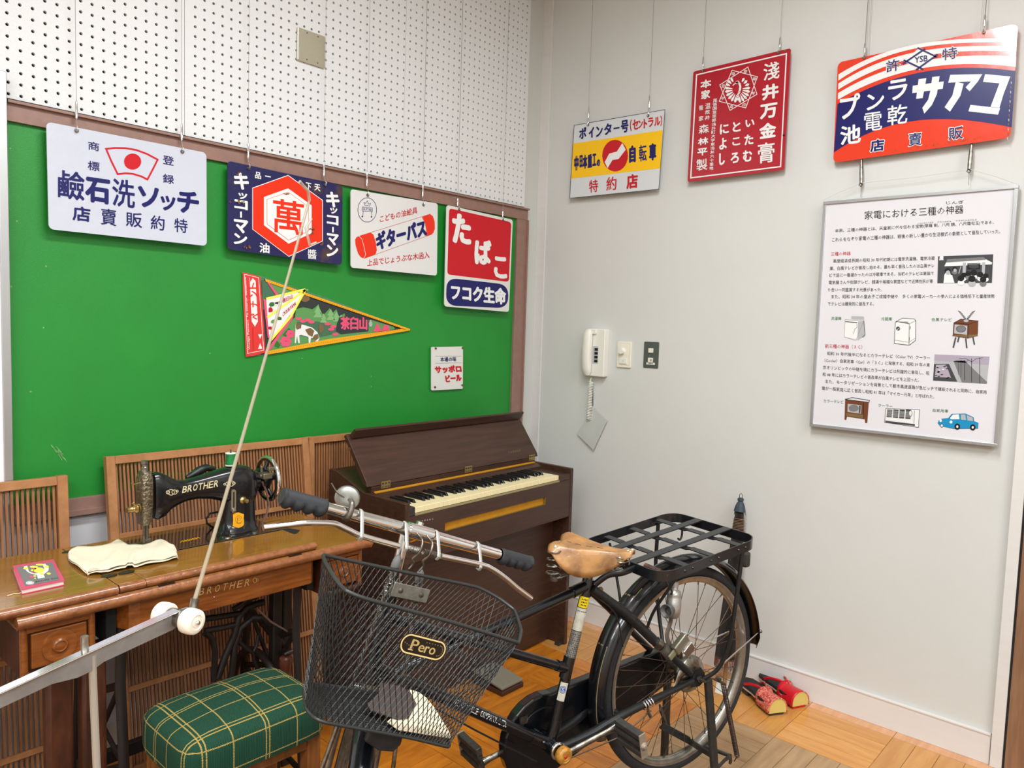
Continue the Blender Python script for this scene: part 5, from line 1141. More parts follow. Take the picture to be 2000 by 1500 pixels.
build('upright_rod', MB().tube([pk+aw+V((0, 0, .002)), V((pk.x+.001, pk.y, pk.z-.04))+aw, V((pk.x+.004, pk.y, pk.z-.14))+aw, V((pk.x+.006, pk.y, .02))], .0034, 10), mat('rod_grey', (176, 173, 164), .4, .4), tm, world=True)
build('base_plate', MB().lathe([(1e-4, 0), (.12, 0), (.12, .01), (.1, .02), (1e-4, .022)], Matrix.Translation((pk.x+.006, pk.y, 0)), 28), blackm, tm, world=True)

# ================================================================= closed paper umbrella, sandals, note
ut = W2(1447, 972, .045); ub = W2(1418, 1295, .13); dirU = (ub-ut).normalized()
um = thing('paper_umbrella', 'closed dark paper umbrella standing upside down against the right wall', 'umbrella', (ub.x, ub.y, .0))
MU = axisM(ut, dirU); LU = (ub-ut).length
mb = MB(); nr = 44
prof = [(.012, .035), (.0165, .06), (.021, .12), (.026, .2), (.033, LU*.6), (.043, LU*.86), (.046, LU*.97)]
rows = []
for k in range(nr*2):
    a = 2*pi*k/(nr*2); rows.append([MU @ V((r*(1 if k % 2 else .86)*cos(a), r*(1 if k % 2 else .86)*sin(a), h)) for r, h in prof])
mb.grid(rows, True); build('folded_canopy', mb, mat('umbrella_paper', (58, 50, 46), .7, var=.3, vs=30), um, world=True, smooth=0)
for h in [.085+.006*k for k in range(14)]:
    r = .0188+(h-.06)*.068; build('binding', MB().tube([MU @ V((r*cos(2*pi*k/24), r*sin(2*pi*k/24), h)) for k in range(24)], .0012, 5, closed=True), mat('bamboo_binding', (132, 104, 76), .6), um, world=True)
build('cap_cloth', MB().lathe([(.0075, .0), (.0125, .004), (.0125, .012), (.009, .015), (.014, .022), (.019, .034), (.024, .056), (.021, .054), (.016, .036)], MU, 10), mat('cap_blue', (52, 64, 76), .6), um, world=True, smooth=0)
build('cap_corner', MB().add([MU @ V(p) for p in ((-.018, -.01, .045), (-.016, .012, .045), (-.030, .0, .072), (-.017, 0, .05))], [(0, 1, 2), (0, 2, 3), (1, 2, 3)]).add([MU @ V(p) for p in ((.018, -.01, .045), (.016, .012, .045), (.022, .0, .075), (.017, 0, .05))], [(0, 1, 2), (0, 2, 3), (1, 2, 3)]), mat('cap_blue', (52, 64, 76), .6), um, world=True, smooth=0, split=True)
tubeo('hanging_loop', [ut+V((0, -.006, .0)), ut+V((0, -.006, .012)), ut+V((0, 0, .018)), ut+V((0, .006, .012)), ut+V((0, .006, .0))], .0012, blackm, um)
mb = MB()
for k in range(nr):
    a = 2*pi*k/nr; p = MU @ V((.044*cos(a), .044*sin(a), LU*.96)); q = MU @ V((.045*cos(a), .045*sin(a), LU*1.015+.01*((k*7) % 5)/5)); mb.tube([p, q], .0018, 5)
build('rib_tips', mb, mat('rib_tip', (112, 70, 52), .6), um, world=True, kind='stuff')
e = MU @ V((0, 0, LU)); build('handle', MB().tube([MU @ V((0, 0, LU*.9)), V((e.x, e.y, 0.003))+V((dirU.x, dirU.y, 0))*.05], .008, 10), mat('bamboo', (150, 112, 70), .5), um, world=True)

def sandal(lab, heel, toe, red):
    h_, t_ = ZP(*heel, .03), ZP(*toe, .03); c = V((h_.x, h_.y, 0)); d_ = V((t_.x-h_.x, t_.y-h_.y, 0)).normalized()
    o = thing('sandal', lab, 'sandal', c, math.atan2(d_.y, d_.x), 'pair of red and black sandals')
    Ls = .225
    sole = [(-.0, -.028), (.02, -.036), (.06, -.038), (.12, -.033), (.17, -.036), (.205, -.030), (.222, -.012), (.222, .012), (.205, .030), (.17, .036), (.12, .033), (.06, .038), (.02, .036), (0, .028)]
    build('sole', MB().prism(sole, .030, .044), mat('sandal_black', (30, 30, 32), .6), o, smooth=0, bevel=.004)
    build('sole_edge', MB().prism([(x*.99, y*1.03) for x, y in sole], .026, .031), mat('sandal_edge', (196, 176, 158), .5), o, smooth=0)
    build('heel_block', MB().box(.155, .195, -.028, .028, 0, .028), blackd, o, smooth=0, bevel=.003)
    rows = []
    for k in range(9):
        x = -.006+.090*k/8; hgt = .068-.010*(k/8); w_ = .0395-.001*k/8
        rows.append([V((x, w_*cos(pi*j/14), (.012 if k < 8 else .026)+(hgt-.012)*sin(pi*j/14)**.75)) for j in range(15)])
    mid = 7
    build('toe_cover', MB().grid([r[:mid+2] for r in rows]), redm if red else brocade, o, smooth=60, solid=.003); build('toe_cover', MB().grid([r[mid+1:] for r in rows]), brocade, o, smooth=60, solid=.003)
    f0 = rows[0]; build('toe_face', MB().add([p+V((.004, 0, -.001)) for p in f0], [tuple(range(15))]), mat('sandal_yellow', (214, 192, 108), .6), o, smooth=0, solid=.002)
    build('front_block', MB().box(.0, .085, -.030, .030, 0.0, .028), blackd if not red else redm, o, smooth=0, bevel=.004)
    tubeo_l = lambda nm, pts, m: build(nm, MB().tube(pts, .0055, 8, sy=.6), m, o, smooth=60)
    tubeo_l('thong', [(.075, .0, .06), (.10, .018, .066), (.135, .032, .060), (.165, .035, .045)], redm); tubeo_l('thong', [(.075, .0, .06), (.10, -.018, .066), (.135, -.032, .060), (.165, -.035, .045)], brocade)
sandal('near left sandal with all-over red brocade toe cover, on the floor by the wall', (1518, 1382), (1440, 1318), False)
sandal('right sandal with a plain red stripe on its toe cover, nearest the baseboard', (1562, 1368), (1480, 1312), True)
P = [ZP(x, y, .0008) for x, y in ((1402, 1322), (1428, 1327), (1424, 1362), (1396, 1352))]
nt_ = thing('paper_note', 'small white paper note lying on the floor behind the bicycle wheel', 'note', sum(P, V())/4)
build('sheet', MB().add([p for p in P], [(0, 1, 2, 3)]), white, nt_, world=True, smooth=0, solid=.0006)
A = Art(nt_, lambda x, y, d: ZP(x, y, d), .0018, (1140, 1280, 5.556), None, gloss=.6, step=.0002)
A.g('の', 1500, 300, 26, 26, 'black', 1, .03, slope=0); A.g('丸', 1525, 290, 22, 26, 'black', 1, .03, slope=0)
A.done()

# ================================================================= bicycle (x forward, y to its left, z up; rear hub above the origin)
TH = rad(166.7)
bi = thing('bicycle', 'black old utility bicycle with wire front basket and tan saddle, on its stand', 'bicycle', (-.9902, -1.4565, 0), TH)
CAM_SCALE, CAM_SCALE_DZ = .9129, .1228                 # 24-inch wheels; bicycle and origin scaled about the camera; stand lengthened, frame dips forward
def bq(nm, mb, m, par=None, **k):
    mb.v = [p*CAM_SCALE+V((0, 0, CAM_SCALE_DZ)) for p in mb.v]
    return build(nm, mb, m, par or bi, **{**dict(smooth=50), **k})
HZ = .343; HUB = V((0, 0, HZ)); BBP = V((.517, 0, .245)); SEAT = V((.402, 0, .684))
HA = rad(69.5); cH, sH = cos(HA), sin(HA)
U3 = V((-cH, 0, sH)); B3 = V((sH, 0, cH)); F3 = V((0, 1, 0)); BC = V((.96, .03, .916)); AX = V((.9787, 0.0, .923)); U5 = (U3+B3*.125).normalized()
def S(s, t, w): return BC+B3*s+F3*t+U3*w
PHI = rad(24); B5 = (B3-U5*B3.dot(U5)).normalized(); F4 = F3*cos(PHI)+B5*sin(PHI); B4 = B5*cos(PHI)-F3*sin(PHI)
def Wf(s, t, w): return AX+B4*s+F4*t+U5*w          # wheel/fork frame
def smoothp(pts, n=6):
    pts = [V(p) for p in pts]; out = []
    for i in range(len(pts)-1):
        p0 = pts[max(i-1, 0)]; p1 = pts[i]; p2 = pts[i+1]; p3 = pts[min(i+2, len(pts)-1)]
        for k in range(n):
            t = k/n; out.append(.5*((2*p1)+(p2-p0)*t+(2*p0-5*p1+4*p2-p3)*t*t+(3*p1-p0-3*p2+p3)*t**3))
    return out+[pts[-1]]
# --- frame
hb = AX+U5*(-.155); ht = AX+U5*(-.385)           # head tube top / bottom
mb = MB(); R1 = .0150
mb.tube([BBP, SEAT+V((-.004, 0, .014))], .0148, 16); mb.tube([hb+U5*.012, ht-U5*.004], .0185, 16)
mb.tube([SEAT+V((.0, 0, -.002)), AX+U5*(-.375)], .0138, 16); mb.tube([V((.464, 0, .453)), AX+U5*(-.215)], .0132, 16)
mb.tube([BBP+V((.0, 0, .0)), AX+U5*(-.335)], .0158, 16)
mb.tube([BBP-V((0, .036, 0)), BBP+V((0, .036, 0))], .0225, 20)
frm = bq('frame', mb, black)
mb = MB()
for a, b_, r in ((SEAT, SEAT+V((.055, 0, -.0115)), .0165), (SEAT+V((.0085, 0, -.028)), SEAT+V((-.005, 0, .018)), .0178), (V((.464, 0, .453)), V((.503, 0, .472)), .0155), (V((.473, 0, .428)), V((.456, 0, .487)), .0168),
                 (BBP+V((-.003, 0, .012)), BBP+V((-.020, 0, .07)), .0168), (BBP, BBP.lerp(AX+U5*(-.335), .13), .0182)): mb.tube([a, b_], r, 16)
bq('lug', mb, black, frm, split=True)
mb = MB()
for sy in (-1, 1):
    ss = smoothp([SEAT+V((-.004, sy*.018, -.006)), V((.28, sy*.040, .587)), V((.16, sy*.058, .476)), V((.03, sy*.072, .362))], 5)
    mb.tube(ss, [.0135 if k < 4 else .015 if k < 10 else .0105 for k in range(len(ss))], 12, sy=.85)
    cs = smoothp([BBP+V((-.01, sy*.028, 0)), V((.40, sy*.040, .262)), V((.30, sy*.052, .292)), V((.16, sy*.064, .318)), V((.02, sy*.072, .338))], 5)
    mb.tube(cs, [.0125, .0125, .0125, .013, .0135, .014, .014, .014, .0135, .013, .013, .012, .012, .0115, .011, .0105, .010, .010, .010, .009, .009][:len(cs)], 12)
    mb.prism([(.03, .338), (.012, .372), (-.012, .374), (-.032, .352), (-.034, .328), (-.010, .314), (.02, .318)], sy*.068, sy*.074, Matrix(((1, 0, 0, 0), (0, 0, 1, 0), (0, 1, 0, 0), (0, 0, 0, 1))))
bq('rear_stay', mb, blackm, frm, split=True)
bq('bridge', MB().tube([(.285, -.03, .285), (.285, .03, .285)], .008, 8).tube([(.275, -.04, .575), (.275, .04, .575)], .007, 8), blackm, frm, split=True)
# decals
def decal(nm, a, b_, r, c, lab=None, side=V((0, 1, 0)), span=1.6):
    a, b_ = V(a), V(b_); t = (b_-a).normalized(); sd = (side-t*side.dot(t)).normalized(); q = t.cross(sd); rows = []
    for k in range(9):
        an = -span/2+span*k/8; d_ = sd*cos(an)*r+q*sin(an)*r; rows.append([a+d_, b_+d_])
    return bq(nm, MB().grid(rows), c, frm)
sl = lambda z: V((.5315-.278*z+.054-.0005, 0, z)) if False else BBP.lerp(SEAT, (z-.245)/(.684-.245))
dsd = V((.55, 1, 0))
decal('yellow_sticker', sl(.624), sl(.654), .01535, mat('sticker_yellow', (238, 208, 20), .4), span=2.4, side=dsd)
decal('white_sticker', sl(.560), sl(.622), .01535, mat('sticker_white', (218, 216, 200), .45, var=.15, vs=60), span=2.6, side=dsd)
decal('silver_sticker', sl(.478), sl(.558), .01535, mat('sticker_silver', (160, 160, 154), .35, .5, var=.2, vs=120), span=2.6, side=dsd)
rnd = random.Random(6)
mb = MB()
for z0, rows_, cols in ((.482, 13, 6), (.612, 1, 9)):
    for i in range(rows_):
        for j in range(cols):
            z = z0+i*.0055; an = -1.0+2.0*j/cols+rnd.uniform(-.03, .03); t = (SEAT-BBP).normalized(); sd = (dsd-t*dsd.dot(t)).normalized(); q = t.cross(sd); p = sl(z); r = .0156; w_ = .13
            if rnd.random() < .12: continue
            vs = [p+sd*cos(an+x)*r+q*sin(an+x)*r+t*y for x, y in ((0, 0), (w_, 0), (w_, .003), (0, .003))]; mb.add(vs, [(0, 1, 2, 3)])
for i in range(3):
    for j in range(4):
        an = -.6+1.1*j/4; t = (SEAT-BBP).normalized(); sd = (dsd-t*dsd.dot(t)).normalized(); q = t.cross(sd); p = sl(.629+i*.0078); r = .0156
        mb.add([p+sd*cos(an+x)*r+q*sin(an+x)*r+t*y for x, y in ((0, 0), (.17, 0), (.17, .004), (0, .004))], [(0, 1, 2, 3)])
bq('sticker_print', mb, dark, frm, smooth=0, kind='stuff')
decal('maker_badge', sl(.368), sl(.418), .01535, mat('sticker_white', (218, 216, 200), .45), span=1.5, side=V((.9, 1, 0)))
t = (SEAT-BBP).normalized(); sd = (V((.9, 1, 0))-t*V((.9, 1, 0)).dot(t)).normalized(); M_ = frame(sl(.399)+sd*.0157, t.cross(sd), t)
def curved(nm, poly, M_, r, m, par, off=0):                     # wrap flat outline round the tube
    vs = []
    for x, y in poly: an = x/r; vs.append(M_ @ V((r*sin(an), y, off-(r-r*cos(an)))))
    return bq(nm, MB().add(vs, [tuple(range(len(vs)))]), m, par, smooth=0)
for k, (r_, m_) in enumerate(((.0098, mat('print_navy', PAL['navy'], .25)), (.0082, mat('badge_ring', (214, 216, 212), .5)), (.0070, mat('badge_blue', (26, 84, 170), .4)))):
    mb = MB(); n = 20
    vs = [M_ @ V((.0157*sin(x/.0157), y, .0002*(k+1)-(.0157-.0157*cos(x/.0157)))) for x, y in [(0, 0)]+[(r_*cos(2*pi*i/n), r_*1.05*sin(2*pi*i/n)) for i in range(n)]]
    bq('badge_disc', MB().add(vs, [(0, 1+i, 1+(i+1) % n) for i in range(n)]), m_, frm, smooth=0)
g_, fs = glyphs('S', 0, 2); bq('badge_letter', MB().add([M_ @ V(((a-.5)*.007, (b_-.5)*.010, .0009-(.0157-.0157*cos((a-.5)*.007/.0157)))) for a, b_ in g_], fs), white, frm, smooth=0)
# lettering along the down tube
d0 = BBP.lerp(AX+U5*(-.335), .30); d1 = BBP.lerp(AX+U5*(-.335), .97); t = (d1-d0).normalized(); sd = V((0, 1, .35)); sd = (sd-t*sd.dot(t)).normalized(); M_ = frame(V(), -t, t.cross(sd)*-1 if (t.cross(sd)).z < 0 else t.cross(sd)); zc = M_.to_3x3() @ V((0, 0, 1))
Ld = (d1-d0).length; mb = MB()
pos = -.0
for ch in reversed('FINE CYCLE  COMPANY, LTD.'):
    wch = .0045 if ch in ' ,.' else .0088
    if ch != ' ':
        g_, fs = glyphs(ch, 0, 2); hh = .0145 if ch not in ',.' else .0032
        vs = []
        for a, b_ in g_:
            yy = (b_-.5)*hh-(.0057 if ch in ',.' else 0); an = yy/.0158
            up_ = M_.to_3x3() @ V((0, 1, 0))
            n_ = sd*cos(an)+up_*sin(an)*(1 if up_.z > 0 else -1)
            vs.append(d0+t*(pos+wch*(1-a)*.84)+n_*.0161)
        mb.add(vs, fs)
    pos += wch
bq('lettering', mb, mat('print_white', PAL['white'], .25), frm, smooth=0)
# --- wheels
def wheel(nm, C, ax, fw, up, R=.328, dyn=True):
    MW_ = frame(C, fw, up)            # local z = axle
    rim = bq(nm+'_rim', MB().lathe([(.302, -.0165), (.3025, -.0145), (.297, -.012), (.290, -.010), (.286, 0), (.290, .010), (.297, .012), (.3025, .0145), (.302, .0165), (.296, .0165), (.286, .0125), (.281, .006), (.280, 0), (.281, -.006), (.286, -.0125), (.296, -.0165), (.302, -.0165)], MW_, 96), mat('rim_steel', (186, 184, 176), .30, .85, var=.3, vs=25, c2=(146, 140, 128)))
    tp = [(.300+.0155-.0185*cos(a)*1.0, .0185*sin(a)) for a in [0.35+(2*pi-.7)*k/14 for k in range(15)]]
    bq(nm+'_tire', MB().lathe([(.3155+.0172*cos(a), .0185*sin(a)) for a in [-2.5+5.0*k/16 for k in range(17)]], MW_, 96), mat('tire', (36, 37, 40), .7, bump=.5, bs=300), smooth=60)
    hub = bq(nm+'_hub', MB().lathe([(.006, -.060), (.006, -.045), (.018, -.044), (.018, -.040), (.030, -.038), (.030, -.034), (.013, -.03), (.013, .03), (.026, .034), (.026, .038), (.016, .040), (.016, .044), (.006, .045), (.006, .06), (1e-4, .06)], MW_, 24), steel)
    ms = []
    for sd_ in (-1, 1):
        for cr in (-1, 1):
            a = cr*rad(62); p0 = V((.028*cos(a), .028*sin(a), sd_*.036)); p1 = V((.288, 0, sd_*.004))
            mb = MB().tube([p0, p1], .0011, 5).tube([V((.272, 0, sd_*.0058)), V((.290, 0, sd_*.004))], .0022, 6); me = bpy.data.meshes.new('spoke'); me.from_pydata([tuple(p*CAM_SCALE) for p in mb.v], [], mb.f); me.materials.append(mat('spoke_rust', (110, 92, 78), .45, .8)); ms.append(me)
    MS_ = MW_.copy(); MS_.translation = MW_.translation*CAM_SCALE+V((0, 0, CAM_SCALE_DZ))
    for k in range(36):
        o = bpy.data.objects.new('spoke', ms[(k % 2)*2+((k//2) % 2)]); COL.objects.link(o); o.parent = rim; o.matrix_local = MS_ @ Matrix.Rotation(2*pi*k/36+.04, 4, 'Z')
    return rim, hub, MW_
rw, rh, MR = wheel('rear', HUB, V((0, 1, 0)), V((1, 0, 0)), V((0, 0, 1)))
FC = Wf(0, .05, -.745)
fw_, fh, MFm = wheel('front', FC, B4, F4, U5)
# brake drum, arm, axle
YL = Matrix.Translation(HUB) @ Matrix.Rotation(-pi/2, 4, 'X')      # local z -> +y
bq('brake_drum', MB().lathe([(.056, .026), (.058, .030), (.058, .044), (.052, .052), (.034, .057), (.018, .060), (1e-4, .061)], YL, 32), chromed, rh)
bq('axle', MB().lathe([(.0046, -.10), (.0046, .104), (1e-4, .104)], YL, 12).lathe([(.010, .078), (.0105, .085), (.0065, .0855)], YL, 6).lathe([(.010, .062), (.010, .069)], YL, 6), steel, rh, smooth=30)
bq('brake_arm', MB().tube(smoothp([V((.010, .058, .385)), V((.060, .062, .370)), V((.085, .064, .340)), V((.115, .066, .318)), V((.175, .068, .306))]), [.030, .030, .029, .028, .025, .017, .016, .015, .013, .012, .011, .010, .009, .008, .008, .007, .007, .007, .007, .007, .007, .007, .007, .007, .007], 10, sy=.35, up=(0, 0, 1)), chromed)
for k in range(4): bq('clamp_band', MB().lathe([(.0132, -.0022), (.0140, 0), (.0132, .0022)], axisM(V((.190+.009*k, .0628-.0008*k, .3115-.0018*k)), (1, 0, -.2)), 20), chrome)
bq('clamp_tail', MB().tube([(.205, .066, .300), (.200, .068, .280), (.192, .068, .268)], .006, 8, sy=.5), chromed)
# fenders
def fender(nm, C, fw, up, ax, R, a0, a1, w_=.030, n=48, dep=.016):
    rows = []; C = V(C)
    for k in range(n+1):
        a = rad(a0+(a1-a0)*k/n); e = fw*cos(a)+up*sin(a)
        tap = min(1, .6+.4*min(k, n-k)/2.0)
        rows.append([C+e*(R-dep*abs(s_)**2.2)+ax*w_*s_*tap for s_ in [-1+2*j/10 for j in range(11)]])
    f_ = bq(nm, MB().grid(rows), black, smooth=60, solid=.0016); return f_
XF, YF3, ZU = V((1, 0, 0)), V((0, 1, 0)), V((0, 0, 1))
rf = fender('rear_fender', HUB, XF, ZU, YF3, .371, -22, 180, .037, 60, .022)
def strip(C, fw, up, ax, R, a0, a1, s0, s1, dep=.022, n=30):
    rows = []
    for k in range(n+1):
        a = rad(a0+(a1-a0)*k/n); e = fw*cos(a)+up*sin(a)
        rows.append([C+e*(R+.0016-dep*abs(s_)**2.2)+ax*.037*s_ for s_ in (s0, (s0+s1)/2, s1)])
    return rows
gm = mat('pinstripe', (132, 122, 78), .4)
mb = MB(); mb.grid(strip(HUB, XF, ZU, YF3, .371, -12, 24, .52, .57)); mb.grid(strip(HUB, XF, ZU, YF3, .371, 24, 24.6, -.4, .57, n=1)); mb.grid(strip(HUB, XF, ZU, YF3, .371, 50, 56, .52, .57, n=6)); mb.grid(strip(HUB, XF, ZU, YF3, .371, 49.5, 50.2, -.4, .57, n=1))
bq('pinstripe', mb, gm, rf)
for sy in (-1, 1): bq('fender_stay', MB().tube([(-.352, sy*.030, .405), (-.02, sy*.088, .338)], .0024, 8), chrome)
bq('stay_bolt', MB().sph((-.352, .034, .405), .006, 6), steel)
bq('rear_reflector', MB().box(-.300, -.272, -.020, .020, .632, .686), blackd, rf, smooth=0, bevel=.008)
ff = fender('front_fender', FC, F4, U5, B4, .348, 14, 150, .026, 44)
bq('mud_flap', MB().prism([(-.034, -.05), (.034, -.05), (.036, .02), (-.036, .02)], -.001, .001, frame(FC+F4*.35*cos(rad(18))+U5*.35*sin(rad(18)), B4, (F4*-sin(rad(18))+U5*cos(rad(18))))), rubber, ff, smooth=0, bevel=.001)
for sy in (-1, 1): bq('front_fender_stay', MB().tube([FC+F4*.340*cos(rad(30))+U5*.34*sin(rad(30))+B4*sy*.027, FC+B4*sy*.055], .0024, 8), chromed)
# fork, headset, stem
mb = MB()
for sy in (-1, 1):
    mb.tube(smoothp([Wf(sy*.036, .0, -.395), Wf(sy*.048, .004, -.45), Wf(sy*.054, .008, -.58), Wf(sy*.056, .025, -.69), Wf(sy*.056, .05, -.745)]), .0098, 12)
mb.tube([Wf(-.038, 0, -.392), Wf(.038, 0, -.392)], .0145, 12)
fk = bq('fork', mb, mat('fork_chrome', (168, 166, 160), .28, 1.0, var=.3, vs=40, c2=(110, 108, 104)))
bq('headset', MB().lathe([(.018, -.275), (.0225, -.27), (.0225, -.258), (.019, -.255)], frame(AX, B3, V((0, 1, 0)).cross(B3) if False else U3.cross(B3)), 20) if False else MB().tube([AX+U5*-.388, AX+U5*-.372], .0225, 20).tube([AX+U5*-.160, AX+U5*-.128], [.0225, .019], 20), chromed)
stem = bq('stem', MB().tube([AX+U5*-.17, AX+U5*-.015], .0125, 16).tube([BC+U3*.0+F3*-.03+U3*-.02, BC+F3*0], [.012, .016], 14).tube([BC-B3*.033, BC+B3*.033], .0190, 20), chrome)
bq('stem_bolt', MB().lathe([(.009, .0), (.009, .010), (1e-4, .011)], axisM(BC+U3*.0155+B3*.004-F3*.004, U3), 6).lathe([(.012, -.002), (.012, .0015), (.008, .0016)], axisM(BC+U3*.0155+B3*.004-F3*.004, U3), 16), chrome, stem, smooth=30)
# handlebar and grips
hl = .346
hbar = bq('handlebar', MB().tube([S(s_, 0, 0) for s_ in (-.30, -.20, -.05, .05, .20, .30)], [.0122, .0132, .0152, .0152, .0132, .0122], 20), chrome)
for sgn in (-1, 1):
    n = 26; rows = []; g0, g1 = .248, .352
    for k in range(n+1):
        tt = k/n; s_ = sgn*(g0+(g1-g0)*tt); rb_ = .0172 if tt > .03 else .0155; row = []
        if tt > .94: rb_ = .0185
        for j in range(18):
            a = 2*pi*j/18; bump_ = 0
            if sin(a) < 0: bump_ = .0085*abs(sin(tt*pi*4.0))**.8*(-sin(a))**.7*(tt < .95)
            r = rb_+bump_; row.append(S(s_, cos(a)*r, sin(a)*r))
        rows.append(row+[row[0]])
    mb = MB().grid(rows); mb.add(rows[-1][:-1], [tuple(range(18))])
    bq('grip', mb, rubg, hbar, smooth=60)
# rod brake levers
levL = smoothp([S(.066, .045, -.036), S(.165, .046, -.034), S(.205, .047, -.028), S(.240, .047, -.024), S(.298, .048, -.036), S(.338, .050, -.050), S(.384, .052, -.066)])
levR = smoothp([S(-.050, .045, -.034), S(-.167, .046, -.030), S(-.208, .047, -.034), S(-.256, .049, -.048), S(-.296, .050, -.063), S(-.350, .052, -.080)])
for pts in (levL, levR): bq('brake_lever', MB().tube(pts, .0068, 12), chrome)
for s_ in (.168, .050, -.040, -.166):
    bq('lever_bracket', MB().tube([S(s_, .004, .0165), S(s_, .014, .0145), S(s_, .030, -.004), S(s_, .050, -.028), S(s_, .054, -.036), S(s_, .049, -.044), S(s_, .040, -.042)], .0045, 8, sy=.32, up=tuple(B3)), mat('bracket_grey', (196, 196, 192), .35, .6))
for a, b_ in ((.048, .012), (-.038, .0)):
    pts = []
    for k in range(121):
        tt = k/120; s_ = a+(b_-a)*tt; an = tt*2*pi*11; pts.append(S(s_, .045+.0072*cos(an), -.035+.0072*sin(an)))
    bq('lever_spring', MB().tube(pts, .0010, 5), chromed)
for s_ in (.016, -.012):
    bq('brake_link', MB().tube(smoothp([S(s_, .020, .000), S(s_, .052, -.010), S(s_, .056, -.036), S(s_+.004, .044, -.056), S(s_-.004, .040, -.066), S(s_+.0, .036, -.082)], 5), .0026, 8), chromed)
for P0, P1, P2 in ((S(.044, .020, -.072), S(.045, .020, -.190), S(.056, .030, -.545)), (S(-.028, .020, -.092), S(-.046, .020, -.200), S(-.128, .030, -.545))):
    pts = []; ax_ = (P1-P0).normalized(); e1 = ax_.cross(F3).normalized(); e2 = ax_.cross(e1); nT = 13
    for k in range(nT*14+1):
        tt = k/(nT*14); an = tt*2*pi*nT; pts.append(P0.lerp(P1, tt)+e1*.0088*cos(an)+e2*.0088*sin(an))
    bq('fork_spring', MB().tube(pts, .0017, 5), chromed)
    bq('spring_rod', MB().tube([P0, P1, P2], [.0042, .0050, .0052], 10), chromed)
    bq('spring_cap', MB().lathe([(.0098, -.018), (.0105, -.006), (.0085, .006), (.004, .013), (1e-4, .0135)], axisM(P0, -ax_), 16), mat('cap_grey', (110, 110, 108), .6))
# bell
cb = S(.192, -.032, .030)
bl = bq('bell', MB().lathe([(1e-4, -.020), (.006, -.0195), (.020, -.0155), (.0275, -.006), (.0292, 0), (.0285, .003), (.024, .0036)], axisM(cb, F3*.85+B3*.50+U3*-.25), 28), mat('bell_grey', (150, 152, 148), .38, .8, var=.25, vs=50))
bq('bell_base', MB().lathe([(.0275, .0035), (.0278, .006), (.024, .0095), (.010, .011), (1e-4, .0112)], axisM(cb, F3*.85+B3*.50+U3*-.25), 28), mat('bell_base', (170, 172, 166), .4, .7), bl)
bq('bell_clamp', MB().tube(smoothp([S(.196, -.006, .030), S(.196, .010, .024), S(.196, .0165, .006), S(.197, .014, -.010), S(.197, .0, -.015)], 5), .0045, 8, sy=1.5), steel, bl)
bq('bell_lever', MB().tube(smoothp([S(.205, -.02, .030), S(.225, -.02, .036), S(.246, -.02, .052)], 5), .0018, 6), chromed, bl)
# --- basket
RIMP = [(.225, .05, -.092), (.0, .05, -.088), (-.175, .052, -.084), (-.235, .075, -.095), (-.262, .11, -.108), (-.232, .19, -.132), (-.190, .245, -.148), (-.168, .252, -.146), (.0, .252, -.132), (.215, .250, -.120), (.254, .235, -.116), (.258, .19, -.110), (.250, .10, -.098), (.242, .060, -.092)]
BOTP = [(.140, .05, -.360), (.03, .05, -.362), (-.070, .05, -.364), (-.110, .065, -.368), (-.125, .10, -.372), (-.118, .16, -.380), (-.112, .215, -.388), (-.098, .238, -.390), (.0, .240, -.378), (.200, .238, -.364), (.222, .225, -.362), (.226, .19, -.360), (.200, .10, -.358), (.172, .060, -.360)]
def loopp(P, n=8):
    P = [V(p) for p in P]; m = len(P); out = []
    for i in range(m):
        p0, p1, p2, p3 = P[i-1], P[i], P[(i+1) % m], P[(i+2) % m]
        for k in range(n):
            t = k/n; q = p1.lerp(p2, t); c_ = .5*((2*p1)+(p2-p0)*t+(2*p0-5*p1+4*p2-p3)*t*t+(3*p1-p0-3*p2+p3)*t**3); out.append(q*.6+c_*.4)
    return out
rl, bl_ = loopp(RIMP), loopp(BOTP); NL = len(rl)
cum = [0]
for i in range(NL): cum.append(cum[-1]+(rl[(i+1) % NL]-rl[i]).length)
PERI = cum[-1]
def side_pt(u, v):                     # u along the rim (0..1), v 0 top .. 1 bottom
    d_ = (u % 1)*PERI; i = 0
    lo, hi = 0, NL
    while hi-lo > 1:
        md = (lo+hi)//2
        if cum[md] <= d_: lo = md
        else: hi = md
    f_ = (d_-cum[lo])/(cum[lo+1]-cum[lo]); a = rl[lo % NL].lerp(rl[(lo+1) % NL], f_); b_ = bl_[lo % NL].lerp(bl_[(lo+1) % NL], f_)
    q = a.lerp(b_, v); return q
LP = lambda q: S(q.x, q.y, q.z)
bkt = bq('basket_rim', MB().tube([LP(q) for q in rl], .0042, 8, closed=True), mat('basket_rim', (58, 60, 60), .35, .4))
bq('bottom_rim', MB().tube([LP(q) for q in bl_], .0038, 8, closed=True), mat('basket_rim', (58, 60, 60), .35, .4), bkt)
mb = MB(); ND = 90; NV = 17
Cc = V((.03, .15, -.2))
for fam in (0, 1):
    for k in range(ND):
        pts = []
        for j in range(NV+1):
            u = (k+(.5*j if fam == 0 else -.5*j)+ (0))/ND
            q = side_pt(u, j/NV); off = (.0007 if (j+fam) % 2 else -.0007)
            pts.append(LP(q))
        mb.tube(pts, .00108, 4, caps=False)
bq('wire_mesh', mb, basketm, bkt, smooth=0, kind='stuff')
mb = MB()
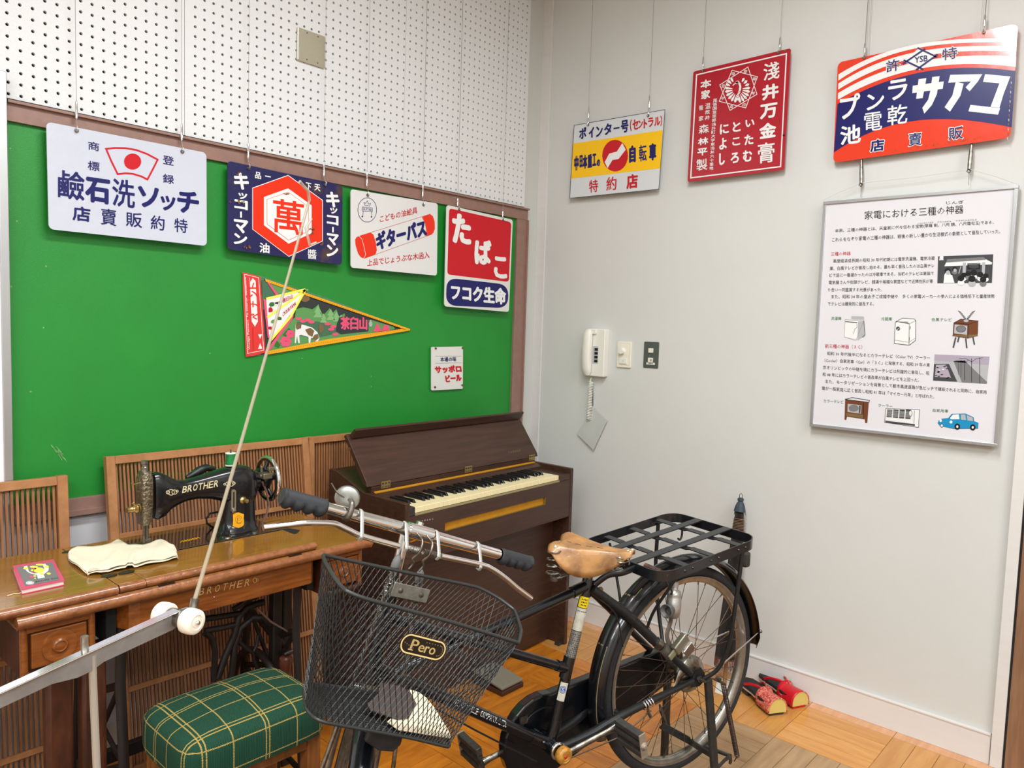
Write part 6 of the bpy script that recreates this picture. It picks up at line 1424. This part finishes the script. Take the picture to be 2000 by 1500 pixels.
for fam in (0, 1):
    for k in range(-30, 62):
        # bottom diamonds: lines clipped to the bottom outline
        dd = V((1, .55 if fam == 0 else -.55)); o_ = V((k*.0105-.16, .05)); hits = []
        for i in range(NL):
            a, b_ = bl_[i], bl_[(i+1) % NL]; ex, ey = b_.x-a.x, b_.y-a.y; den = dd.x*ey-dd.y*ex
            if abs(den) < 1e-9: continue
            t_ = ((a.x-o_.x)*ey-(a.y-o_.y)*ex)/den; s_ = ((a.x-o_.x)*dd.y-(a.y-o_.y)*dd.x)/den
            if 0 <= s_ < 1: hits.append((t_, a.z+(b_.z-a.z)*s_))
        hits.sort()
        if len(hits) >= 2: mb.tube([S(o_.x+dd.x*h[0], o_.y+dd.y*h[0], h[1]) for h in (hits[0], hits[-1])], .00095, 4, caps=False)
bq('bottom_mesh', mb, basketm, bkt, smooth=0, kind='stuff')
# cream board and bracket lying in the basket bottom
bz = lambda s_, t_: -.352-.10*max(0, .0)-.055*(.2-s_)*.5+ .0
flo = lambda s_, t_: -.3665+(.236-s_)*-.06+.0
pts = [(-.105, .215), (-.112, .17), (-.108, .11), (-.09, .075), (-.05, .060), (.02, .060), (.06, .08), (.075, .13), (.05, .18), (-.0, .205), (-.06, .222)]
def plate_st(nm, pts, w0, th, m, par=bkt, slope=.055):
    tilt = .16
    lo = [S(s_, t_, w0+slope*s_+tilt*(.236-t_)) for s_, t_ in pts]; hi = [S(s_, t_, w0+slope*s_+tilt*(.236-t_)+th) for s_, t_ in pts]; n = len(pts)
    return bq(nm, MB().add(lo+hi, [tuple(range(n))[::-1], tuple(range(n, 2*n))]+[(i, (i+1) % n, n+(i+1) % n, n+i) for i in range(n)]), m, par, smooth=0, bevel=.0008, seg=1)
plate_st('cream_board', [(-.078, .062), (-.100, .066), (-.112, .085), (-.116, .12), (-.112, .17), (-.108, .215), (-.100, .236), (.036, .236), (.052, .212), (.0, .165), (-.050, .115)], -.369, .003, cream, slope=.05)
plate_st('bracket_plate', [(.010, .070), (-.045, .066), (-.066, .085), (-.060, .130), (-.010, .192), (.024, .205), (.085, .190), (.084, .168), (.029, .110)], -.3645, .004, mat('bracket_grey_dark', (84, 84, 88), .45, .5, var=.3, vs=60, c2=(110, 90, 80)))
bq('mounting_plate', MB().prism(rrect(.098, .032, .004), -.0015, .0015, frame(S(.004, .058, -.129), -B3, U3)), mat('plate_zinc', (150, 150, 142), .45, .7, var=.2, vs=60), bkt, bevel=.001)
for s_ in (.032, -.024): bq('screw', MB().lathe([(.0062, .0), (.0062, .0012), (.0045, .0022), (1e-4, .003)], axisM(S(s_, .0598, -.129), F3), 14), steel, bkt)
bq('under_bracket', MB().prism([(-.040, -.0), (.044, .0), (.046, -.034), (.034, -.050), (.0, -.050), (-.040, -.034)], 0, .012, frame(S(.036, .185, -.378), -B3, U3)), mat('flap_dark', (52, 54, 58), .4, .3, var=.3, vs=50), bkt, smooth=0, bevel=.003)
# badge
bc0 = V((.059, .2565, -.191)); MBd = frame(S(.056, .2535, -.190), -B3+U3*-.06, U3)
bd = bq('badge', MB().prism(rrect(.112, .041, .0205, 10), 0, .0025, MBd), mat('badge_black', (22, 20, 18), .3), bkt); bgold = mat('badge_gold', (232, 206, 140), .4)
def ringp(w0, h0, w1, h1, z0, z1, M_):
    a = rrect(w0, h0, h0/2, 10); b_ = rrect(w1, h1, h1/2, 10); n = len(a)
    return MB().add([M_ @ V((*p, z1)) for p in a]+[M_ @ V((*p, z1)) for p in b_], [(i, (i+1) % n, n+(i+1) % n, n+i) for i in range(n)])
bq('badge_border', ringp(.110, .039, .104, .033, 0, .0029, MBd), bgold, bkt, smooth=0)
mb = MB(); xx = -.031
for ch, wc, hc, dy in (('P', .019, .021, .0), ('e', .0145, .0135, -.0035), ('r', .0105, .0135, -.0035), ('o', .0155, .0138, -.0035)):
    g_, fs = glyphs(ch, 0, 3)
    for dx, dz in ((0, 0), (.0009, 0), (.0004, .0004)):
        mb.add([MBd @ V((xx+a*wc*.92+dx, dy+(b_-.5)*hc+dz, .0030)) for a, b_ in g_], fs)
    xx += wc+.001
for s_, y0, y1 in ((0, -.0100, -.0105),): mb.add([MBd @ V(p) for p in ((-.034, -.0112, .0030), (-.022, -.0112, .0030), (-.022, -.0096, .0030), (-.034, -.0096, .0030))], [(0, 1, 2, 3)])
bq('lettering', mb, bgold, bkt, smooth=0)
mb = MB()
for k in range(14):
    tt = k/13; x = .012+.030*sin(tt*pi)*1.0+(.0*tt); 
    x = .006+tt*.034 if k < 6 else .046; ang = pi*(.5-(k-5)/8)
    if k < 6: c_ = (.004+k*.0070, .0105)
    else: c_ = (.0385+.0095*cos(ang), .0105*sin(ang))
    mb.lathe([(1e-4, .0034), (.0014, .0031)], MBd @ Matrix.Translation((c_[0], c_[1], 0)), 6)
for k in range(5): mb.lathe([(1e-4, .0034), (.0013, .0031)], MBd @ Matrix.Translation((-.046+k*.0055, .001-.0018*k, 0)), 6)
bq('badge_stud', mb, mat('badge_stud', (150, 140, 120), .4, .6), bkt, split=True)
# --- saddle
L1 = V((.567, .01, .830)); L2 = V((.414, -.086, .832)); NS = V((.372, .150, .818))
mid = (L1+L2)/2; axs = (NS-mid); Ls = axs.length; ea = axs.normalized(); el = (L1-L2); el = (el-ea*el.dot(ea)).normalized(); eu = ea.cross(el)
if eu.z < 0: eu = -eu
def sad(u, v):
    hw2 = [.090, .101, .101, .094, .081, .065, .051, .040, .032, .027, .021]
    i = min(int(u*10), 9); f_ = u*10-i; hwv = hw2[i]*(1-f_)+hw2[i+1]*f_
    av = abs(v)
    x = u*Ls + .014*max(0, (.25-u)/.25)*min(1, abs(av-.60)/.60)**1.5
    y = v*hwv*(1.0 if av < .7 else 1.0)
    top = -.006+.006*max(0, 1-u*3)+.006*max(0, u-.8)*5-.005*sin(pi*min(1, u*1.05))
    top -= .012*max(0, 1-u/.10)**2
    val = -.009*max(0, 1-(av/.42)**2)*max(0, 1-u*1.6)
    sk = 0
    if av > .58:
        q = (av-.58)/.42; sk = -(.012+.058*sin(pi*min(1, max(0, (u+.0)*1.02)))**1.1)*q**1.25; y = v*hwv*(1-.10*q)
    return mid+ea*x+el*y+eu*(top+val+sk)
rows = [[sad(i/26, -1+2*j/24) for j in range(25)] for i in range(27)]
sd_o = bq('saddle', MB().grid(rows), leather, smooth=70, solid=.0045)
for u, v in ((.10, .70), (.10, -.70), (.97, .45), (.97, -.5), (.93, .0), (.04, .2), (.86, .82)):
    p = sad(u, v); q = sad(u, v+.05)-sad(u, v-.05); r_ = sad(min(1, u+.03), v)-sad(u-.03, v); nrm = r_.cross(q).normalized(); nrm = nrm if nrm.z > 0 or nrm.y > 0 else -nrm
    if nrm.dot(eu) < -.3: nrm = -nrm
    bq('rivet', MB().lathe([(1e-4, .0048), (.0045, .0042), (.0062, .0022)], axisM(p, nrm), 14), mat('rivet', (196, 184, 160), .35, .7), sd_o)
for k in range(4):
    a = sad(.12+.14*k, .04); b_ = sad(.2+.14*k, .045); bq('slot_cut', MB().tube([a+eu*.0022, b_+eu*.0022], .0011, 5), dark, sd_o)
for s_ in (1, -1):
    c_ = sad(.10, s_*.70)-eu*.018; pts = []
    for k in range(97):
        tt = k/96; an = tt*2*pi*4; r = .0185+.003*tt; pts.append(c_+ea*(r*cos(an))+el*(r*sin(an))+V((0, 0, -.076*tt+.010)))
    bq('saddle_spring', MB().tube(pts, .0026, 7), chromed, sd_o)
    e_ = c_+V((0, 0, -.068)); tip = mid+ea*Ls*.88-V((0, 0, .040))
    bq('saddle_rail', MB().tube(smoothp([e_+ea*-.012, e_+ea*.02+V((0, 0, .004)), mid+ea*Ls*.45+el*s_*.022-V((0, 0, .062)), mid+ea*Ls*.70+el*s_*.018-V((0, 0, .055)), tip+el*s_*.006]), .0030, 8), steel, sd_o)
    bq('saddle_rail', MB().tube(smoothp([e_+V((0, 0, -.004)), mid+ea*Ls*.35+el*s_*.030-V((0, 0, .073)), mid+ea*Ls*.62+el*s_*.026-V((0, 0, .070)), tip+el*s_*.012-V((0, 0, .008))]), .0028, 8), steel, sd_o)
bq('spring_foot', MB().lathe([(.012, -.008), (.012, .004), (.006, .007), (.006, .016), (1e-4, .017)], Matrix.Translation(sad(.10, .70)-eu*.018+V((0, 0, -.068))), 14), steel, sd_o)
pts = []
ctr = mid+ea*Ls*.86-V((0, 0, .030))
for k in range(61):
    an = k/60*2*pi*2; pts.append(ctr+ea*.020*cos(an)+el*.026*sin(an)+V((0, 0, .014-.022*k/60)))
bq('saddle_spring', MB().tube(pts, .0022, 7), chromed, sd_o)
st_top = SEAT+V((-.010, 0, .055)); bq('seat_post', MB().tube([SEAT, st_top+V((-.004, 0, .012))], .0115, 14).tube([st_top-el*.028, st_top+el*.028], .014, 14).tube([st_top-el*.034, st_top+el*.034], .006, 10), steel)
bq('seat_bolt', MB().lathe([(.0085, 0), (.0085, .006), (1e-4, .0065)], axisM(SEAT+V((-.028, .022, -.010)), YF3), 6), mat('bolt_brass', (122, 100, 70), .45, .7), frm, smooth=30)
# --- carrier
cz = lambda x: .7525+ (-.15-x)*-.0 + (.775-.7525)*((.27-x)/.42-.5)*2 if False else .727+(.27-x)/.42*.050
YC = -.020; HWc = .183
cp = lambda x, y, dz=0: V((x, YC+y, cz(x)+dz))
loop = []
for x, y, a in ((.27-.055, HWc-.055, 0), (-.15+.055, HWc-.055, 90), (-.15+.055, -HWc+.055, 180), (.27-.055, -HWc+.055, 270)):
    for k in range(7):
        t_ = rad(a+90*k/6); loop.append((x+.055*cos(t_), y+.055*sin(t_)))
mb = MB(); n = len(loop)
ins_ = [(x*1-.0, y) for x, y in loop]
vs = []
for x, y in loop:
    cx_, cy_ = .06, 0; d_ = V((x-cx_, y, 0)).normalized()*.0035
    vs += [cp(x, y, .015), cp(x, y, -.015), cp(x-d_.x, y-d_.y, -.015), cp(x-d_.x, y-d_.y, .015)]
fs = []
for i in range(n):
    j = (i+1) % n
    for q in range(4): fs.append((i*4+q, i*4+(q+1) % 4, j*4+(q+1) % 4, j*4+q))
car = bq('carrier_frame', MB().add(vs, fs), mat('carrier_black', (20, 23, 28), .28, coat=.4), smooth=40)
sm2 = mat('carrier_slat', (40, 42, 45), .38, .1)
for y in (-.062, .058): bq('carrier_slat', MB().add([cp(.268, y-.0145, .015), cp(.268, y+.0145, .015), cp(-.148, y+.0145, .015), cp(-.148, y-.0145, .015), cp(.268, y-.0145, .0115), cp(.268, y+.0145, .0115), cp(-.148, y+.0145, .0115), cp(-.148, y-.0145, .0115)], [(0, 1, 2, 3), (7, 6, 5, 4), (0, 4, 5, 1), (1, 5, 6, 2), (2, 6, 7, 3), (3, 7, 4, 0)]), sm2, car, smooth=0)
for x in (-.065, .055, .165):
    P_ = [(-.181, .0), (-.170, .008), (-.10, .008), (-.085, .004), (-.040, .004), (-.028, .008), (.026, .008), (.038, .004), (.078, .004), (.092, .008), (.170, .008), (.181, .0)]
    rows = [[cp(x-.011, y, z), cp(x+.011, y, z)] for y, z in P_]; bq('cross_slat', MB().grid(rows), sm2, car, smooth=0, solid=.003)
    for dx in (-.010, .010):
        for sy in (1, -1): bq('rivet', MB().lathe([(1e-4, .004), (.003, .0035), (.0045, .0)], axisM(cp(x+dx*1.6, sy*HWc, .0), (0, sy, 0)), 10), mat('rivet_black', (44, 46, 50), .35, .4), car)
for sy in (1, -1):
    mbx = MB().tube(smoothp([cp(-.075, sy*(HWc-.006), -.010), V((-.066, YC+sy*.170, .60)), V((-.058, YC*.5+sy*.150, .47)), V((-.040, sy*.120, .385)), V((-.010, sy*.088, .343))]), .0066, 10)
    bq('carrier_leg', mbx, blackm, car)
    bq('carrier_strut', MB().tube(smoothp([cp(.165, sy*(HWc-.03), -.012), V((.190, sy*.125, .690)), V((.205, sy*.075, .598)), V((.212, sy*.056, .540))]), .0045, 8), blackm, car)
bq('carrier_arm', MB().tube(smoothp([cp(.262, .070, .0), V((.315, .052, .722)), V((.355, .034, .716)), V((.392, .020, .690))]), .010, 10, sy=.45, up=(0, 0, 1)).tube(smoothp([cp(.262, -.070, .0), V((.315, -.050, .722)), V((.355, -.034, .716)), V((.392, -.020, .690))]), .010, 10, sy=.45, up=(0, 0, 1)), mat('carrier_black', (20, 23, 28), .28), car, split=True)
bq('carrier_hook', MB().tube(smoothp([cp(-.11, -.10, -.01), cp(-.11, -.10, -.04), cp(-.100, -.098, -.052), cp(-.088, -.096, -.045)]), .0035, 8), blackm, car)
bq('latch', MB().tube([cp(.255, .098, .012), cp(.245, .150, .006)], .008, 10).tube([cp(.245, .150, .006), cp(.240, .175, .0)], .0045, 8), mat('latch_rust', (98, 62, 46), .6, .3, c2=(48, 46, 46), thr=(.4, .6), vs=60), car)
# --- chain case, cranks, pedals
P_ = []
for k in range(15): a = rad(-98+206*k/14-4); P_.append((BBP.x+.128*cos(a), BBP.z+.128*sin(a)))
for k in range(9): a = rad(98+164*k/8); P_.append((.0+.060*cos(a), HZ+.060*sin(a)))
MXZ = Matrix(((1, 0, 0, 0), (0, 0, 1, 0), (0, 1, 0, 0), (0, 0, 0, 1)))
cc = bq('chain_case', MB().prism(P_, -.072, -.038, MXZ), black, smooth=0, bevel=.006, seg=3)
bq('case_ridge', MB().tube(smoothp([V((BBP.x+.09*cos(rad(a)), -.036, BBP.z+.09*sin(rad(a)))) for a in range(20, 150, 15)]), .0025, 6), blackm, cc)
bq('case_clip', MB().box(.575, .600, -.037, -.030, .31, .33), steel, cc, smooth=0)
def crank(sy, ex, ez):
    e_ = V((ex, sy*.085, ez)); b0 = BBP+V((0, sy*.062, 0))
    c_ = bq('crank', MB().tube([b0, b0.lerp(e_, .15), b0.lerp(e_, .85), e_], [.0125, .0095, .0090, .0120], 12, sy=.75), chromed)
    y0, y1 = sy*.098, sy*.198
    pe = bq('pedal', MB().cyl(V((ex, sy*.08, ez)), V((ex, y1, ez)), .0110), blackd)
    tl = rad(78); dx, dz = cos(tl), sin(tl)
    for o_ in (-.027, .027):
        bq('tread_block', MB().box(-.0085, .0085, min(y0, y1), max(y0, y1), -.011, .011, Matrix.Translation((ex+o_*dx, 0, ez+o_*dz)) @ Matrix.Rotation(-tl, 4, 'Y')), mat('pedal_rubber', (62, 60, 55), .6, var=.3, vs=60), pe, smooth=0, bevel=.003)
    bq('pedal_plate', MB().box(-.037, .037, -.002, .002, -.012, .012, Matrix.Translation((ex, y1, ez)) @ Matrix.Rotation(-tl, 4, 'Y')), mat('pedal_end', (150, 136, 118), .6, .3, bump=.6, bs=80), pe, smooth=0, bevel=.002)
    bq('pedal_plate', MB().box(-.036, .036, -.0015, .0015, -.009, .009, Matrix.Translation((ex, y0, ez)) @ Matrix.Rotation(-tl, 4, 'Y')), steel, pe, smooth=0, bevel=.002)
    bq('pedal_cap', MB().lathe([(.012, 0), (.011, .004), (.007, .006), (.006, .010), (1e-4, .011)], axisM(V((ex, y1, ez)), (0, sy, 0)), 14), mat('pedal_end', (150, 136, 118), .6), pe)
crank(1, .350, .288); crank(-1, .684, .202)
bq('bottom_bracket_cup', MB().lathe([(.0245, .034), (.0245, .040), (.020, .043), (.014, .044)], Matrix.Translation(BBP) @ Matrix.Rotation(-pi/2, 4, 'X'), 24), chrome)
yc_ = bq('dust_cap', MB().lathe([(.021, .052), (.024, .055), (.0245, .068), (.022, .073), (.016, .0745), (.0155, .073), (.010, .0735), (.0095, .072), (1e-4, .072)], Matrix.Translation(BBP) @ Matrix.Rotation(-pi/2, 4, 'X'), 28), mat('cap_amber', (206, 150, 60), .35, c2=(150, 96, 30), vs=90, coat=.4))
bq('dust_cap_centre', MB().lathe([(.006, .0722), (.005, .0735), (1e-4, .074)], Matrix.Translation(BBP) @ Matrix.Rotation(-pi/2, 4, 'X'), 14), mat('cap_red', (196, 50, 40), .4), yc_)
# --- stand
sd2 = mat('stand_black', (36, 37, 39), .5, .2, var=.35, vs=60, c2=(60, 56, 50))
def bar(P0, P1, w_, t_, wd=(1, 0, 0)):
    P0, P1 = V(P0), V(P1); ax_ = (P1-P0); L_q = ax_.length; ax_.normalize(); wd = V(wd); wd = (wd-ax_*wd.dot(ax_)).normalized()
    return MB().box(0, L_q, -w_/2, w_/2, -t_/2, t_/2, frame(P0, ax_, wd))
for sy in (1, -1):
    bq('stand_leg', bar((-.036, sy*.084, .335), (-.078, sy*.120, -.126), .029, .013), sd2, smooth=0, bevel=.003)
    bq('stand_foot', MB().tube(smoothp([V((-.076, sy*.120, -.110)), V((-.095, sy*.122, -.124)), V((-.13, sy*.124, -.1265)), V((-.17, sy*.124, -.1265))]), .009, 8), sd2)
for a, b_ in (((-.060, -.108, .085), (-.060, .108, .085)), ((-.082, -.120, -.118), (-.082, .120, -.118)), ((-.058, -.10, .10), (.03, -.05, .20)), ((-.056, .0, .09), (.05, -.02, .16))):
    bq('stand_brace', bar(a, b_, .022, .006, (.3, 0, 1)), sd2, smooth=0)
for y in (.100, -.02): bq('stand_arm', MB().tube([V((-.064, y, .03)), V((-.12, y*.8+.02, .055)), V((-.165, .085, .045)), V((-.185, .07, .010))], .008, 6, sy=.5), sd2)
for sy in (1,):
    pts = []; a_, b_ = V((-.092, .098, .312)), V((-.172, .105, .052)); ax_ = (b_-a_).normalized(); e1 = ax_.cross(YF3).normalized(); e2 = ax_.cross(e1)
    for k in range(48*8+1):
        tt = k/(48*8); an = 2*pi*k/8; pts.append(a_.lerp(b_, tt)+e1*.0072*cos(an)+e2*.0072*sin(an))
    bq('stand_spring', MB().tube(pts, .0016, 5), mat('spring_rusty', (74, 56, 48), .5, .6), smooth=60)
    bq('spring_hook', MB().tube([a_, V((-.060, .090, .328))], .002, 6).tube([b_, V((-.165, .1, .035))], .002, 6), steel)
bq('axle_links', MB().tube([V((-.03, .085, .343)), V((-.075, .09, .325)), V((-.092, .098, .315))], .003, 6).cyl((-.078, .082, .328), (-.078, .098, .328), .006), steel)
# --- dynamo, lock, lamp bracket
dc = V((.128, .078, .612))
dy = bq('dynamo', MB().lathe([(1e-4, -.050), (.012, -.049), (.020, -.040), (.0225, -.020), (.0225, .010), (.0205, .014), (.022, .018), (.019, .030), (.010, .035), (.009, .042), (.0115, .043), (.0115, .056), (1e-4, .057)], axisM(dc, (-.12, -.1, 1)), 22), mat('dynamo_alloy', (178, 176, 172), .4, .8, bump=.3, bs=60))
bq('dynamo_lamp', MB().lathe([(1e-4, -.022), (.012, -.016), (.0185, .0), (.0205, .016), (.0185, .017), (.010, .006)], axisM(dc+V((.032, .012, -.018)), (.9, .2, .1)), 20), mat('lamp_grey', (96, 96, 94), .5, .4), dy)
bq('dynamo_arm', MB().tube(smoothp([dc+V((0.004, -.004, -.035)), V((.125, .066, .545)), V((.135, .064, .500)), V((.110, .066, .450))]), .0085, 8, sy=.5), mat('arm_grey', (120, 114, 106), .5, .6), dy)
bq('dynamo_spring', MB().tube(smoothp([cp(.20, .10, -.02), V((.165, .10, .66)), V((.150, .085, .640)), V((.130, .080, .640))]), .0028, 6), blackd, dy)
bq('bracket_clamp', MB().tube([V((.150, .060, .470)), V((.120, .064, .440))], .0165, 12), mat('arm_grey', (120, 114, 106), .5, .6)); bq('bracket_clamp', MB().tube([V((.176, .058, .492)), V((.160, .060, .478))], .0158, 12), chromed)
lk = bq('wheel_lock', MB().box(-.030, .030, -.010, .010, -.016, .016, Matrix.Translation((.098, .084, .478)) @ Matrix.Rotation(rad(38), 4, 'Y')), mat('lock_zinc', (150, 148, 134), .4, .8), smooth=0, bevel=.003)
bq('lock_plate', MB().box(-.020, .022, .011, .015, -.014, .016, Matrix.Translation((.072, .086, .458)) @ Matrix.Rotation(rad(38), 4, 'Y')), chrome, lk, smooth=0, bevel=.002)
bq('lock_tab', MB().box(-.018, .018, -.004, .004, -.010, .010, Matrix.Translation((.128, .084, .452)) @ Matrix.Rotation(rad(38), 4, 'Y')), mat('lock_tab', (140, 138, 108), .5, .4), lk, smooth=0, bevel=.003)
bq('brake_rod', MB().tube([V((.575, .02, .222)), V((.78, .022, .372)), V((.95, .02, .50))], .0024, 6), blackm)
bq('rear_brake_rod', MB().tube([V((.50, .045, .215)), V((.30, .060, .235)), V((.19, .066, .285))], .0022, 6), mat('spoke_rust', (110, 92, 78), .45, .8))
bq('cable', MB().tube(smoothp([V((.39, .02, .66)), V((.33, .045, .60)), V((.30, .05, .50))]), .002, 6), blackm)
